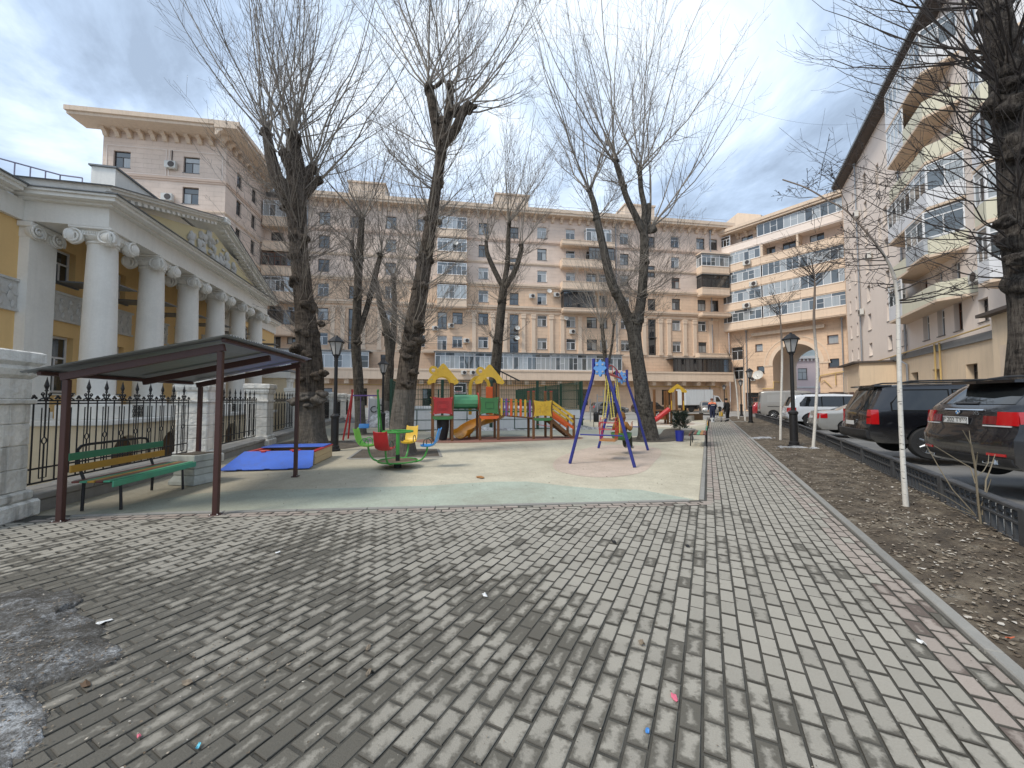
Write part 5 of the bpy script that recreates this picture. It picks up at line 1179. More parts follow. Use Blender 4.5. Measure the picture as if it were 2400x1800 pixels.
tree('forked_tree', 'dark three pronged tree rising behind the play towers', (*at(1062*SX, 925*SX, Y).xy, -.02),
    [pts(Y, (1055, 935, .36), (1062, 860, .33), (1072, 780, .31), (1078, 720, .28), (1084, 660, .26), (1088, 620, .25), (1090, 605, .22)), pts(Y, (1086, 620, .17), (1066, 580, .16), (1052, 545, .14), (1050, 520, .1)), pts(Y, (1090, 610, .18, .2), (1097, 560, .16, .3), (1098, 510, .14, .3), (1100, 480, .12, .3)), pts(Y, (1092, 620, .18, -.2), (1112, 585, .17, -.3), (1125, 545, .15, -.3), (1127, 528, .12, -.3))],
    [hd(Y, 1050, 520, 10, 5.0, 48, -.15), hd(Y, 1100, 480, 16, 5.6, 46), hd(Y, 1126, 528, 8, 5.0, 48, .2)], [kn(Y, 1085, 650, 12, 3.2), kn(Y, 1075, 740, 10, 2.6), kn(Y, 1100, 560, 8, 3)], 66, bark=BARK2, per=(17, 2.8), K=(8, 5, 3), minr=.007)
Y = 31
tree('thin_tree', 'thin pale bushy tree behind the swing, near the parked cars', (*at(1320*SX, 910*SX, Y).xy, -.02),
    [pts(Y, (1322, 915, .22), (1318, 850, .2), (1310, 800, .17), (1304, 740, .15), (1300, 700, .13)), pts(Y, (1312, 800, .1), (1322, 745, .09), (1326, 700, .08))],
    [hd(Y, 1300, 700, 20, 5.2, 42), hd(Y, 1326, 700, 12, 4.6, 42, .1)], [kn(Y, 1308, 760, 14, 2.6)], 77, bark=BARK2, twig=TWIGP, per=(13, 2.4), K=(7, 5, 3), minr=.008)
# big dark tree at the right edge, behind the parked cars
Y = 9.2
tree('dark_tree', 'dark rough tree at the right edge of the view, behind the black cars', (12.3, Y, -.02),
    [[(12.35, Y, -.1, .45), (12.33, Y, 1.2, .38)]+pts(Y, (2226, 690, .34), (2218, 600, .33), (2207, 500, .34), (2200, 400, .34), (2193, 300, .34), (2185, 220, .36), (2175, 150, .31), (2160, 80, .27), (2146, 0, .25), (2135, -80, .22))],
    [(at(2146*SX, 10, Y), 10, 4.6, 75, (-.7, 0), 0), (at(2180*SX, 200*SX, Y), 14, 4.8, 60, (-.9, -.25), 0), (at(2185*SX, 120*SX, Y), 12, 5.0, 70, (-.8, -.1), 0)],
    [kn(Y, 2190, 320, 13, 4.6, -1.2, -.2), kn(Y, 2200, 420, 12, 5.0, -1.3, -.1), kn(Y, 2200, 520, 10, 4.4, -1.1, -.2), kn(Y, 2185, 240, 14, 5.0, -1.2, 0), kn(Y, 2207, 600, 7, 3.8, -1.1, 0), kn(Y, 2175, 150, 10, 4.5, -1.2, 0)],
    88, bark=bark_mat('dark_bark', (.05, .042, .036), (.115, .10, .085), None), twig=TWIGD, per=(9, 1.6), n=26, minr=.0036, burls=[((*at(x*SX, y*SX, Y-.3),), r) for x, y, r in ((2170, 480, .17), (2190, 230, .26), (2205, 330, .22), (2195, 560, .2), (2185, 180, .2))])
# birches in the planting strip
def birch_mat():
    m, t, b = nodes('birch_bark'); n = noise(t, ocoord(t, (8, 8, 42)), 1.0, 4, .7); n2 = noise(t, ocoord(t, (12, 12, 9)), 1, 3)
    k = ramp(t, n, [(.60, (0, 0, 0)), (.66, (1, 1, 1))]); col = mixc(t, 1, (.62, .59, .53), math_(t, 'MULTIPLY_ADD', n2, .5, .72), 'MULTIPLY')
    sz = nd(t, 'ShaderNodeSeparateXYZ'); t.links.new(ocoord(t), sz.inputs[0]); hi = ramp(t, math_(t, 'MULTIPLY', sz.outputs[2], .2), [(.62, (0, 0, 0)), (.84, (1, 1, 1))])
    t.links.new(mixc(t, hi, mixc(t, k, col, (.07, .06, .055)), (.16, .125, .10)), b.inputs['Base Color']); b.inputs['Roughness'].default_value = .75; return m
BIRCH = birch_mat()
def birch(label, base, limb, side, seed, per=(7, 1.6), twig=None):
    q = np.random.default_rng(seed); t = thing('birch_tree', label, 'tree', base, 0, 'young birches in the planting strip'); b = np.array(base)
    P = [(p[0]-b[0]+(q.normal(0, .022) if i_ else 0), p[1]-b[1], p[2]-b[2], p[3]) for i_, p in enumerate(limb)]; put('trunk', mesh_np('trunk', *limb_np(P, q, 10, .03), BIRCH), t)
    C = cr(P, 10); B, D, Ls, Rs = [], [], [], []
    for f, cnt, L0, lx, up in side:
        for k in range(cnt):
            u = min(len(C)-1, max(0, int((f+q.normal(0, .05))*(len(C)-1)))); p = C[u]; ph = q.uniform(0, 6.283)
            d = np.array((math.cos(ph)+lx, math.sin(ph), up)); d /= np.linalg.norm(d); B.append(p[:3]); D.append(d); Ls.append(L0*q.uniform(.5, 1.1)); Rs.append(min(p[3]*.5, .013))
    P1, R1 = shoots(q, np.array(B), np.array(D), np.array(Ls), np.array(Rs), 8, .1, .03); P2, R2 = kids(q, P1, R1, per[0], .2, .5, 40, .5, 5, -.1); P3, R3 = kids(q, P2, R2, per[1], .3, .6, 45, .7, 3, -.1)
    put('crown', mesh_np('crown', *cat_np([tubes_np(P1, R1, 4), tubes_np(P2, np.maximum(R2, .003), 3), tubes_np(P3, np.maximum(R3, .0025), 3)]), twig or TWIGD), t); return t
bA = (5.94, 5.87, 0)
birch('nearest young birch with white spotted trunk and broken top', bA, [(*bA[:2], -.05, .036)]+pts(5.87, (1953, 1000, .032), (1948, 850, .029), (1941, 700, .026), (1937, 640, .025), (1925, 590, .021), (1905, 545, .017), (1872, 500, .014), (1830, 455, .011, .2), (1785, 432, .009, .4), (1735, 405, .006, .7), (1690, 388, .004, 1)), [(.62, 8, 1.2, -.3, .3), (.75, 8, 1.3, 0, .2), (.5, 9, 1.5, .3, .2), (.4, 6, 1.2, .5, .1), (.88, 6, .8, -.5, .3)], 5)
bB = (10.18, 13.08, 0)
birch('slender birch just right of the nearest lamp post', bB, [(*bB[:2], -.05, .05)]+pts(13.08, (1760, 900, .046), (1763, 800, .043), (1762, 700, .04), (1760, 640, .034), (1758, 600, .025), (1750, 560, .012)), [(.78, 10, 2.0, 0, .9), (.88, 14, 1.7, 0, .9), (.97, 10, 1.2, 0, 1)], 6)
bC = (10.71, 15.43, 0)
birch('thin birch just left of the nearest lamp post', bC, [(*bC[:2], -.05, .045)]+pts(15.43, (1687, 880, .042), (1689, 780, .04), (1688, 720, .034), (1686, 680, .02), (1684, 650, .01)), [(.78, 10, 1.6, 0, .9), (.9, 12, 1.3, 0, 1)], 7)
bD = (17.9, 29.6, 0)
birch('faraway thin birch left of the second lamp post', bD, [(*bD[:2], -.05, .06), (17.9, 29.6, 2.5, .055), (18.0, 29.7, 5.0, .035), (18.0, 29.7, 6.2, .01)], [(.7, 8, 1.6, 0, 1), (.9, 8, 1.3, 0, 1)], 8, (5, 1))
bE = (19.4, 33.0, 0)
birch('faraway leaning birch beside the third lamp post', bE, [(*bE[:2], -.05, .06), (19.3, 33, 2.5, .055), (19.0, 33, 4.5, .04), (18.6, 33, 6.0, .012)], [(.7, 8, 1.6, 0, 1), (.9, 8, 1.3, 0, 1)], 9, (5, 1))
# sapling by the low fence
sp_ = thing('sapling', 'leafless forked sapling with bent shoots in front of the nearest black car', 'sapling', (6.0, 5.0, 0))
mb = MB(); Zx = lambda a, b_, y: at(1950+a*.27125, 800+b_*.27125, y)-Vector((6.0, 5.0, 0))
for P, r in (([(1290, 1600, 5.0), (1265, 1400, 5.0), (1245, 1180, 5.0), (1235, 1050, 4.98), (1205, 900, 4.95), (1130, 770, 4.9)], (.013, .012, .011, .009, .007, .004)), ([(1238, 1100, 5), (1215, 980, 5.05), (1195, 850, 5.1), (1185, 770, 5.1)], (.008, .007, .005, .003)), ([(1300, 1500, 5.0), (1325, 1300, 5.0), (1330, 1200, 5.02), (1370, 1100, 5.05), (1410, 975, 5.1)], (.01, .009, .008, .006, .003)), ([(1290, 1420, 5.0), (1335, 1310, 4.95), (1375, 1190, 4.9)], (.007, .006, .003)), ([(1245, 1170, 5), (1310, 1120, 5.1), (1350, 1050, 5.15), (1355, 980, 5.2)], (.006, .005, .004, .003)), ([(1230, 1490, 5.0), (1040, 1280, 5.1), (930, 1100, 5.2), (810, 890, 5.3)], (.007, .006, .005, .003)), ([(1240, 1500, 5.0), (1000, 1350, 5.1), (750, 1230, 5.2)], (.006, .005, .003)), ([(1240, 1505, 5), (950, 1410, 5.1), (740, 1340, 5.2)], (.006, .005, .003)), ([(1240, 1230, 5), (1195, 1090, 5.1), (1060, 1010, 5.2), (880, 900, 5.3)], (.007, .006, .005, .003)), ([(1245, 1080, 5), (1255, 980, 4.95), (1258, 960, 4.9)], (.006, .005, .003))):
    mb.tube([Zx(*p) for p in P], list(r), 6)
mb.obj('stem', M('sapling_bark', (.20, .165, .11), .8, var=.25), sp_, True)
# ------------------------------------------------------------------ street lamps
LG = M('frosted_lamp_glass', (.42, .41, .39), .25, var=.08)
def lamp_proto():
    t = thing('street_lamp', '', 'street lamp', group='black lantern street lamps')
    MB().lathe([(.19, -.02), (.19, .05), (.155, .07), (.155, .16), (.125, .18), (.125, 1.12), (.15, 1.14), (.15, 1.2), (.075, 1.27)], 20).obj('base', BLACKM, t, 35)
    MB().lathe([(.062, 1.2), (.056, 3.2), (.075, 3.21), (.075, 3.26), (.11, 3.28), (.11, 3.31)], 16).obj('pole', BLACKM, t, 35)
    n = 6; r0, r1, z0, z1 = .115, .235, 3.31, 3.75; fr = MB()
    for k in range(n):
        a, b = 2*math.pi*k/n, 2*math.pi*(k+1)/n; p = lambda r, q, z: (r*math.cos(q), r*math.sin(q), z)
        fr.tube([p(r0, a, z0), p(r1, a, z1)], .014, 5); fr.tube([p(r0, a, z0), p(r0, b, z0)], .012, 5); fr.tube([p(r1, a, z1), p(r1, b, z1)], .014, 5)
        g = MB(); q0, q1 = a+.03, b-.03; g.add([p(r0-.008, q0, z0+.01), p(r0-.008, q1, z0+.01), p(r1-.008, q1, z1-.01), p(r1-.008, q0, z1-.01)], [(0, 1, 2, 3)]); g.obj('pane', LG, t)
    fr.obj('lantern_frame', BLACKM, t); MB().lathe([(.30, 3.745), (.30, 3.765), (.16, 3.89), (.12, 3.93), (.06, 3.95), (.03, 4.0)], 6).obj('roof', BLACKM, t); return t
LP = lamp_proto(); k_ = True
for (x, y), s_, l in (((9.85, 13.5), 1.0, 'nearest black lantern lamp post, in the soil strip beside the birches'), ((16.9, 27.3), .98, 'second black lantern lamp post along the path'), ((24.3, 40.8), .97, 'third black lantern lamp post along the path'), ((26.5, 48), .9, 'smallest, farthest black lantern lamp post by the archway house'),
        ((-5.69, 12.4), .93, 'black lantern lamp post right of the huge tree'), ((-5.75, 17.14), .86, 'smaller black lantern lamp post beyond the far swing'), ((8.0, 29.5), .98, 'black lantern lamp post behind the blue swing, left of the forked tree')):
    o = LP if k_ else copy_tree(LP); k_ = False; o['label'] = l; o.location = (x, y, 0); o.scale = (s_,)*3; o.rotation_euler[2] = rnd.random()
# ------------------------------------------------------------------ playground equipment
def paint(name, col, rough=.38, var=.12, **k): return M(name, col, rough, var=var+.06, vs=4, streak=.28, rvar=.06, **k)
GRN = paint('green_paint', (.05, .30, .045)); GRNL = paint('light_green_plastic', (.20, .52, .07)); RED = paint('red_paint', (.47, .025, .025)); BLUP = paint('blue_plastic', (.03, .24, .60)); YEL = paint('yellow_panel', (.68, .42, .035)); DKBLUE = paint('navy_blue_paint', (.022, .03, .20))
LIDB = paint('lid_blue', (.055, .14, .55), .45); SKYB = paint('sky_blue_panel', (.10, .27, .58)); ORG = paint('orange_panel', (.70, .12, .02)); PUR = paint('purple_panel', (.17, .09, .29)); GRNP = paint('green_panel', (.05, .19, .055)); MINT = paint('mint_slat', (.075, .34, .19)); GREENS = paint('green_slat', (.035, .20, .10)); YELS = paint('ochre_slat', (.50, .27, .035)); MARS = paint('maroon_slat', (.16, .045, .035)); ORS = paint('worn_orange_slat', (.42, .19, .06))
WOODB = M('brown_timber', (.17, .075, .024), .55, var=.3, vs=3, streak=.2, grime=(.08,.04,.02)); WOODL = M('pale_timber', (.58, .44, .25), .6, var=.15, vs=4, streak=.2, grime=(.3,.22,.12)); DKGRN = paint('dark_green_paint', (.012, .05, .028)); CHAIN = M('yellow_rope', (.62, .52, .10), .6); STEEL = M('steel', (.45, .45, .46), .35, .8); TUBEBLK = M('black_rubber', (.015, .016, .02), .6); WHITEP = M('white_court_panel', (.62, .64, .65), .5, var=.06, streak=.2)
# shelter
SH = thing('shelter', 'open brown steel shelter with a sloping corrugated metal roof over the bench', 'shelter', (-5.99, 5.17, 0), math.atan2(.29, 1.84))
SW_, SD_ = 1.86, 2.79
for (x, y, h) in ((0, 0, 1.88), (SW_, 0, 2.30), (SW_, SD_, 2.30), (0, SD_, 1.88)): 
    MB().bbox(x-.034, x+.034, y-.034, y+.034, 0, h, .005).obj('post', MAROON, SH); pl_ = MB().bbox(x-.065, x+.065, y-.065, y+.065, -.01, .01, .003).obj('foot_plate', MAROON, SH); bt = MB()
    for bx_ in (-.048, .048):
        for by_ in (-.048, .048): bt.lathe([(.009, .01), (.009, .02), (.004, .024)], 6, (x+bx_, y+by_))
    bt.obj('bolts', STEEL, pl_)
sl_ = math.atan2(.42, SW_); Tm = Matrix.Translation((0, 0, 1.88)) @ Matrix.Rotation(-sl_, 4, 'Y')
ln = SW_/math.cos(sl_)
for y in (0, SD_/2, SD_): MB().bbox(-.06, ln+.06, y-.03, y+.03, .0, .10, .004, Tm).obj('rafter', MAROON, SH)
for x in (-.2, ln+.12): MB().bbox(x-.025, x+.025, -.12, SD_+.12, .102, .15, .004, Tm).obj('purlin', MAROON, SH)
mb = MB(); vs = []; ny = 190
for i in range(ny+1):
    y = -.2+(SD_+.4)*i/ny; z = .162+.011*math.sin(2*math.pi*y/.076)
    vs += [(-.33, y, z), (ln+.25, y, z), (-.33, y, z+.003), (ln+.25, y, z+.003)]
fs = []
for i in range(ny):
    a = 4*i; fs += [(a, a+1, a+5, a+4), (a+2, a+6, a+7, a+3), (a, a+4, a+6, a+2), (a+1, a+3, a+7, a+5)]
mb.add(vs, fs, Tm); mb.obj('corrugated_roof', M('corrugated_zinc', (.34, .36, .37), .38, .75, var=.12, vs=2, streak=.2), SH, 60)
# bench
def bench(label, seats, backs):
    t = thing('bench', label, 'bench', group='slatted park benches with coloured boards')
    Lb = 1.78
    for x in (.18, Lb-.3):
        MB().tube([(x, .46, 0), (x, .45, .44), (x, .53, .66), (x, .55, .88)], .02, 8).obj('back_leg', BLACKM, t, 40)
        MB().tube([(x, -.04, 0), (x, -.02, .40), (x, .44, .42)], .02, 8).obj('front_leg', BLACKM, t, 40)
    MB().tube([(.18, .55, .88), (.24, .555, .93), (.36, .56, .945), (Lb-.46, .56, .945), (Lb-.34, .555, .93), (Lb-.3, .55, .88)], .02, 8).obj('back_rail', BLACKM, t, 40)
    for k, m in enumerate(seats): 
        d = rnd.uniform(-.012, .012); MB().bbox(.0+d, Lb+d, .38-.1*k, .38-.1*k+.088, .43, .458, .006).obj('slat', m, t)
    MB().bbox(.0, Lb, -.068, -.042, .36, .448, .006).obj('slat', seats[-1], t)
    for z, m, y in backs: MB().bbox(.0, Lb, y, y+.026, z, z+.105, .006).obj('slat', m, t)
    return t
b1 = bench('wooden slat bench with green and ochre backrest under the brown shelter', [MARS, MINT, YELS, MARS, MINT], [(.745, GREENS, .50), (.575, YELS, .47)])
b1.location = (-5.77, 5.55, 0); b1.rotation_euler[2] = math.atan2(1.29, -.19)
b2 = bench('slat bench seen end-on at the left edge of the path, beside the blue bin', [MARS, ORS, MINT, MARS], [(.745, YELS, .50), (.575, MINT, .47)])
b2.location = (7.05, 15.0, 0); b2.rotation_euler[2] = math.atan2(-1.39, -.73)
b3 = copy_tree(b1, 'faraway bench beside the round dark bin, beyond the swing', (4.6, 24.6, 0), 2.9)
# planter box
t = thing('planter_box', 'pale grooved stone planter box standing by the fence, behind the bench end', 'planter', (-6.22, 7.62, 0), R(-8))
PLN = M('pale_planter_paint', (.44, .46, .42), .85, var=.2, vs=6, streak=.5)
MB().lathe([(.30, -.01), (.40, .0), (.40, .06), (.32, .17)], 4, ph=.5).obj('foot', PLN, t)
for k, (z0, z1, w) in enumerate(((.175, .30, .235), (.306, .43, .25), (.436, .56, .265))): MB().bbox(-w, w, -w, w, z0, z1, .012).obj('course', PLN, t)
MB().box(-.22, .22, -.22, .22, .50, .572).obj('soil', PIT, t)
# sandbox
t = thing('sandbox', 'timber sandbox with its blue front lid folded open to the ground', 'sandbox', (-6.50, 9.46, 0), math.atan2(.26, 1.56))
w, d = 1.58, 1.44
for z0, z1 in ((.0, .155), (.16, .315)):
    MB().bbox(0, w, 0, .05, z0, z1, .006).obj('plank', WOODL, t); MB().bbox(0, w, d-.05, d, z0, z1, .006).obj('plank', WOODL, t)
    MB().bbox(0, .05, .052, d-.052, z0, z1, .006).obj('plank', WOODL, t); MB().bbox(w-.05, w, .052, d-.052, z0, z1, .006).obj('plank', WOODL, t)
for (x0, x1, y0, y1) in ((-.02, w+.02, -.02, .09), (-.02, w+.02, d-.09, d+.02), (-.02, .09, .092, d-.092), (w-.09, w+.02, .092, d-.092)): MB().bbox(x0, x1, y0, y1, .317, .35, .008).obj('rim_board', RED, t)
MB().box(.05, w-.05, .05, d-.05, .0, .12).obj('sand', RB_SAND, t)
mb = MB(); poly = [(-.12, 0), (1.58, 0), (1.66, -.02), (1.70, .68)]
P = [(-.02, -.03, .345), (w-.02, -.03, .345), (w+.14, -.60, .05), (w+.08, -.68, .012), (w-.24, -.69, .012), (w-.26, -.665, .022), (w-.36, -.665, .022), (w-.38, -.69, .012), (.84, -.70, .012), (.82, -.675, .022), (.72, -.675, .022), (.70, -.70, .012), (.26, -.70, .012), (.24, -.675, .022), (.14, -.675, .022), (.12, -.70, .012), (-.22, -.70, .012)]
n_ = len(P); nn = Vector((0, -.43, .9)).normalized()*.02
mb.add(P+[tuple(Vector(p)+nn) for p in P], [tuple(range(n_-1, -1, -1)), tuple(range(n_, 2*n_))]+[(i, (i+1) % n_, (i+1) % n_+n_, i+n_) for i in range(n_)]); mb.obj('front_lid', LIDB, t)
MB().bbox(.02, w-.02, d*.5, d-.02, .352, .376, .006).obj('rear_lid', LIDB, t)
for x in (.42, 1.12): MB().bbox(x-.12, x+.12, -.05, .04, .352, .385, .01).bbox(x-.05, x+.05, -.10, -.05, .33, .38, .01).obj('hinge', RED, t)
# carousel
CA = thing('carousel', 'green seat carousel with red, yellow, blue and green chairs around a hand wheel', 'carousel', (-2.76, 9.35, 0), R(-3))
MB().lathe([(.09, -.01), (.09, .1), (.05, .12), (.05, .3)], 14).obj('pivot', BLACKM, CA, 40)
MB().tube([(.46*math.cos(a), .46*math.sin(a), .155) for a in np.linspace(0, 2*math.pi, 36, endpoint=False)], .018, 7, True).obj('foot_ring', GRN, CA, True)
MB().lathe([(.02, .14), (.44, .14), (.44, .15), (.02, .152)], 32).obj('deck', M('worn_deck', (.19, .135, .085), .8, var=.3, vs=6), CA)
MB().lathe([(.042, .15), (.042, .80), (.03, .84)], 14).obj('column', GRN, CA, 40)
hw = MB().tube([(.345*math.cos(a), .345*math.sin(a), .855) for a in np.linspace(0, 2*math.pi, 36, endpoint=False)], .022, 8, True)
for k in range(3): a = k*2.094+.3; hw.tube([(0, 0, .835), (.345*math.cos(a), .345*math.sin(a), .855)], .014, 6)
hw.obj('hand_wheel', GRN, CA, True)
def chair_mesh():
    mb = MB(); rows = [(-.02, -.2), (-.05, -.08), (-.035, .06), (-.02, .15), (.03, .2), (.14, .235), (.26, .27), (.36, .30)]; P = []
    prof = [(.20, .0), (.19, -.025), (.10, -.035), (-.02, -.03), (-.10, .0), (-.15, .07), (-.185, .2), (-.22, .33), (-.235, .37)]
    m_ = 9; V = []
    for j, (y, z) in enumerate(prof):
        hw_ = .165-.012*abs(j-4)/4
        for i in range(m_): u = -1+2*i/(m_-1); V.append((hw_*u, y, z+.03*u**4))
    o = len(V); prof2 = [(y-.022 if j > 4 else y, z-(.024 if j <= 4 else .008)) for j, (y, z) in enumerate(prof)]
    for j, (y, z) in enumerate(prof2):
        hw_ = .165-.012*abs(j-4)/4
        for i in range(m_): u = -1+2*i/(m_-1); V.append((hw_*u, y, z+.03*u**4))
    F = []; K = len(prof)
    for j in range(K-1):
        for i in range(m_-1): a = j*m_+i; F += [(a, a+m_, a+m_+1, a+1), (a+o, a+1+o, a+m_+1+o, a+m_+o)]
    for j in range(K-1): a = j*m_; b_ = a+m_-1; F += [(a, a+o, a+m_+o, a+m_), (b_, b_+m_, b_+m_+o, b_+o)]
    for i in range(m_-1): a = i; b_ = (K-1)*m_+i; F += [(a, a+1, a+1+o, a+o), (b_, b_+o, b_+1+o, b_+1)]
    mb.add(V, F); return mb
for ang, mt, nm in ((-92, RED, 'red seat with its back to the viewer'), (88, YEL, 'yellow seat on the far side'), (183, GRNL, 'light green seat on the left'), (2, BLUP, 'blue seat on the right')):
    a = R(ang); c, s_ = math.cos(a), math.sin(a); T = Matrix.Rotation(a, 4, 'Z')
    MB().tube([(.10, 0, .12), (.45, 0, .135), (.58, 0, .18), (.66, 0, .27), (.70, 0, .38), (.72, 0, .50)], [.022]*6, 9, M=T).obj('arm', GRN, CA, True)
    T2 = T @ Matrix.Translation((.78, 0, .545)) @ Matrix.Rotation(R(90), 4, 'Z')
    cm_ = chair_mesh(); m2 = MB().add([(x, y, z) for x, y, z in cm_.v], cm_.f, T2); so_ = m2.obj('seat', mt, CA, 50); so_['label'] = nm
    for sx_ in (-.15, .15): MB().tube([(sx_, .12, -.02), (sx_, .115, .10), (sx_, .06, .155), (sx_, -.01, .15), (sx_, -.06, .09), (sx_, -.085, .0)], .011, 6, M=T2).obj('armrest', DKGRN if mt is not GRNL else GRN, so_, True)
# near swing
SG = thing('swing_set', 'dark blue metal swing frame with two hanging seats on yellow ropes', 'swing', (0, 0, 0)); 
A1, A2, B1, B2 = Vector((1.48, 9.91, 0)), Vector((2.95, 9.32, 0)), Vector((2.92, 13.07, 0)), Vector((4.40, 12.52, 0))
def frame_leg(a, b, top, h):
    d = (b-a).normalized(); m = (a+b)/2; out = []
    for p, s_ in ((a, -1), (b, 1)):
        x0 = m+d*(s_*.165)
        out.append(MB().tube([p, p.lerp(x0, .30)+Vector((0, 0, h*.27)), p.lerp(x0, .62)+Vector((0, 0, h*.56)), p.lerp(x0, .93)+Vector((0, 0, h*.80)), x0+Vector((0, 0, h*.87)), x0+Vector((0, 0, h))], .041, 10))
    return m, d, out
tops = []
for a, b, h in ((A1, A2, 2.66), (B1, B2, 2.62)):
    m, d, L_ = frame_leg(a, b, 0, h); tops.append(m)
    for q in L_: q.obj('leg', DKBLUE, SG, True)
    MB().tube([a.lerp(m, .42)+Vector((0, 0, .74))-d*.06, b.lerp(m, .42)+Vector((0, 0, .74))+d*.06], .018, 8).obj('cross_brace', DKBLUE, SG)
    nrm = Vector((-d.y, d.x, 0)); T = Matrix((( d.x, nrm.x, 0, m.x), (d.y, nrm.y, 0, m.y), (0, 0, 1, h-.25), (0, 0, 0, 1)))
    fl = [((.135+.022*math.cos(8*q_))*math.cos(q_)*1.02, (.155+.024*math.cos(8*q_))*math.sin(q_)*1.2) for q_ in np.linspace(0, 2*math.pi, 48, endpoint=False)]
    MB().prism(fl, -.075, -.05, T).obj('flower_plate', SKYB, SG); MB().prism(fl, .05, .075, T).obj('flower_plate', SKYB, SG)
    for x in (-.07, .07):
        for z in (-.09, .09): MB().lathe([(.03, 0), (.025, .02)], 10, M=T @ Matrix.Translation((x, -.075, z)) @ Matrix.Rotation(R(90), 4, 'X')).obj('bolt_cap', STEEL, SG)
t0, t1 = tops; Z0 = 2.34
bd = (t1-t0).normalized(); pt = lambda s_, z, off=0: (t0+(t1-t0)*s_+Vector((bd.y, -bd.x, 0))*off+Vector((0, 0, z)))
MB().tube([pt(.0, Z0), pt(1, Z0)], .035, 10).obj('top_beam', RED, SG)
MB().tube([pt(u, Z0+.27*math.sin(math.pi*u)) for u in np.linspace(.02, .98, 13)], .016, 7).tube([pt(.25, Z0), pt(.35, Z0+.23)], .01, 5).tube([pt(.5, Z0), pt(.5, Z0+.27)], .01, 5).tube([pt(.75, Z0), pt(.65, Z0+.23)], .01, 5).obj('truss_arch', RED, SG)
def rope(nm, a, b): 
    mb = MB(); n_ = 34
    for k in range(n_):
        p = Vector(a).lerp(Vector(b), k/n_); q_ = Vector(a).lerp(Vector(b), (k+.82)/n_); mb.tube([p, q_], .012 if k % 2 else .016, 5)
    return mb.obj(nm, CHAIN, SG)
# infant seat with a cage
c = pt(.30, 0); f = Vector((bd.y, -bd.x, 0))
for s_ in (-.2, .2):
    for o_ in (-.12, .12): rope('rope', pt(.30+s_/3.4, Z0), c+bd*s_+f*o_+Vector((0, 0, 1.12)))
cg = MB()
for z, r_ in ((1.0, .22), (.82, .22)): cg.tube([c+bd*(r_*x_)+f*(r_*y_)+Vector((0, 0, z)) for x_, y_ in ((-1, -1), (1, -1), (1, 1), (-1, 1))], .009, 6, True)
for x_ in (-1, 0, 1):
    for y_ in (-1, 1): cg.tube([c+bd*(.22*x_)+f*(.22*y_)+Vector((0, 0, 1.0)), c+bd*(.2*x_)+f*(.2*y_)+Vector((0, 0, .56))], .011, 5)
for x_ in (-1, 1):
    for y_ in (-1, 1): cg.tube([c+bd*(.1*x_)+f*(.2*y_)+Vector((0, 0, 1.14)), c+bd*(.22*x_)+f*(.22*y_)+Vector((0, 0, .82))], .01, 5)
cg.obj('seat_cage', RED, SG); MB().cbox((0, 0, 0), .5, .42, .04, Matrix.Translation(c+Vector((0, 0, .53))) @ Matrix.Rotation(math.atan2(bd.y, bd.x), 4, 'Z')).obj('seat', ORS, SG)
MB().cbox((0, 0, 0), .46, .06, .04, Matrix.Translation(c+Vector((0, 0, 1.12))-f*.13) @ Matrix.Rotation(math.atan2(bd.y, bd.x), 4, 'Z')).cbox((0, 0, 0), .46, .06, .04, Matrix.Translation(c+Vector((0, 0, 1.12))+f*.13) @ Matrix.Rotation(math.atan2(bd.y, bd.x), 4, 'Z')).obj('hanger_bar', WOODL, SG)
# big green shell seat with the child
KS = pt(.66, 0)+f*.14
for s_ in (-.26, .26): rope('rope', pt(.66+s_/3.4*.5, Z0), KS+bd*s_+Vector((0, 0, .92)))
sm = MB(); V = []; F = []; n_ = 14; prof = [(.0, .42), (.16, .42), (.235, .45), (.275, .52), (.30, .64), (.285, .64), (.255, .53), (.21, .47), (.14, .445), (.0, .44)]
sm.lathe([(max(.002, r_), z) for r_, z in prof], 24, cap=False); so_ = MB().add([(x*1.05, y*.95, z-(.05 if 0 else 0)) for x, y, z in sm.v], sm.f, Matrix.Translation((KS.x, KS.y, 0))).obj('shell_seat', GRNP, SG, True)
for s_ in (-.26, .26): MB().tube([KS+bd*s_+Vector((0, 0, .58)), KS+bd*s_+Vector((0, 0, .93))], .014, 6).obj('seat_hanger', CHAIN, SG)
# far swing
t = thing('swing_set', 'far double swing with red legs, light green legs and a purple top bar', 'swing')
a = [Vector((-6.84, 15.64, 0)), Vector((-6.93, 16.35, 0))]; b = [Vector((-5.42, 15.75, 0)), Vector((-5.52, 16.45, 0))]; ta, tb = Vector((-6.62, 15.95, 1.95)), Vector((-5.62, 16.1, 1.95))
for q in a: MB().tube([q, ta], .035, 8).obj('leg', RED, t, True)
for q in b: MB().tube([q, tb], .035, 8).obj('leg', GRN, t, True)
MB().tube([ta-Vector((0, 0, .14)), tb-Vector((0, 0, .14))], .03, 8).obj('top_bar', PUR, t, True); MB().tube([ta, ta+Vector((-.01, 0, .12))], .045, 8).obj('end_cap', RED, t, True); MB().tube([tb, tb+Vector((.01, 0, .12))], .045, 8).obj('end_cap', GRN, t, True)
for u in (.33, .66): MB().tube([ta.lerp(tb, u)-Vector((0, 0, .14)), ta.lerp(tb, u)-Vector((0, .0, 1.32))], .012, 6).obj('hanger_rod', PUR, t)
MB().cbox((0, 0, 0), .42, .2, .03, Matrix.Translation((-6.12, 15.95, .55)) @ Matrix.Rotation(R(60), 4, 'X')).obj('seat', BLUP, t)
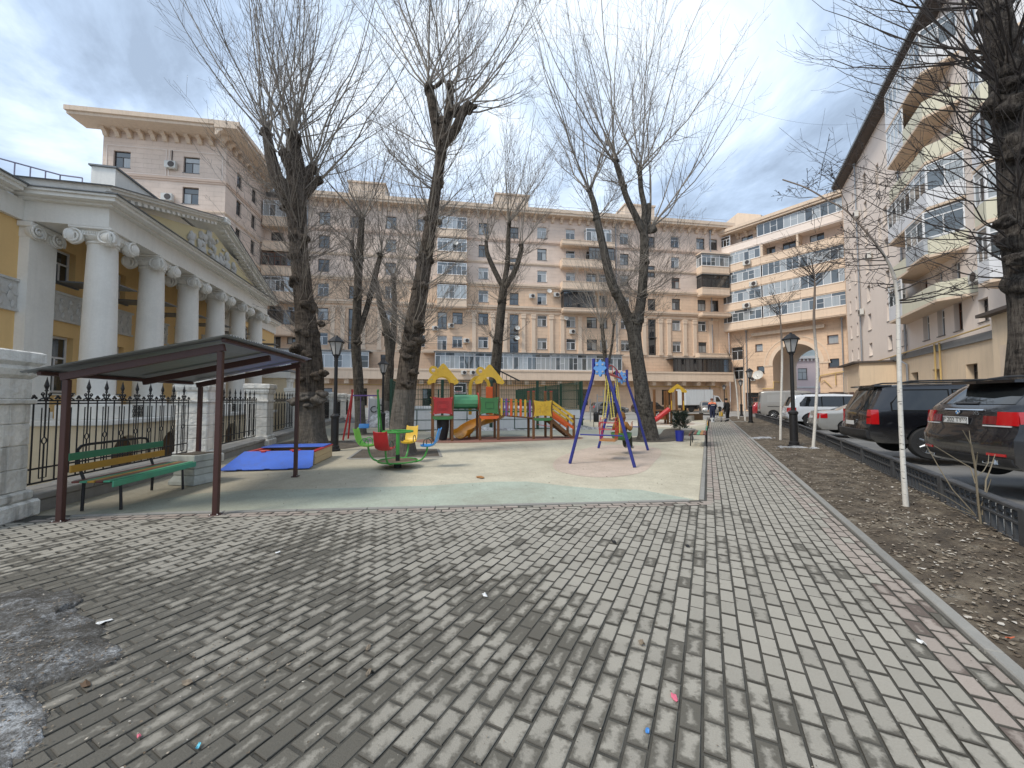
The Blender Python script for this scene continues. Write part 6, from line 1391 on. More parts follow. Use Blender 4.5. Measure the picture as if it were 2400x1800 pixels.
# ---- climbing unit with two roofed towers
PU = thing('play_tower', 'big wooden climbing unit with two yellow gabled towers, tunnel, picket bridge and ramp', 'play tower', (-3.12, 15.22, 0), R(13.5))
def post(x, y, h, parent=PU, nm='post', w=.095): return MB().bbox(x-w/2, x+w/2, y-w/2, y+w/2, 0, h, .008).obj(nm, WOODB, parent)
def gable(xc, y, parent, ear=-1, w=.62, zb=2.28, zp=3.08, mt=None, a_=.30):
    o = [(xc-w, zb+.06), (xc-w+.05, zb+.16), (xc-.06, zp-.03), (xc, zp), (xc+.06, zp-.03), (xc+w-.05, zb+.16), (xc+w, zb+.06), (xc+w-.07, zb-.02), (xc+w-.17, zb)]
    o += [(xc+a_*math.cos(q), zb+.02+.27*math.sin(q)) for q in np.linspace(.05, math.pi-.05, 11)] + [(xc-w+.17, zb), (xc-w+.07, zb-.02)]
    g = MB().prism(o, y-.02, y+.02).obj('gable_panel', mt or YEL, parent)
    if ear:
        ex, ez = xc+ear*.38, zb+.52; mb = MB(); n = 20; r0, r1 = .075, .175
        ri = [(ex+r0*math.cos(q), ez+r0*math.sin(q)) for q in np.linspace(0, 2*math.pi, n, endpoint=False)]; ro_ = [(ex+r1*math.cos(q), ez+r1*math.sin(q)) for q in np.linspace(0, 2*math.pi, n, endpoint=False)]
        for i in range(n):
            j = (i+1) % n; mb.add([(ri[i][0], y-.024, ri[i][1]), (ri[j][0], y-.024, ri[j][1]), (ro_[j][0], y-.024, ro_[j][1]), (ro_[i][0], y-.024, ro_[i][1]), (ri[i][0], y+.015, ri[i][1]), (ri[j][0], y+.015, ri[j][1]), (ro_[j][0], y+.015, ro_[j][1]), (ro_[i][0], y+.015, ro_[i][1])], [(0, 1, 2, 3), (7, 6, 5, 4), (3, 2, 6, 7), (4, 5, 1, 0)])
        mb.obj('ear_ring', mt or YEL, parent)
    for dx_, dz in ((-.45, .16), (0, .62), (.45, .16)): MB().lathe([(.018, 0), (.012, .01)], 8, M=Matrix.Translation((xc+dx_, y-.021, zb+dz)) @ Matrix.Rotation(R(90), 4, 'X')).obj('bolt', STEEL, parent)
    return g
def shield(x0, x1, z0, z1, y, mt, nm='panel'):
    o = []; n = 9; b = .055
    for i in range(n): u = i/(n-1); o.append((x0+(x1-x0)*u, z0+b*math.sin(math.pi*u)))
    for i in range(1, n): u = i/(n-1); o.append((x1-b*math.sin(math.pi*u), z0+(z1-z0)*u))
    for i in range(1, n): u = i/(n-1); o.append((x1-(x1-x0)*u, z1-b*math.sin(math.pi*u)))
    for i in range(1, n-1): u = i/(n-1); o.append((x0+b*math.sin(math.pi*u), z1-(z1-z0)*u))
    p = MB().prism(o, y-.02, y).obj(nm, mt, PU)
    for dx_ in (.06, -.06):
        for dz in (.06, -.06): MB().lathe([(.016, 0), (.01, .012)], 8, M=Matrix.Translation(((x0 if dx_ > 0 else x1)+dx_, y-.021, (z0 if dz > 0 else z1)+dz)) @ Matrix.Rotation(R(90), 4, 'X')).obj('bolt', STEEL, p)
    return p
for x in (0, .76, 1.87, 2.63):
    for y in (0, .78): post(x, y, 2.36)
for xc in (.38, 2.25): gable(xc, -.075, PU)
gable(.38, .86, PU, ear=0)
for x0 in (-.02, 1.85): MB().bbox(x0, x0+.80, -.02, .8, .93, .98, .005).obj('platform', WOODB, PU)
p = shield(-.02, .78, 1.04, 1.76, -.055, RED); q = MB()
for k in range(3): r_ = .22-.05*k; q.tube([(.38-r_, -.079, 1.4-r_*.8), (.38+r_, -.079, 1.4-r_*.8), (.38+r_, -.079, 1.4+r_*.8), (.38-r_, -.079, 1.4+r_*.8)], .006, 4, True)
q.obj('maze_groove', paint('dark_red_paint', (.36, .02, .02)), p)
p = shield(1.85, 2.65, 1.04, 1.76, -.055, GRNP); MB().tube([(2.08, -.079, 1.28), (2.42, -.079, 1.28), (2.42, -.079, 1.54), (2.08, -.079, 1.54)], .008, 4, True).obj('frame_groove', DKGRN, p)
for x0, mt in ((-.02, GRNP), (1.85, ORG)): MB().prism([(x0, .98), (x0, .90), (x0+.12, .85), (x0+.68, .85), (x0+.80, .90), (x0+.80, .98)], -.078, -.056).obj('edge_board', mt, PU)
# tunnel
tn = MB(); n = 12; r_ = .30
prof = [(1.55+r_*math.sin(2*math.pi*(k+.5)/n), .39-r_*math.cos(2*math.pi*(k+.5)/n)) for k in range(n)]
for k in range(n):
    z, y = prof[k]; z2, y2 = prof[(k+1) % n]; mb = MB().add([(.82, y, z), (1.81, y, z), (1.81, y2, z2), (.82, y2, z2), (.82, .39+(y-.39)*.93, 1.55+(z-1.55)*.93), (1.81, .39+(y-.39)*.93, 1.55+(z-1.55)*.93), (1.81, .39+(y2-.39)*.93, 1.55+(z2-1.55)*.93), (.82, .39+(y2-.39)*.93, 1.55+(z2-1.55)*.93)], [(0, 1, 2, 3), (7, 6, 5, 4), (0, 4, 5, 1), (3, 2, 6, 7), (0, 3, 7, 4), (1, 5, 6, 2)])
    mb.obj('tunnel_slat', paint('tunnel_green', (.10, .33, .16)) if k == 0 else MATS['tunnel_green'], PU)
for x in (.79, 1.83): MB().tube([(x, .39+.34*math.cos(a), 1.55+.36*math.sin(a)) for a in np.linspace(0, 6.283, 24, endpoint=False)], .03, 6, True).obj('tunnel_ring', RED, PU, True)
MB().box(.80, 1.83, .05, .75, 1.17, 1.235).obj('tunnel_floor', DKGRN, PU)
# left side: climbing net rail with yellow grips and black tube below
for z in (1.1, 1.4, 1.7): MB().tube([(-.06, .0, z), (-.1, .3, z+.04), (-.06, .7, z)], .014, 5).obj('grip', YELS, PU)
MB().lathe([(.16, .02), (.2, .25), (.245, .5), (.25, .80), (.25, .92)], 18, (.42, .45)).obj('hanging_tube', TUBEBLK, PU, True)
# bridge with pickets
for y in (.02, .72):
    MB().tube([(2.66, y, 1.0), (4.1, y, .86)], .022, 6).obj('bridge_beam', WOODB, PU)
    for z in (1.18, 1.60): MB().bbox(2.66, 4.1, y-.015, y+.015, z-.03-.04, z+.03-.04, .004).obj('bridge_rail', GRNP, PU)
    for k, mt in enumerate((YEL, PUR, ORG, YELS, ORG, YEL, PUR)):
        x = 2.76+.203*k; zb = .98-.012*k; MB().prism([(x-.045, zb+.05), (x-.03, zb+.01), (x, zb), (x+.03, zb+.01), (x+.045, zb+.05), (x+.045, zb+.68), (x+.03, zb+.72), (x, zb+.735), (x-.03, zb+.72), (x-.045, zb+.68)], y-.05, y-.022).obj('picket', mt, PU)
for k in range(9): MB().bbox(2.68+.16*k, 2.68+.16*k+.145, .0, .76, .985-.0145*k, 1.015-.0145*k, .004).obj('deck_board', WOODB, PU)
for x in (4.14, 4.92):
    for y in (0, .78): post(x, y, 1.98); MB().bbox(x-.05, x+.05, y-.05, y+.05, 1.982, 2.01, .006).obj('post_cap', RED, PU)
MB().bbox(4.1, 4.96, -.02, .8, .80, .85, .005).obj('platform', WOODB, PU)
p = shield(4.12, 4.94, .92, 1.62, -.055, YEL); q = MB()
for k in range(9): a = k*.7; q.tube([(4.53+.1*math.cos(a), -.079, 1.27+.1*math.sin(a)), (4.53+.24*math.cos(a+.5), -.079, 1.27+.22*math.sin(a+.5))], .008, 4)
q.obj('carved_groove', YELS, p); MB().prism([(4.12, .87), (4.12, .80), (4.24, .75), (4.82, .75), (4.94, .80), (4.94, .87)], -.078, -.056).obj('edge_board', GRNP, PU)
# ramp
for y in (.02, .74):
    MB().prism([(4.95, .86), (4.95, .66), (5.82, -.0), (5.98, -.0)], y-.02, y+.02).obj('stringer', WOODB, PU); post(5.95, y, .98)
    for z, mt, hgt in ((1.62, YEL, .12), (1.40, YEL, .11), (1.16, ORG, .14)): MB().prism([(4.95, z), (4.95, z-hgt), (5.92, z-hgt-.66), (5.92, z-.66)], y-.05, y-.025).obj('hand_board', mt, PU)
for k in range(7): u = (k+.5)/7; MB().bbox(4.97+.95*u-.055, 4.97+.95*u+.055, .04, .72, .78-.76*u-.015, .78-.76*u+.015, .004).obj('tread', WOODB, PU)
MB().tube([(4.3, -.02, .60), (4.9, -.02, .50)], .012, 5).obj('brace', RED, PU)
# slide
C = cr([(2.55, 1.0, .97, .3), (2.95, 1.35, .86, .3), (2.85, 1.85, .68, .3), (2.2, 1.85, .48, .3), (1.65, 1.3, .27, .3), (1.35, .75, .12, .3), (1.1, .4, .08, .3)], 7); V = []; F = []; m_ = 11
for i, p in enumerate(C):
    tg = C[min(i+1, len(C)-1)]-C[max(i-1, 0)]; sd_ = np.array((-tg[1], tg[0], 0)); sd_ /= np.linalg.norm(sd_)
    for layer in (0, 1):
        for j in range(m_):
            a = math.pi*(1+j/(m_-1)); r2 = .36-.02*layer; V.append(tuple(p[:3]+sd_*r2*math.cos(a)+np.array((0, 0, 1))*(r2*math.sin(a)*1.0+.32)))
for i in range(len(C)-1):
    for j in range(m_-1):
        a = i*2*m_+j; F += [(a, a+2*m_, a+2*m_+1, a+1), (a+m_, a+m_+1, a+3*m_+1, a+3*m_)]
    for j in (0, m_-1): a = i*2*m_+j; F.append((a, a+m_, a+3*m_, a+2*m_))
for i in (0, len(C)-1): 
    for j in range(m_-1): a = i*2*m_+j; F.append((a, a+1, a+m_+1, a+m_))
MB().add(V, F).obj('slide', paint('slide_yellow', (.66, .30, .015), .3), PU, 50); MB().tube([(1.6, 1.35, 0), (1.6, 1.35, .3)], .06, 8).obj('slide_foot', MATS['slide_yellow'], PU)
mb = MB(); n = 16
for k in range(n):
    a, b_ = math.pi*k/n, math.pi*(k+1)/n; r0, r1 = .36, .50
    P = [(2.0+r*math.cos(q_)*.95, yy, 2.2+r*math.sin(q_)) for q_ in (a, b_) for r in (r0, r1) for yy in (.93, 1.0)]
    mb.add(P, [(0, 2, 6, 4), (1, 5, 7, 3), (0, 4, 5, 1), (2, 3, 7, 6)])
for s_ in (-1, 1): xs2 = sorted((2.0+s_*.36*.95, 2.0+s_*.5*.95)); mb.box(xs2[0], xs2[1], .93, 1.0, 1.0, 2.2)
mb.obj('slide_arch', YEL, PU); MB().bbox(2.25, 2.55, .80, .83, 1.0, 2.2, .01).obj('panel', ORG, PU)
# ---- sports court
CT = thing('court_fence', 'sports court enclosure with white lower boards and dark green bars', 'court fence', (-6.35, 20.2, 0), R(11.5)); CW, CD = 10.6, 18.0
def side(x0, y0, x1, y1, nb, cells=True):
    bw_ = .006 if cells else .012
    L_ = math.hypot(x1-x0, y1-y0); an = math.atan2(y1-y0, x1-x0); bw = L_/nb
    for k in range(nb+1): MB().bbox(bw*k-.07, bw*k+.07, -.05, .05, 0, 2.74, .01).obj('post', DKGRN, CT, loc=(x0, y0, 0), rz=an)
    for k in range(nb):
        a, b_ = bw*k+.075, bw*(k+1)-.075; g = MB(); m_ = int((b_-a)/.125)
        for j in range(m_+1): x = a+(b_-a)*j/m_; g.box(x-bw_, x+bw_, -bw_, bw_, 1.14, 2.70)
        for z in (1.16, 1.68, 2.2, 2.58, 2.70): g.box(a, b_, -.012, .012, z-.012, z+.012)
        g.obj('bar_grid', DKGRN, CT, loc=(x0, y0, 0), rz=an)
        if not cells: MB().box(a, b_, -.01, .01, .05, 1.08).obj('board', WHITEP, CT, loc=(x0, y0, 0), rz=an); continue
        h = (b_-a)/2
        for c_ in range(2):
            for r__ in range(2): MB().bbox(a+h*c_+.02, a+h*(c_+1)-.02, -.012, .012, .06+.52*r__, .06+.52*r__+.49, .004).obj('board', WHITEP, CT, loc=(x0, y0, 0), rz=an)
        MB().box(a, b_, -.03, .03, 1.085, 1.13).box(a, b_, -.025, .025, .555, .58).box(a, b_, -.025, .025, .02, .06).box(a+h-.02, a+h+.02, -.026, .026, .06, 1.084).obj('board_frame', DKGRN, CT, loc=(x0, y0, 0), rz=an)
side(0, 0, CW, 0, 4); side(CW, .2, CW, CD, 5, False); side(0, .2, 0, CD, 5, False); side(0, CD, CW, CD, 4, False)
st_ = MB().tube([(5.6, 1.0, 3.5), (7.0, .3, 2.72)], .04, 6)
for k in range(6): st_.tube([(5.6+.23*k, 1.0-.116*k, 3.5-.13*k), (5.6+.23*k, 1.0-.116*k, 2.5)], .015, 4)
st_.obj('stair_rail', BLACKM, CT)
bh = thing('basketball_hoop', 'basketball backboard with white square lines at the far end of the court', 'basketball hoop', (-5.1, 36.5, 0), R(11.5))
MB().box(-.06, .06, .1, .22, 0, 2.9).obj('pole', DKGRN, bh); MB().bbox(-.8, .8, -.02, .02, 2.25, 3.35, .01).obj('backboard', paint('black_board', (.02, .022, .022)), bh)
ln_ = MB()
for x0, x1, z0, z1 in ((-.76, .76, 2.3, 3.3), (-.4, .4, 2.45, 2.98)):
    tck = .055; ln_.box(x0, x1, -.026, -.022, z1-tck, z1).box(x0, x1, -.026, -.022, z0, z0+tck).box(x0, x0+tck, -.026, -.022, z0+tck, z1-tck).box(x1-tck, x1, -.026, -.022, z0+tck, z1-tck)
ln_.obj('line', WHP, bh); MB().tube([(.22*math.cos(a), -.28+.22*math.sin(a), 2.45) for a in np.linspace(0, 6.28, 18, endpoint=False)], .012, 5, True).obj('rim', RED, bh)
# ---- second, farther play tower
P2 = thing('play_tower', 'smaller far play tower with one yellow roof and a straight red slide', 'play tower', (9.75, 26.4, 0), R(4))
for x, y, h in ((0, 0, 2.35), (.35, .7, 2.4), (.95, .0, 2.3), (1.15, -.1, 2.3), (2.0, -.1, 2.3), (1.15, .8, 2.3), (2.0, .8, 2.3), (0, .9, 2.35)): post(x, y, h, P2, w=.12)
gable(1.58, -.19, P2, ear=0, w=.66, zb=2.15, zp=2.74, a_=.28)
MB().bbox(.0, 2.05, -.1, .85, .90, .96, .01).obj('platform', WOODB, P2); MB().bbox(.4, 1.1, .1, .14, .3, .88, .01).obj('climbing_board', ORS, P2)
MB().tube([(.95, -.2, 1.02), (.1, -.2, .38), (-.15, -.2, .25), (-.35, -.2, .22)], [.17]*4, 8).obj('slide', RED, P2)
for x in (1.12, 1.98): MB().bbox(x-.02, x+.02, -.26, -.2, .95, 1.6, .01).obj('grip_board', YEL, P2)
for k in range(4): MB().bbox(1.3, 1.9, -.1-.05*k, -.06-.05*k, .2+.2*k, .24+.2*k, .005).obj('rung', WOODL, P2)
t = thing('exercise_bars', 'grey steel exercise posts standing beyond the swing, left of the faraway bench', 'exercise bars', (6.0, 29.5, 0), R(5))
for x, h in ((0, 1.7), (.55, 2.1), (1.05, 2.45), (1.35, 2.0)): MB().tube([(x, 0, 0), (x, 0, h)], .045, 8).obj('post', STEEL, t, True)
MB().tube([(.55, 0, 1.9), (1.05, 0, 1.9)], .025, 6).obj('bar', STEEL, t, True)
# ---- bins, urn, potted spruce, small things
t = thing('bin', 'blue plastic bucket bin left of the end-on bench', 'bin', (6.64, 15.3, 0)); MB().lathe([(.14, 0), (.17, .40), (.18, .41), (.165, .41), (.135, .03)], 20, cap=False).obj('bucket', paint('bin_blue', (.018, .03, .28), .4), t, 40); MB().lathe([(.135, .03), (.001, .03)], 20, cap=False).obj('bottom', DKBLUE, t)
t = thing('stone_urn', 'grey concrete litter urn standing behind the end-on bench', 'urn', (7.25, 15.9, 0)); MB().lathe([(.2, 0), (.22, .05), (.2, .12), (.14, .17), (.16, .25), (.26, .33), (.29, .42), (.27, .45), (.22, .45), (.18, .3)], 20, cap=False).obj('bowl', CONC, t, 40)
t = thing('bin', 'round dark metal bin beside the faraway bench', 'bin', (5.15, 23.6, 0)); MB().lathe([(.16, .3), (.17, .8), (.16, .82), (.1, .9), (.02, .92)], 16).obj('bucket', BLACKM, t, 40); MB().tube([(-.15, 0, 0), (-.15, 0, .6)], .02, 6).tube([(.15, 0, 0), (.15, 0, .6)], .02, 6).obj('stand', BLACKM, t)
t = thing('spruce', 'small dark spruce tree in the earth behind the blue bin', 'tree', (9.1, 20.9, 0))
MB().tube([(0, 0, 0), (0, 0, .75)], [.04, .015], 6).obj('trunk', BARK2, t); q = np.random.default_rng(4); B, D, Ls = [], [], []
for k in range(420):
    z = q.uniform(.12, .95); r_ = .5*(1-.45*(z-.1)); a = q.uniform(0, 6.28); B.append((q.uniform(0, r_)*math.cos(a), q.uniform(0, r_)*math.sin(a), z)); D.append((math.cos(a), math.sin(a), q.uniform(-.1, .9))); Ls.append(q.uniform(.12, .24))
P1, R1 = shoots(q, np.array(B), np.array(D), np.array(Ls), np.full(420, .014), 4, .1, .04); P2_, R2_ = kids(q, P1, R1, 5, .3, .6, 50, 1, 3, .1); put('crown', mesh_np('crown', *cat_np([tubes_np(P1, R1, 3), tubes_np(P2_, np.maximum(R2_, .007), 3)]), M('spruce_needles', (.028, .045, .028), .8, var=.3)), t)
# ------------------------------------------------------------------ low lattice fence along the parking lot
LFM = M('dark_grey_plastic', (.055, .057, .06), .6, var=.25, vs=6, bmp=.002, streak=.5, grime=(.14, .13, .12))
def along(P, d):
    for a, b in zip(P, P[1:]):
        l = math.hypot(b[0]-a[0], b[1]-a[1])
        if d <= l: return (a[0]+(b[0]-a[0])*d/l, a[1]+(b[1]-a[1])*d/l)
        d -= l
    return P[-1]
LFP = [(4.45, 2.35), (6.05, 5.0), (7.0, 6.5), (9.58, 10.99), (14.63, 19.8), (18.35, 27.2), (23.9, 38.2)]
PL = 2.15; tot = sum(math.hypot(b[0]-a[0], b[1]-a[1]) for a, b in zip(LFP, LFP[1:])); npan = int(tot/PL)
vb = MB().bbox(-.02, .02, -.022, .022, .03, .36, .006).mesh('slat', LFM); ab = MB().tube([(-.075+.0*k+.075*(1-math.cos(math.pi*k/6)), 0, .245+.055*math.sin(math.pi*k/6)) for k in range(7)], .016, 4).mesh('arch', LFM)
pw_ = ['nearest', 'second', 'third', 'fourth', 'fifth', 'sixth']
for i in range(npan):
    a, b = along(LFP, i*PL), along(LFP, (i+1)*PL); an = math.atan2(b[1]-a[1], b[0]-a[0]); L_ = math.hypot(b[0]-a[0], b[1]-a[1])
    lab = f'{pw_[i-1]} low dark lattice fence panel from the viewer, behind the black cars' if 0 < i < 6 else ['low dark lattice fence panel in front of the black boxy car rear', 'low dark lattice fence panel right of the nearest lamp post', 'low dark lattice fence panel in front of the silver sedan', 'low dark lattice fence panel in front of the white car rear', 'low dark lattice fence panel between the white car and the van', 'low dark lattice fence panel near the second lamp post'][min(5, max(0, i-6))] if 5 < i < 12 else 'low dark lattice fence panel beside the beige van and beyond'
    if i == 0: lab = 'low dark lattice fence panel leaving the view at the right'
    t = thing('border_fence', lab, 'low fence', (a[0], a[1], .0), an, 'low lattice fence panels')
    MB().bbox(-.07, .07, -.06, .06, -.05, .44, .012).obj('post', LFM, t)
    MB().bbox(.07, L_-.07, -.055, .055, .375, .43, .012).obj('cap_rail', LFM, t); MB().bbox(.07, L_-.07, -.03, .03, .215, .25, .006).obj('mid_rail', LFM, t); MB().bbox(.07, L_-.07, -.03, .03, .0, .04, .006).obj('lower_rail', LFM, t)
    n_ = int((L_-.2)/.15); p = (L_-.2)/n_
    if i < 7:
        for k in range(n_+1): put('slat', vb, t, (.1+p*k, 0, 0))
        for k in range(n_): put('arch', ab, t, (.1+p*(k+.5), 0, 0), scale=(p/.15, 1, 1))
    else:
        mb = MB()
        for k in range(n_+1): mb.box(.1+p*k-.02, .1+p*k+.02, -.02, .02, .04, .37)
        mb.obj('slat', LFM, t)
# pale concrete strip between the fence and the cars
pvs = [(x+.12, y) for x, y in LFP]+[(x+.75, y-.3) for x, y in LFP[::-1]]
struct(sheet('parking_kerb', pvs, .005, KERB))
# ------------------------------------------------------------------ vehicles
def carpaint(name, col, rough=.25, coat=1., metal=0.):
    m, t, b = nodes(name); g = ocoord(t); n = noise(t, g, 3, 5); s = nd(t, 'ShaderNodeSeparateXYZ'); t.links.new(g, s.inputs[0])
    low = ramp(t, s.outputs[2], [(.25, (1, 1, 1)), (.8, (0, 0, 0))]); k = math_(t, 'MULTIPLY', math_(t, 'MULTIPLY', low, n), .8)
    t.links.new(mixc(t, k, tuple(col), (.13, .12, .105)), b.inputs['Base Color']); b.inputs['Roughness'].default_value = rough; b.inputs['Metallic'].default_value = metal
    b.inputs['Coat Weight'].default_value = coat; b.inputs['Coat Roughness'].default_value = .05; return m
BLKP = carpaint('black_car_paint', (.006, .006, .008)); WHTP = carpaint('white_car_paint', (.62, .64, .66)); SILP = carpaint('silver_car_paint', (.40, .395, .37), .3, 1, .35); BEIP = carpaint('beige_van_paint', (.30, .285, .26), .35, .6, .2); REDP = carpaint('red_car_paint', (.36, .015, .02)); GRYPn = carpaint('grey_car_paint', (.12, .125, .13))
def tint(name, c):
    m, t, b = nodes(name); b.inputs['Base Color'].default_value = (*c, 1); b.inputs['Roughness'].default_value = .04; b.inputs['IOR'].default_value = 1.7; return m
CGL = tint('car_glass', (.012, .014, .015)); TRIM = M('black_plastic_trim', (.022, .022, .023), .55, var=.15, streak=.3); SEAL = M('window_seal', (.01, .01, .01), .85, spec=.15); CHROME = M('chrome', (.55, .56, .57), .15, 1.0, var=.05); TYRE = M('tyre_rubber', (.02, .02, .02), .8, var=.2); RIM = M('alloy_rim', (.30, .31, .32), .35, .7, var=.1)
def lightmat(name, c): m, t, b = nodes(name); b.inputs['Base Color'].default_value = (*c, 1); b.inputs['Roughness'].default_value = .12; b.inputs['Coat Weight'].default_value = 1; return m
TL = lightmat('red_tail_light', (.42, .008, .01)); TLD = lightmat('dark_tail_light', (.16, .004, .006)); TLW = lightmat('clear_light', (.5, .5, .5)); PLATE = M('plate_white', (.66, .66, .64), .4, var=.06); INK = M('black_ink', (.012, .012, .012), .5)
class Car:
    def __init__(s, name, label, L_, W_, top, xr, xf, belt, tumble, wheels, wr, sill, paint, kb=.10, group='cars parked along the low fence', cat='car', loc=(0, 0, 0), rz=0):
        s.L, s.W, s.top, s.xr_, s.xf_, s.belt, s.tm, s.wh, s.wr, s.sill, s.kb = L_, W_, top, xr, xf, belt, tumble, wheels, wr, sill, kb
        s.t = thing(name, label, cat, loc, rz, group); s.paint = paint; s.body()
    def xr(s, z): return float(np.interp(z, [p[0] for p in s.xr_], [p[1] for p in s.xr_]))
    def xf(s, z): return s.L-float(np.interp(z, [p[0] for p in s.xf_], [p[1] for p in s.xf_]))
    def zt(s, u):
        X = np.array([p[0] for p in s.top]); Z = np.array([p[1] for p in s.top])
        return float(np.mean([np.interp(min(1, max(0, u+d)), X, Z) for d in (-.02, -.01, 0, .01, .02)]))
    def w(s, u, z, zt):
        w = s.W/2*(1-.09*abs(2*u-1)**5) - s.tm*max(0, z-s.belt) - .10*max(0, (s.sill+.22)-z)
        w -= .018*math.exp(-((z-s.belt+.10)/.05)**2)*0 
        r = .13; q = z-(zt-r)
        if q > 0: w -= r-math.sqrt(max(0, r*r-q*q))
        return w
    def pt(s, u, z, sd, off=0):
        zt = s.zt(u); x = s.xr(z)+u*(s.xf(z)-s.xr(z)); return (x, sd*(s.w(u, z, zt)+off), z)
    def u_of(s, x, z): a, b = s.xr(z), s.xf(z); return (x-a)/(b-a)
    def body(s):
        us = sorted(set(list(np.linspace(0, .08, 6))+list(np.linspace(.08, .92, 40))+list(np.linspace(.92, 1, 6))+[min(1, max(0, s.u_of(xw+s.wr*1.16*math.cos(a), .6))) for xw in s.wh for a in np.linspace(0, math.pi, 15)]))
        nr = 18; V = []; F = []; mb = MB(); ra = s.wr*1.16; zc = s.wr
        def zb(u):
            x = s.xr(.5)+u*(s.xf(.5)-s.xr(.5)); z = s.sill
            for xw in s.wh:
                d = abs(x-xw)
                if d < ra: z = max(z, zc+math.sqrt(ra*ra-d*d))
            return z
        rows = []
        vv = [0, .08, .16, .25, .34, .43, .52, .6, .68, .75, .81, .86, .9, .935, .96, .98, .993, 1]
        for u in us:
            a, b = zb(u), s.zt(u); rows.append([a+(b-a)*v for v in vv])
        nr = len(vv)
        for sd in (1, -1):
            o = len(V)
            for i, u in enumerate(us):
                for z in rows[i]: V.append(s.pt(u, z, sd))
            for i in range(len(us)-1):
                for j in range(nr-1): a = o+i*nr+j; f = (a, a+1, a+nr+1, a+nr); F.append(f if sd > 0 else f[::-1])
        nu = len(us); off = nu*nr; ny = 14
        # top
        T = []
        for i, u in enumerate(us):
            z = rows[i][-1]; yl = V[i*nr+nr-1]; x = yl[0]; row = [i*nr+nr-1]
            for k in range(1, ny):
                q = 1-2*k/ny; row.append(len(V)); V.append((x-(s.kb*(1-q**4) if i == 0 else 0)+(s.kb*(1-q**4) if i == nu-1 else 0), yl[1]*q, z+.025*(1-q*q)))
            row.append(off+i*nr+nr-1); T.append(row)
        for i in range(nu-1):
            for k in range(ny): F.append((T[i][k], T[i][k+1], T[i+1][k+1], T[i+1][k]))
        for i, sg in ((0, -1), (nu-1, 1)):
            prev = None
            for j in range(nr):
                if j == nr-1: row = T[i]
                else:
                    yl = V[i*nr+j]; row = [i*nr+j]
                    for k in range(1, ny): q = 1-2*k/ny; row.append(len(V)); V.append((yl[0]+sg*s.kb*(1-q**4), yl[1]*q, yl[2]))
                    row.append(off+i*nr+j)
                if prev: 
                    for k in range(ny): f = (prev[k], prev[k+1], row[k+1], row[k]); F.append(f if sg < 0 else f[::-1])
                prev = row
        mb.add(V, F); mb.obj('body', s.paint, s.t, 50)
        MB().bbox(.25, s.L-.3, -s.W/2+.12, s.W/2-.12, s.sill-.03, s.sill+.45, .05).obj('underbody', TRIM, s.t)
        ty = MB().lathe([(s.wr*.62, -.11), (s.wr*.93, -.115), (s.wr, -.08), (s.wr, .08), (s.wr*.93, .115), (s.wr*.62, .11)], 30, M=Matrix.Rotation(R(90), 4, 'X')).mesh('tyre', TYRE, 40)
        rm = MB().lathe([(.001, .10), (s.wr*.16, .10), (s.wr*.2, .085), (s.wr*.5, .07), (s.wr*.62, .095), (s.wr*.66, .118)], 20, M=Matrix.Rotation(R(90), 4, 'X'), cap=False)
        for k in range(7): a = k*2*math.pi/7; rm.tube([(s.wr*.12*math.cos(a), -.10, s.wr*.12*math.sin(a)), (s.wr*.6*math.cos(a), -.10, s.wr*.6*math.sin(a))], [.035, .025], 5)
        rm = rm.mesh('rim', RIM, 40)
        for xw in s.wh:
            for sd in (1, -1): w_ = put('wheel', ty, s.t, (xw, sd*(s.W/2-.125), s.wr), math.pi if sd > 0 else 0); put('rim', rm, w_)
    def side_patch(s, name, mat, x0, x1, zl, zh, off=.006, sd=(1, -1), n=14, m_=5, parent=None):
        if name == 'side_window':
            g_ = .03; s.side_patch('window_seal', SEAL, x0-g_, x1+g_, (lambda x: (zl(min(x1, max(x0, x))) if callable(zl) else zl)-g_), (lambda x: (zh(min(x1, max(x0, x))) if callable(zh) else zh)+g_), off*.6, sd, n, m_, parent)
        for d in sd:
            V = []; F = []
            for i in range(n+1):
                x = x0+(x1-x0)*i/n; a = zl(x) if callable(zl) else zl; b = zh(x) if callable(zh) else zh
                for j in range(m_+1): z = a+(b-a)*j/m_; V.append(s.pt(s.u_of(x, z), z, d, off))
            for i in range(n):
                for j in range(m_): a = i*(m_+1)+j; f = (a, a+1, a+m_+2, a+m_+1); F.append(f if d > 0 else f[::-1])
            MB().add(V, F).obj(name, mat, parent or s.t, 60)
    def rp(s, q, z, off=0): 
        y = s.w(0, z, s.zt(0))*q; return (s.xr(z)-s.kb*(1-q**4)-off, y, z)
    def rear_patch(s, name, mat, q0, q1, z0, z1, off=.006, parent=None, n=10, m_=4, taper=0, thick=True):
        V = []; F = []
        for i in range(n+1):
            for j in range(m_+1):
                v = j/m_; z = z0+(z1-z0)*v; sh = 1-taper*v; q = (q0+(q1-q0)*i/n)*sh if q0*q1 < 0 else q0+(q1-q0)*i/n; V.append(s.rp(q, z, off))
        for i in range(n):
            for j in range(m_): a = i*(m_+1)+j; F.append((a, a+m_+1, a+m_+2, a+1))
        mb = MB().add(V, F)
        if thick:                                   # rim turned back to the body so the piece has depth
            k = len(V); ring = [j for j in range(m_+1)]+[i*(m_+1)+m_ for i in range(1, n+1)]+[n*(m_+1)+j for j in range(m_-1, -1, -1)]+[i*(m_+1) for i in range(n-1, 0, -1)]
            mb.add([V[i] for i in ring]+[(V[i][0]+off+.01, V[i][1], V[i][2]) for i in ring], [(i, (i+1) % len(ring), (i+1) % len(ring)+len(ring), i+len(ring)) for i in range(len(ring))])
        return mb.obj(name, mat, parent or s.t, 50)
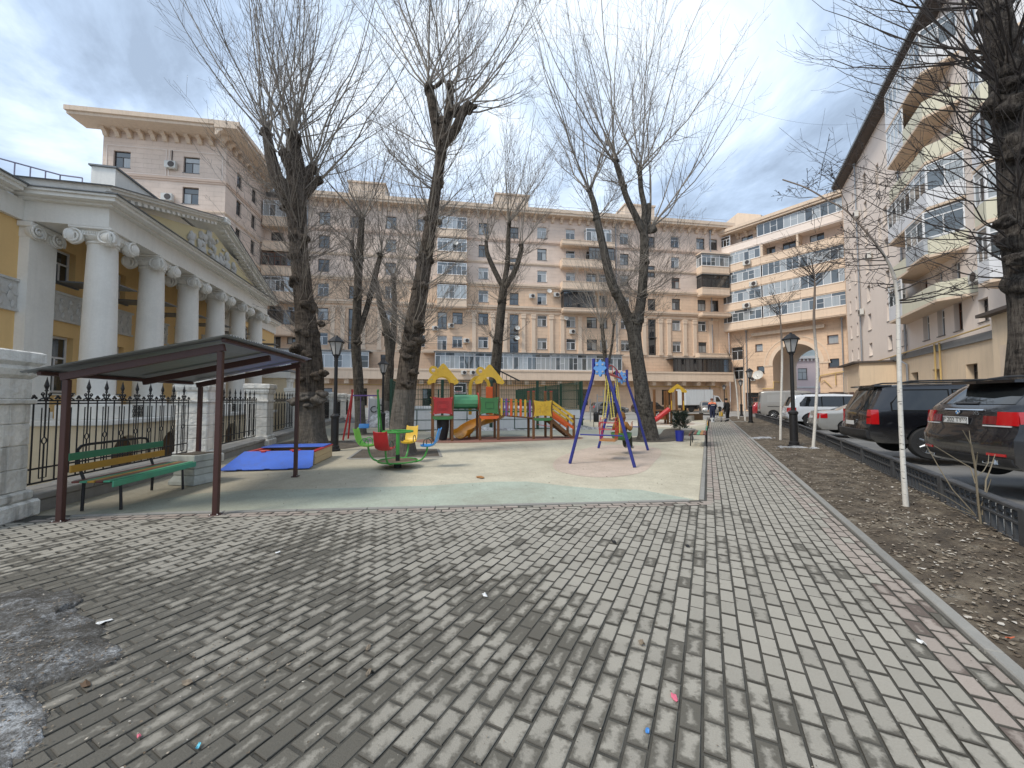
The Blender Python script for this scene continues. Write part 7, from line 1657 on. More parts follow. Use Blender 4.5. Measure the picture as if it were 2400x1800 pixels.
def text(s, size, loc, mat, parent, rz=-90, name='lettering', ext=.001, ax='CENTER'):
    c = bpy.data.curves.new(name, 'FONT'); c.body = s; c.size = size; c.extrude = ext; c.align_x = ax; c.align_y = 'CENTER'; c.materials.append(mat)
    o = bpy.data.objects.new(name, c); COL.objects.link(o); o.parent = parent; o.location = loc; o.rotation_euler = (R(90), 0, R(rz)); me = bpy.data.meshes.new_from_object(o.evaluated_get(bpy.context.evaluated_depsgraph_get())); bpy.data.objects.remove(o); o = put(name, me, parent, loc, rot=(R(90), 0, R(rz))); return o
# nearest black SUV
c = Car('parked_car', 'nearest black car, sloping rear window, wide tail lights and a legible white plate', 4.9, 1.97, [(0, 1.66), (.12, 1.74), (.35, 1.78), (.55, 1.70), (.73, 1.17), (.9, 1.08), (1, .95)], [(.3, .12), (.42, .02), (.75, .0), (.84, .06), (1.2, .12), (1.27, .18), (1.66, .60)], [(.3, .1), (.6, 0), (.95, .12)], 1.08, .17, (.98, 3.9), .375, .30, BLKP, .10, loc=(8.1, 6.95, .18), rz=R(-16))
c.side_patch('side_window', CGL, 1.05, 1.75, lambda x: 1.13, lambda x: min(1.60, 1.15+(x-1.02)*1.1)); c.side_patch('side_window', CGL, 1.82, 2.65, 1.13, 1.61); c.side_patch('side_window', CGL, 2.72, 3.45, 1.13, lambda x: max(1.16, min(1.60, 1.60-(x-2.85)*.72)))
c.rear_patch('rear_window', CGL, -.86, .86, 1.31, 1.60, .012, taper=.08); c.rear_patch('wiper', TRIM, -.2, .35, 1.315, 1.345, .03)
sp = MB().flat([(.28, -.60), (.22, 0), (.28, .60), (.66, .64), (.66, -.64)], 1.655, 1.70).obj('spoiler', BLKP, c.t)
for sg in (-1, 1):
    l = c.rear_patch('tail_light', TLD, sg*.48, sg*.82, .99, 1.12, .012); c.rear_patch('tail_light', TL, sg*.72, sg*1.0, .98, 1.19, .016); c.side_patch('tail_light_side', TL, .09, .42, lambda x: .99+(x*.15), lambda x: 1.19-.12*max(0, x-.15), .014, (sg,)); c.rear_patch('light_strip', TLW, sg*.5, sg*.92, .955, .975, .02); c.rear_patch('reflector', TL, sg*.62, sg*.9, .50, .54, .012)
c.rear_patch('bumper', TRIM, -.98, .98, .34, .47, .02); c.rear_patch('chrome_strip', CHROME, -.45, .45, 1.205, 1.225, .012); c.side_patch('wheel_arch_trim', TRIM, 1.6, 3.2, .31, .42, .012)
for sg in (-1, 1): MB().tube([(-.075, sg*.60-.10, .37), (-.075, sg*.60+.12, .37), (-.06, sg*.60+.11, .44), (-.06, sg*.60-.08, .44)], .011, 6, True).box(-.06, .2, sg*.62-.1, sg*.62+.11, .37, .44).obj('exhaust', CHROME, c.t)
pl = MB().bbox(-.012, 0, -.26, .26, -.057, .057, .004).obj('number_plate', PLATE, c.t, loc=(c.rp(0, 1.03)[0]-.02, .08, 1.03)); text('P 202 TY', .105, (-.0135, .05, 0), INK, pl); text('777', .075, (-.0135, -.195, .015), INK, pl); MB().tube([(-.014, .25, -.048), (-.014, -.25, -.048), (-.014, -.25, .048), (-.014, .25, .048)], .003, 4, True).obj('plate_border', INK, pl)
bg_ = MB().lathe([(.045, 0), (.042, .008), (.001, .01)], 20, M=Matrix.Rotation(R(-90), 4, 'Y')).obj('badge', CHROME, c.t, loc=(c.rp(0, 1.17)[0]-.006, .08, 1.165))
for k in range(4):
    a0_ = k*math.pi/2; mb = MB(); P = [(0, 0)]+[(.032*math.cos(a0_+q), .032*math.sin(a0_+q)) for q in np.linspace(0, math.pi/2, 6)]; mb.add([(-.012, p[0], p[1]) for p in P], [tuple(range(len(P)))]); mb.obj('badge_quarter', BLUP if k % 2 else PLATE, bg_)
text('X5', .10, (c.rp(-.36, 1.10)[0]-.03, -.33, 1.16), CHROME, c.t, name='model_letters')
for sg in (-1, 1): MB().tube([(.9, sg*.74, 1.76), (1.2, sg*.72, 1.81), (2.4, sg*.70, 1.825), (2.7, sg*.70, 1.79)], .02, 6).obj('roof_rail', TRIM, c.t); MB().bbox(3.2, 3.32, sg*1.0-.11, sg*1.0+.11, 1.12, 1.27, .03).obj('mirror', BLKP, c.t)
c.t.scale = (1.04,)*3
# second black SUV, boxy
c = Car('parked_car', 'tall boxy black car with upright red tail lights, second in the row', 5.15, 2.0, [(0, 1.86), (.06, 1.90), (.4, 1.93), (.6, 1.88), (.72, 1.28), (.9, 1.2), (1, 1.05)], [(.38, .16), (.5, .02), (.78, .0), (.86, .05), (1.18, .07), (1.26, .10), (1.9, .40)], [(.4, .1), (.7, 0), (1.05, .1)], 1.15, .15, (1.18, 4.15), .41, .38, BLKP, .07, loc=(9.80, 11.05, .12), rz=R(-23))
c.side_patch('side_window', CGL, .48, 1.55, 1.24, lambda x: min(1.74, 1.3+(x-.42)*1.6)); c.side_patch('side_window', CGL, 1.66, 2.55, lambda x: 1.24, lambda x: 1.74); c.side_patch('side_window', CGL, 2.66, 3.6, 1.24, lambda x: max(1.27, min(1.74, 1.74-(x-3.1)*.85)))
c.rear_patch('rear_window', CGL, -.86, .86, 1.22, 1.80, .01, taper=.05)
for sg in (-1, 1): c.rear_patch('tail_light', TL, sg*.84, sg*1.0, .86, 1.24, .015); c.side_patch('tail_light_side', TL, .05, .20, .86, 1.24, .015, (sg,)); c.rear_patch('light_band', TLD, sg*.85, sg*.99, 1.03, 1.06, .02)
c.rear_patch('bumper', TRIM, -.99, .99, .46, .70, .07); c.rear_patch('chrome_strip', CHROME, -.25, .25, .94, .96, .02)
pl = MB().bbox(-.012, 0, -.26, .26, -.057, .057, .004).obj('number_plate', PLATE, c.t, loc=(c.rp(0, .86)[0]-.02, .15, .86)); text('T 450 CP', .1, (-.0135, 0, 0), INK, pl) if 0 else None
MB().flat([(.20, -.75), (.16, 0), (.20, .75), (.55, .78), (.55, -.78)], 1.86, 1.90).obj('spoiler', BLKP, c.t)
for sg in (-1, 1): MB().tube([(.7, sg*.74, 1.93), (.95, sg*.74, 1.99), (2.7, sg*.74, 2.0), (3.0, sg*.74, 1.93)], .022, 6).obj('roof_rail', TRIM, c.t); MB().bbox(3.55, 3.67, sg*1.05-.13, sg*1.05+.13, 1.22, 1.42, .03).obj('mirror', BLKP, c.t)
for x in (1.3, 2.5): MB().bbox(x-.04, x+.04, -.74, .74, 1.985, 2.01, .01).obj('cross_bar', TRIM, c.t)
MB().cbox((0, 0, 0), .12, .004, .02, Matrix.Translation((1.6, -1.0, 1.17))).obj('side_badge', CHROME, c.t)
# silver sedan
c = Car('parked_car', 'silver sedan with pale grey boot between the black and white cars', 4.6, 1.8, [(0, 1.02), (.05, 1.07), (.15, 1.09), (.32, 1.40), (.5, 1.46), (.62, 1.38), (.75, 1.0), (1, .8)], [(.25, .1), (.45, 0), (.7, .0), (.95, .05), (1.05, .10)], [(.3, .1), (.5, 0), (.8, .1)], .98, .30, (.98, 3.65), .32, .24, SILP, .12, loc=(14.1, 18.0, .08), rz=R(-26))
c.side_patch('side_window', CGL, 1.15, 1.95, 1.02, lambda x: max(1.04, min(1.32, 1.04+(x-1.05)*.5))); c.side_patch('side_window', CGL, 2.02, 3.1, 1.02, lambda x: max(1.04, min(1.34, 1.34-(x-2.55)*.5)))
for sg in (-1, 1): c.rear_patch('tail_light', TL, sg*.66, sg*.99, .72, .96, .012); c.side_patch('tail_light_side', TL, .05, .30, .74, .96, .012, (sg,))
c.rear_patch('bumper', SILP, -.99, .99, .30, .58, .04); c.rear_patch('number_plate', PLATE, -.28, .28, .72, .83, .015); MB().cbox((0, 0, 0), .02, 1.2, .05, Matrix.Translation((1.05, 0, 1.18)) @ Matrix.Rotation(R(-60), 4, 'Y')).obj('rear_window', CGL, c.t)
# white SUV
c = Car('parked_car', 'white off-road car with long dark side windows, behind the nearest lamp post', 4.95, 1.97, [(0, 1.82), (.07, 1.87), (.4, 1.9), (.6, 1.84), (.73, 1.25), (.9, 1.18), (1, 1.0)], [(.4, .14), (.52, .0), (.8, .0), (.9, .05), (1.12, .07), (1.85, .42)], [(.4, .1), (.7, 0), (1.05, .1)], 1.14, .18, (1.1, 3.95), .40, .36, WHTP, .09, loc=(16.2, 22.9, .08), rz=R(-26))
c.side_patch('side_window', CGL, .60, 1.55, 1.22, lambda x: min(1.72, 1.3+(x-.55)*1.4)); c.side_patch('side_window', CGL, 1.6, 2.5, 1.22, 1.73); c.side_patch('side_window', CGL, 2.55, 3.5, 1.22, lambda x: max(1.25, min(1.73, 1.73-(x-3.0)*.85)))
c.rear_patch('rear_window', CGL, -.86, .86, 1.22, 1.74, .01, taper=.06)
for sg in (-1, 1): c.rear_patch('tail_light', TL, sg*.78, sg*1.0, .88, 1.12, .015); c.side_patch('tail_light_side', TL, .05, .40, lambda x: .89+.1*x, lambda x: 1.13, .015, (sg,)); MB().tube([(.7, sg*.74, 1.86), (.95, sg*.74, 1.93), (3.0, sg*.74, 1.94), (3.2, sg*.74, 1.86)], .02, 6).obj('roof_rail', TRIM, c.t)
c.rear_patch('bumper', SILP, -.99, .99, .42, .62, .05); c.rear_patch('number_plate', PLATE, -.26, .26, .80, .92, .02)
# beige van
c = Car('parked_van', 'beige grey panel van parked beyond the white car', 5.2, 2.0, [(0, 2.40), (.05, 2.46), (.5, 2.5), (.72, 2.42), (.86, 1.45), (1, 1.1)], [(.4, .1), (.55, 0), (1.2, .0), (2.4, .12)], [(.4, .1), (.7, 0), (1.05, .1)], 1.3, .07, (1.0, 4.1), .36, .34, BEIP, .04, group='cars parked along the low fence', cat='van', loc=(22.95, 35.8, 0), rz=R(-26))
c.side_patch('panel_seam', TRIM, .55, 3.0, 1.05, 1.10, .01); c.side_patch('pressed_panel', carpaint('van_panel', (.34, .325, .30), .35, .6, .2), .55, 1.9, 1.45, 2.15, .012); c.side_patch('side_window', CGL, 3.0, 4.0, 1.5, 2.1)
for sg in (-1, 1): c.rear_patch('rear_window', CGL, sg*.1, sg*.85, 1.5, 2.1, .01); c.rear_patch('tail_light', TL, sg*.88, sg*.99, .85, 1.35, .015)
c.rear_patch('bumper', TRIM, -.99, .99, .42, .62, .05); c.rear_patch('number_plate', PLATE, -.5, -.1, .68, .8, .02)
def hatch(label, paint, loc, rz, nm='parked_car', plate=True, s=1.0):
    c = Car(nm, label, 4.2, 1.76, [(0, 1.40), (.08, 1.46), (.4, 1.52), (.58, 1.44), (.75, .98), (1, .78)], [(.25, .1), (.42, 0), (.75, .0), (.95, .06), (1.45, .45)], [(.3, .1), (.5, 0), (.8, .1)], .98, .26, (.8, 3.35), .31, .23, paint, .1, loc=loc, rz=rz)
    c.side_patch('side_window', CGL, .75, 1.7, 1.03, lambda x: min(1.36, 1.06+(x-.7)*.9)); c.side_patch('side_window', CGL, 1.78, 2.9, 1.03, lambda x: max(1.05, min(1.38, 1.38-(x-2.3)*.5))); c.rear_patch('rear_window', CGL, -.84, .84, 1.04, 1.36, .01, taper=.06)
    V = []; n = 8
    wind = MB(); P = [c.pt(.60, c.zt(.60)-.005, 1), c.pt(.60, c.zt(.60)-.005, -1), c.pt(.735, c.zt(.735)-.005, -1), c.pt(.735, c.zt(.735)-.005, 1)]; wind.add([(p[0], p[1]*.95, p[2]+.035) for p in P], [(0, 1, 2, 3)]); wind.obj('windscreen', CGL, c.t)
    for sg in (-1, 1): c.rear_patch('tail_light', TL, sg*.78, sg*.99, .78, 1.02, .012); c.side_patch('headlight', TLW, 3.75, 4.08, .62, .74, .012, (sg,))
    MB().bbox(4.17, 4.24, -.7, .7, .42, .6, .02).obj('grille', TRIM, c.t); MB().bbox(4.21, 4.25, -.8, -.48, .6, .75, .02).bbox(4.21, 4.25, .48, .8, .6, .75, .02).obj('headlight', TLW, c.t) if 0 else None
    return c
hatch('red car parked beyond the beige van', REDP, (25.4, 41.0, 0), R(-24)); hatch('silver car facing the viewer on the road behind the workers', SILP, (23.5, 46.5, 0), R(-112)); hatch('dark car parked on the road, seen between the swing ropes', GRYPn, (9.2, 44.5, 0), R(8)); hatch('black car parked on the road behind the forked tree', BLKP, (14.6, 46.0, 0), R(12)); hatch('grey car parked by the archway, farthest in the row', GRYPn, (28.6, 46.0, 0), R(-24)); 
# box truck
t = thing('box_truck', 'white box truck parked by the back house, cab to the right', 'truck', (24.1, 53.5, 0), R(8.8))
TRK = M('truck_white', (.62, .65, .66), .45, var=.06, streak=.25); MB().bbox(0, 4.3, 0, 2.2, .95, 3.2, .03).obj('cargo_box', TRK, t)
MB().bbox(2.9, 2.94, -.015, 0, 1.0, 3.1, .004).bbox(.05, 4.25, -.015, 0, .97, 1.03, .004).bbox(.05, 4.25, -.015, 0, 3.12, 3.18, .004).obj('box_trim', STEEL, t); MB().bbox(2.98, 3.9, -.02, 0, 1.05, 3.05, .005).obj('side_door', TRK, t); MB().box(.1, 5.6, .3, 1.9, .55, .94).obj('chassis', TRIM, t)
MB().prism([(4.4, .5), (6.1, .5), (6.15, 1.25), (5.75, 1.45), (5.2, 2.25), (4.4, 2.35)], .1, 2.1).obj('cab', WHTP, t); MB().prism([(4.75, 1.45), (5.55, 1.45), (5.12, 2.1), (4.75, 2.12)], .08, .1).obj('side_window', CGL, t)
for x in (1.0, 5.3):
    for y in (.2, 1.95): MB().lathe([(.2, -.12), (.38, -.12), (.4, -.08), (.4, .08), (.38, .12), (.2, .12)], 20, M=Matrix.Translation((x, y, .4)) @ Matrix.Rotation(R(90), 4, 'X')).obj('wheel', TYRE, t, 40)
MB().bbox(1.8, 2.4, 0, .3, .5, .85, .02).obj('tool_box', TRIM, t)
# ------------------------------------------------------------------ people
SKIN = M('skin', (.45, .26, .18), .6, var=.08); NAVY = M('navy_cloth', (.016, .022, .055), .85, var=.2, vs=8); BLKC = M('black_cloth', (.012, .012, .013), .85, var=.2, vs=8); HIVIS = M('orange_cloth', (.80, .22, .10), .75, var=.1, vs=8); BROWNC = M('mustard_brown_cloth', (.235, .105, .022), .85, var=.22, vs=7, bmp=.01, bs=18); CAMO = M('camouflage_cloth', (.035, .037, .024), .85, var=.7, vs=14); HAIR = M('dark_hair', (.02, .014, .011), .7, var=.2); SHOE = M('pale_shoe', (.34, .33, .29), .6, var=.2, vs=9); BANDM = M('reflective_band', (.62, .62, .6), .4); RUST = M('reddish_hair', (.14, .05, .03), .8, var=.3, vs=9)
def person(label, loc, rz, J, E, mats, paint, group=None):
    """one continuous skinned body; J joint -> (position, radius), E bones, paint(p, bone) -> material slot"""
    t = thing('person', label, 'person', loc, rz, group); names = list(J); me = bpy.data.meshes.new('body'); me.from_pydata([J[k][0] for k in names], [(names.index(a), names.index(b)) for a, b in E], [])
    o = bpy.data.objects.new('body', me); COL.objects.link(o); sk = o.modifiers.new('s', 'SKIN'); sb = o.modifiers.new('d', 'SUBSURF'); sb.levels = 2
    for i, k in enumerate(names):
        r_ = J[k][1]; v = me.skin_vertices[0].data[i]; v.radius = r_ if isinstance(r_, tuple) else (r_, r_); v.use_root = (i == 0)
    dg = bpy.context.evaluated_depsgraph_get(); m2 = bpy.data.meshes.new_from_object(o.evaluated_get(dg)); bpy.data.objects.remove(o); m2.name = 'body'; m2.materials.clear()
    for m in mats: m2.materials.append(m)
    B = [(Vector(J[a][0]), Vector(J[b][0]), (a, b)) for a, b in E]
    for p in m2.polygons:
        c = p.center; best = min(B, key=lambda q: ((lambda u: (q[0].lerp(q[1], u)-c).length)(max(0, min(1, (c-q[0]).dot(q[1]-q[0])/max(1e-6, (q[1]-q[0]).length_squared))))))
        p.material_index = paint(c, best[2]); p.use_smooth = True
    put('body', m2, t); return t
def hand(J, E, w, p, d, side, r=.0095):
    """five fingers rooted in the palm, thumb from the palm's side"""
    d = Vector(d).normalized(); sx_ = Vector(side).normalized(); nrm = d.cross(sx_); p = Vector(p); J[w+'_palm'] = (p+d*.05, (.036, .022)); E.append((w, w+'_palm'))
    for k, (o_, l) in enumerate(((-.03, .062), (-.01, .075), (.01, .07), (.03, .055))):
        a = p+d*.085+sx_*o_; J[f'{w}_f{k}a'] = (a, r+.001); J[f'{w}_f{k}b'] = (a+d*l*.5+nrm*.006, r); J[f'{w}_f{k}c'] = (a+d*l*.85+nrm*.028, r*.85); E += [(w+'_palm', f'{w}_f{k}a'), (f'{w}_f{k}a', f'{w}_f{k}b'), (f'{w}_f{k}b', f'{w}_f{k}c')]
    J[w+'_t0'] = (p+d*.035-sx_*.045, r+.003); J[w+'_t1'] = (p+d*.075-sx_*.065+nrm*.01, r); E += [(w+'_palm', w+'_t0'), (w+'_t0', w+'_t1')]
def standing(lean=0, armf=.1, bulk=1.0, legs=.1):
    b = bulk; J = {'pelvis': ((0, 0, .95), (.165*b, .125*b)), 'waist': ((0, .01, 1.10), (.16*b, .12*b)), 'chest': ((0, .02+lean, 1.30), (.19*b, .135*b)), 'neck': ((0, .02+lean, 1.47), (.075, .07)), 'head0': ((0, .045+lean, 1.57), (.075, .085)), 'head1': ((0, .04+lean, 1.67), (.08, .095)), 'head2': ((0, .03+lean, 1.745), (.055, .06)), 'nose': ((0, .145+lean, 1.60), (.014, .018))}
    E = [('pelvis', 'waist'), ('waist', 'chest'), ('chest', 'neck'), ('neck', 'head0'), ('head0', 'head1'), ('head1', 'head2'), ('head0', 'nose')]
    for s_, k in ((1, 'l'), (-1, 'r')):
        J[k+'sh'] = ((s_*.185*b, .01+lean, 1.40), .08*b); J[k+'el'] = ((s_*.25*b, .0+lean*.6, 1.13), .058*b); J[k+'wr'] = ((s_*.24, armf, .90), .04); J[k+'hip'] = ((s_*.095, 0, .88), .11*b); J[k+'kn'] = ((s_*(.10+.02*(legs > .12)), .03, .50), .075*b); J[k+'an'] = ((s_*legs, -.01, .10), .055); J[k+'toe'] = ((s_*(legs+.03), .16, .045), .045)
        E += [('chest', k+'sh'), (k+'sh', k+'el'), (k+'el', k+'wr'), ('pelvis', k+'hip'), (k+'hip', k+'kn'), (k+'kn', k+'an'), (k+'an', k+'toe')]
        hand(J, E, k+'wr', (s_*.24, armf+.015, .875), (0, .25, -1), (0, s_*1, .2))
    return J, E
def paint_worker(hi):
    def f(c, b):
        n = b[0]+b[1]
        if 'wr_' in n or n.startswith('head') or n.startswith('neckhead'): return 3 if 'head' not in n or c.z < 1.62 else 4
        if 'toe' in n: return 2
        if 'kn' in n or 'an' in n or 'hip' in n: return 5 if .17 < c.z < .235 else 1
        return 6 if hi and c.z > 1.34 else 0
    return f
J, E = standing(.0, .12, 1.12, .11)
p = person('worker seen from behind in navy overalls with orange shoulders', (15.35, 29.5, 0), R(-8), J, E, [NAVY, NAVY, BLKC, SKIN, RUST, BANDM, HIVIS], paint_worker(True))
MB().box(-.13, .13, -.15, -.146, 1.235, 1.275).obj('back_print', BANDM, p); MB().lathe([(.10, 1.655), (.108, 1.70), (.09, 1.76), (.03, 1.785)], 16, (0, .03)).obj('cap', RUST, p, True)
J, E = standing(.05, .22, 1.2, .10)
p = person('man standing in a black padded coat and black trousers beside the trolley', (16.5, 29.5, 0), R(28), J, E, [BLKC, BLKC, BLKC, SKIN, HAIR, BANDM, BLKC], paint_worker(False)); MB().lathe([(.10, 1.655), (.11, 1.70), (.09, 1.765), (.03, 1.79)], 16, (0, .08)).obj('cap', BLKC, p, True)
J, E = standing(.0, .12, 1.1, .1)
p = person('worker in dark clothes mostly hidden behind the orange shouldered one', (15.95, 30.7, .0), R(0), J, E, [NAVY, NAVY, BLKC, SKIN, HAIR, BANDM, NAVY], paint_worker(False)); MB().lathe([(.10, 1.655), (.108, 1.70), (.09, 1.76), (.03, 1.785)], 16, (0, .03)).obj('cap', BLKC, p, True)
# child sitting on the swing; local +y is where the child looks
h0 = .52
J = {'pelvis': ((0, 0, h0), (.165, .15)), 'waist': ((0, -.02, h0+.14), (.175, .15)), 'chest': ((0, .0, h0+.32), (.185, .145)), 'neck': ((0, .02, h0+.44), (.08, .075)), 'head0': ((0, .05, h0+.52), (.085, .09)), 'head1': ((0, .045, h0+.62), (.095, .105)), 'head2': ((0, .03, h0+.69), (.065, .07)), 'nose': ((0, .15, h0+.56), (.013, .016))}
E = [('pelvis', 'waist'), ('waist', 'chest'), ('chest', 'neck'), ('neck', 'head0'), ('head0', 'head1'), ('head1', 'head2'), ('head0', 'nose')]
for s_, k in ((1, 'l'), (-1, 'r')):
    J[k+'sh'] = ((s_*.17, .0, h0+.38), .08); J[k+'el'] = ((s_*.27, .04, h0+.20), .062); J[k+'wr'] = ((s_*.27, .13, h0+.30), .042); J[k+'hip'] = ((s_*.09, .06, h0-.01), .105); J[k+'kn'] = ((s_*.10, .38, h0-.0), .078); J[k+'an'] = ((s_*.10, .43, .20), .055); J[k+'toe'] = ((s_*.11, .57, .15), .048)
    E += [('chest', k+'sh'), (k+'sh', k+'el'), (k+'el', k+'wr'), ('pelvis', k+'hip'), (k+'hip', k+'kn'), (k+'kn', k+'an'), (k+'an', k+'toe')]; hand(J, E, k+'wr', (s_*.27, .14, h0+.32), (0, .15, 1), (0, -s_, 0), .008)
def paint_child(c, b):
    n = b[0]+b[1]
    if 'wr_' in n: return 3
    if 'head' in n: return 3 if c.y > .09 else 4
    if 'toe' in n: return 2
    return 1 if ('hip' in n or 'kn' in n or 'an' in n) else 0
ch = person('child in a brown hooded jacket and camouflage trousers sitting on the swing', (KS.x, KS.y, 0), R(-42), J, E, [BROWNC, CAMO, SHOE, SKIN, BROWNC], paint_child)
MB().lathe([(.115, h0+.47), (.135, h0+.54), (.135, h0+.62), (.115, h0+.70), (.05, h0+.745), (.005, h0+.75)], 18, (0, .0)).obj('hood', BROWNC, ch, True); MB().tube([(.135*math.cos(a), .0+.135*math.sin(a), h0+.565) for a in np.linspace(0, 6.28, 20, endpoint=False)], .018, 6, True).obj('knit_band', RUST, ch, True)
# tools of the workers
t = thing('bucket', 'white plastic bucket on the path at the worker\'s feet', 'bucket', (15.1, 29.0, 0)); MB().lathe([(.12, 0), (.15, .30), (.155, .31), (.14, .31), (.11, .02)], 18, cap=False).obj('pail', WHITEP, t, 40); MB().box(-.07, .0, -.146, -.14, .1, .2).obj('sticker', BLKC, t)
t = thing('trolley', 'grey wire trolley with a yellow can between the two men', 'trolley', (15.95, 29.4, 0), R(20)); mb = MB()
for x in (-.25, .25):
    for y in (-.18, .18): mb.tube([(x, y, .05), (x, y, .75 if y < 0 else 1.0)], .018, 6)
for z in (.12, .4, .72): mb.tube([(-.25, -.18, z), (.25, -.18, z), (.25, .18, z), (-.25, .18, z)], .015, 5, True)
mb.obj('frame', STEEL, t); MB().lathe([(.13, .42), (.13, .72), (.05, .76)], 14).obj('can', YEL, t, 40)
for x in (-.22, .22): MB().lathe([(.05, -.02), (.06, -.02), (.06, .02), (.05, .02)], 12, M=Matrix.Translation((x, -.2, .06)) @ Matrix.Rotation(R(90), 4, 'X')).obj('wheel', TYRE, t)
t = thing('crate', 'brown wooden crate at the left edge of the far path', 'crate', (15.2, 32.0, 0), R(20)); 
for k in range(4): MB().bbox(-.5, .5, -.35, .35, .02+.125*k, .135+.125*k, .006).obj('board', M('dark_crate', (.10, .06, .032), .8, var=.3) if k == 0 else MATS['dark_crate'], t)
t = thing('concrete_ring', 'low grey concrete ring beside the brown crate', 'concrete ring', (14.2, 31.2, 0)); MB().lathe([(.5, 0), (.5, .38), (.42, .38), (.42, .05)], 24, cap=False).obj('ring', CONC, t, 40)
# ------------------------------------------------------------------ snow heaps
HV = []
def snow_mat(name, a, b_, dirt, f=1.0):
    m, t, b = nodes(name); g = nd(t, 'ShaderNodeNewGeometry').outputs['Position']; n = noise(t, g, 2.6*f, 9, .74, .4); n2 = noise(t, g, 34*f, 6, .8); n3 = noise(t, g, .9, 4); n4 = noise(t, g, 140, 3, .8)
    k = math_(t, 'ADD', math_(t, 'MULTIPLY', n, .55), math_(t, 'MULTIPLY', n2, .45)); k = math_(t, 'ADD', k, math_(t, 'MULTIPLY_ADD', n3, .34, -.17))
    c = ramp(t, k, [(.37, dirt), (.48, tuple(x*1.8 for x in dirt)), (.545, b_), (.63, a)])
    t.links.new(mixc(t, 1, c, math_(t, 'MULTIPLY_ADD', n4, 1.3, .35), 'MULTIPLY'), b.inputs['Base Color']); b.inputs['Roughness'].default_value = .95; b.inputs['Specular IOR Level'].default_value = .15
    bump(t, b, math_(t, 'ADD', k, math_(t, 'MULTIPLY', n4, .35)), .045); return m
def heap(name, label, outline, h, mat, seed, n=90, rough=1.0, xr=None):
    """a low mound over an outline, lumpy and ragged at the edge"""
    O = [Vector((*p, 0)) for p in smooth_poly(outline, 8)]; c = sum(O, Vector())/len(O); V = []; K = 34; m_ = len(O)
    for i in range(K):
        u = i/(K-1)
        for j, p in enumerate(O):
            rag = 1+.10*mn.noise((j*.37, seed, 0))+.08*mn.noise((j*.9, seed, 3))+.05*mn.noise((j*2.3, seed, 5)); q = c+(p-c)*(u*(rag if i > K-8 else 1)); e_ = max(0, 1-u**2.2)**1.4
            z = h*e_*(.75+.5*mn.noise((q.x*1.1+seed, q.y*1.1, 0)))+rough*(.05*mn.noise((q.x*3.1, q.y*3.1, seed))+.025*mn.noise((q.x*8, q.y*8, seed))+.012*mn.noise((q.x*21, q.y*21, seed)))*min(1, e_*3)+.010
            V.append((q.x, q.y, z if i < K-1 else -.005))
    F = [(i*m_+j, i*m_+(j+1) % m_, (i+1)*m_+(j+1) % m_, (i+1)*m_+j) for i in range(K-1) for j in range(m_)]
    HV.append(V); return tag(MB().add(V, F).obj(name, mat, None, 60), label, 'snow heap')
heap('snow_heap', 'dirty half melted snow heap full of grit at the near left', [(-4.9, 3.2), (-3.75, 3.3), (-3.3, 3.0), (-2.95, 2.82), (-2.62, 2.6), (-2.4, 2.42), (-2.62, 2.2), (-2.35, 2.02), (-2.2, 1.8), (-2.35, 1.6), (-3.2, 1.35), (-4.5, 1.1), (-5.2, 2.0)], .085, snow_mat('dirty_snow', (.66, .67, .67), (.24, .235, .225), (.075, .07, .062)), 3)
def grit_at():
    if rnd.random() < .72:
        while True:
            p = rnd.choice(HV[0])
            if p[1] > 1.55 and abs(p[0]) < 1.36*p[1]: return p[0]+rnd.uniform(-.03, .03), p[1]+rnd.uniform(-.03, .03), max(0, p[2])
    while True:
        x, y = rnd.gauss(-2.1, .5), rnd.gauss(2.15, .4)
        if y > 1.6 and abs(x) < 1.4*y: return x, y, .003
leaves(1300, grit_at, 'crumbs', (.004, .02))
SN2 = snow_mat('grey_snow', (.70, .72, .74), (.50, .51, .52), (.14, .14, .14))
heap('snow_heap', 'white snow heap beside the far swing, under the graffiti board', [(-9.6, 24.2), (-8.2, 23.0), (-6.6, 22.6), (-6.2, 23.5), (-6.4, 25), (-8.4, 26), (-9.8, 25.6)], 1.05, SN2, 9, rough=1.6)
heap('snow_heap', 'low remnant of snow in front of the court boards', [(-4.2, 20.0), (-1.5, 20.5), (1.0, 21.0), (1.0, 21.3), (-1.5, 20.9), (-4.2, 20.4)], .16, SN2, 12)
heap('snow_heap', 'low snow remnant at the right corner of the court', [(2.2, 21.2), (4.5, 21.6), (5.3, 22.0), (4.6, 22.3), (3.4, 21.9), (2.2, 21.6)], .22, SN2, 15)
for (x, y), l in (((10.9, 16.4), 'grey melting snow patch on the soil by the nearest lamp post'), ((9.6, 13.0), 'small grey snow patch on the soil near the slender birch')): heap('snow_heap', l, [(x-.9, y-.25), (x, y-.5), (x+.7, y-.2), (x+.5, y+.35), (x-.5, y+.4)], .05, SN2, int(x))
# board with sprayed letters behind the snow
gb = thing('graffiti_board', 'white board with black sprayed letters behind the far snow heap', 'board', (-8.6, 26.6, 0), R(14)); MB().bbox(-1.2, 1.2, 0, .05, .1, 1.75, .01).obj('board', WHITEW, gb); o = text('COMAN', .62, (.0, -.012, 1.2), INK, gb, 0, ext=.004); o.rotation_euler = (R(90), R(-14), 0)
# manhole-like slab and path cross strip in the strip
t = tag(MB().bbox(-.9, .9, -.16, .16, -.02, .05, .01).obj('stone_slab', KERB, None, loc=(17.2, 29.0, 0), rz=R(5)), 'pale concrete slab lying across the soil strip', 'slab')
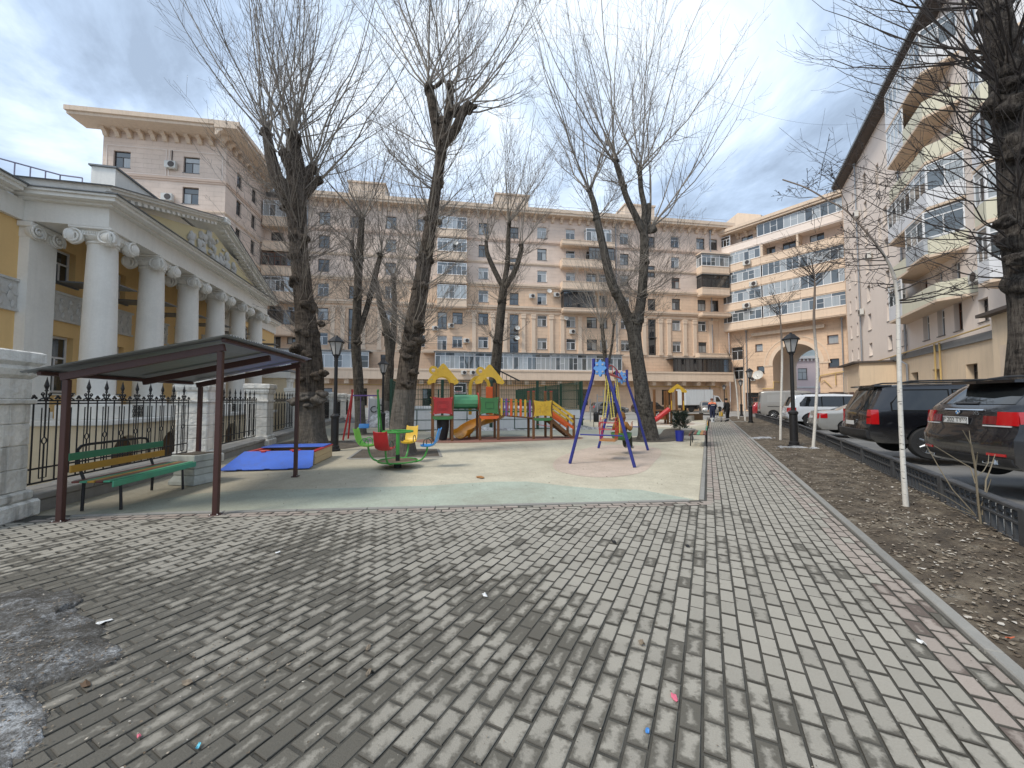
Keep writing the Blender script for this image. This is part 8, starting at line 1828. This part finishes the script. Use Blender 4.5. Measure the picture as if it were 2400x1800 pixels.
# ------------------------------------------------------------------ litter lying on the paving
LITW = M('white_litter', (.72, .72, .70), .6); LITP = M('pink_litter', (.62, .14, .20), .6); LITB = M('blue_litter', (.05, .22, .55), .5); LITC = M('cyan_litter', (.15, .55, .68), .5); LITY = M('yellow_litter', (.62, .6, .05), .5); LITO = M('orange_litter', (.62, .12, .04), .5)
def scrap(px, py, size, mat, label, nm='litter', cat='litter', fold=.3, thin=.5, seed=0, z=.004):
    g = at(px, py, 5)-Vector((0, 0, 1.6)); p = g*(-1.6/g.z); q = random.Random(seed+px); a = q.uniform(0, 3.14); mb = MB(); n = 9
    top = [(size*.5*math.cos(2*math.pi*k/n)*(.8+.4*q.random()), size*.5*thin*math.sin(2*math.pi*k/n)*(.8+.4*q.random()), .004+size*fold*(.5+.5*math.sin(k*1.9))*q.random()) for k in range(n)]
    mb.add(top+[(x, y, z_-.003) for x, y, z_ in top]+[(0, 0, .006+size*fold*.3), (0, 0, .003)], [(k, (k+1) % n, 2*n) for k in range(n)]+[((k+1) % n+n, k+n, 2*n+1) for k in range(n)]+[(k, k+n, (k+1) % n+n, (k+1) % n) for k in range(n)])
    return tag(mb.obj(nm, mat, None, loc=(p.x, p.y, z), rz=a), label, cat)
S2 = 2400/2212
for px, py, sz, m, l, nm, cat, fo in ((225*S2, 1346*S2, .085, LITW, 'white paper scrap by the edge of the dirty snow heap', 'paper_scrap', 'litter', .15), (1456*S2, 1509*S2, .055, LITP, 'pink paper strip on the paving, lower right', 'paper_scrap', 'litter', .2), (1398*S2, 1582*S2, .04, LITB, 'dark blue scrap on a brick near the bottom edge', 'plastic_scrap', 'litter', .3), (428*S2, 1616*S2, .035, LITC, 'bright cyan scrap near the bottom edge, left half', 'plastic_scrap', 'litter', .3), (300*S2, 1594*S2, .03, LITP, 'tiny pink scrap near the bottom left', 'plastic_scrap', 'litter', .4), (18*S2, 1503*S2, .05, LITY, 'yellow scrap on the dirty snow heap', 'plastic_scrap', 'litter', .3), (2185*S2*.999, 1382*S2, .06, LITO, 'orange wrapper beside the right kerb', 'wrapper', 'litter', .4),
        (1047*S2, 1289*S2, .06, LITW, 'pale crumpled paper on the middle of the paving', 'paper_scrap', 'litter', .5), (404*S2, 1479*S2, .075, LEAF, 'curled pale leaf right of the dirty snow heap', 'leaf', 'leaf', .3), (795*S2, 1404*S2, .05, LEAF, 'small curled leaf on the paving, centre left', 'leaf', 'leaf', .5), (797*S2, 1456*S2, .06, LEAF, 'twisted pale leaf below the centre of the paving', 'leaf', 'leaf', .6), (1386*S2, 1393*S2, .06, LEAF, 'brown leaf lying on a brick, centre right', 'leaf', 'leaf', .5), (1326*S2, 1173*S2, .09, BLKC, 'black leaf on the paving toward the swing', 'leaf', 'leaf', .4), (1485*S2, 1182*S2, .07, BLKC, 'small dark leaf on the paving below the path corner', 'leaf', 'leaf', .4), (185*S2, 1483*S2, .075, MATS['dark_crate'], 'brown bark chip at the tip of the snow heap', 'bark_chip', 'debris', .3), (1038*S2, 1031*S2, .28, ORS, 'flat reddish tile piece lying on the sandy surface', 'tile_piece', 'debris', .02), (600*S2, 1195*S2, .05, LITW, 'tiny white scrap near the shelter post', 'paper_scrap', 'litter', .3), (1990*S2, 1390*S2, .06, LITW, 'white scrap on the path near the right kerb', 'paper_scrap', 'litter', .3)):
    scrap(px, py, sz, m, l, nm, cat, fo, seed=int(px))
# overhead wire
t = tag(MB().tube([(8+1.2*k, 26+.5*k, 24.0+.016*(k-12)**2+.16*k) for k in range(25)], .006, 4).obj('overhead_wire', BLACKM), 'thin overhead wire crossing the sky above the trees', 'wire')
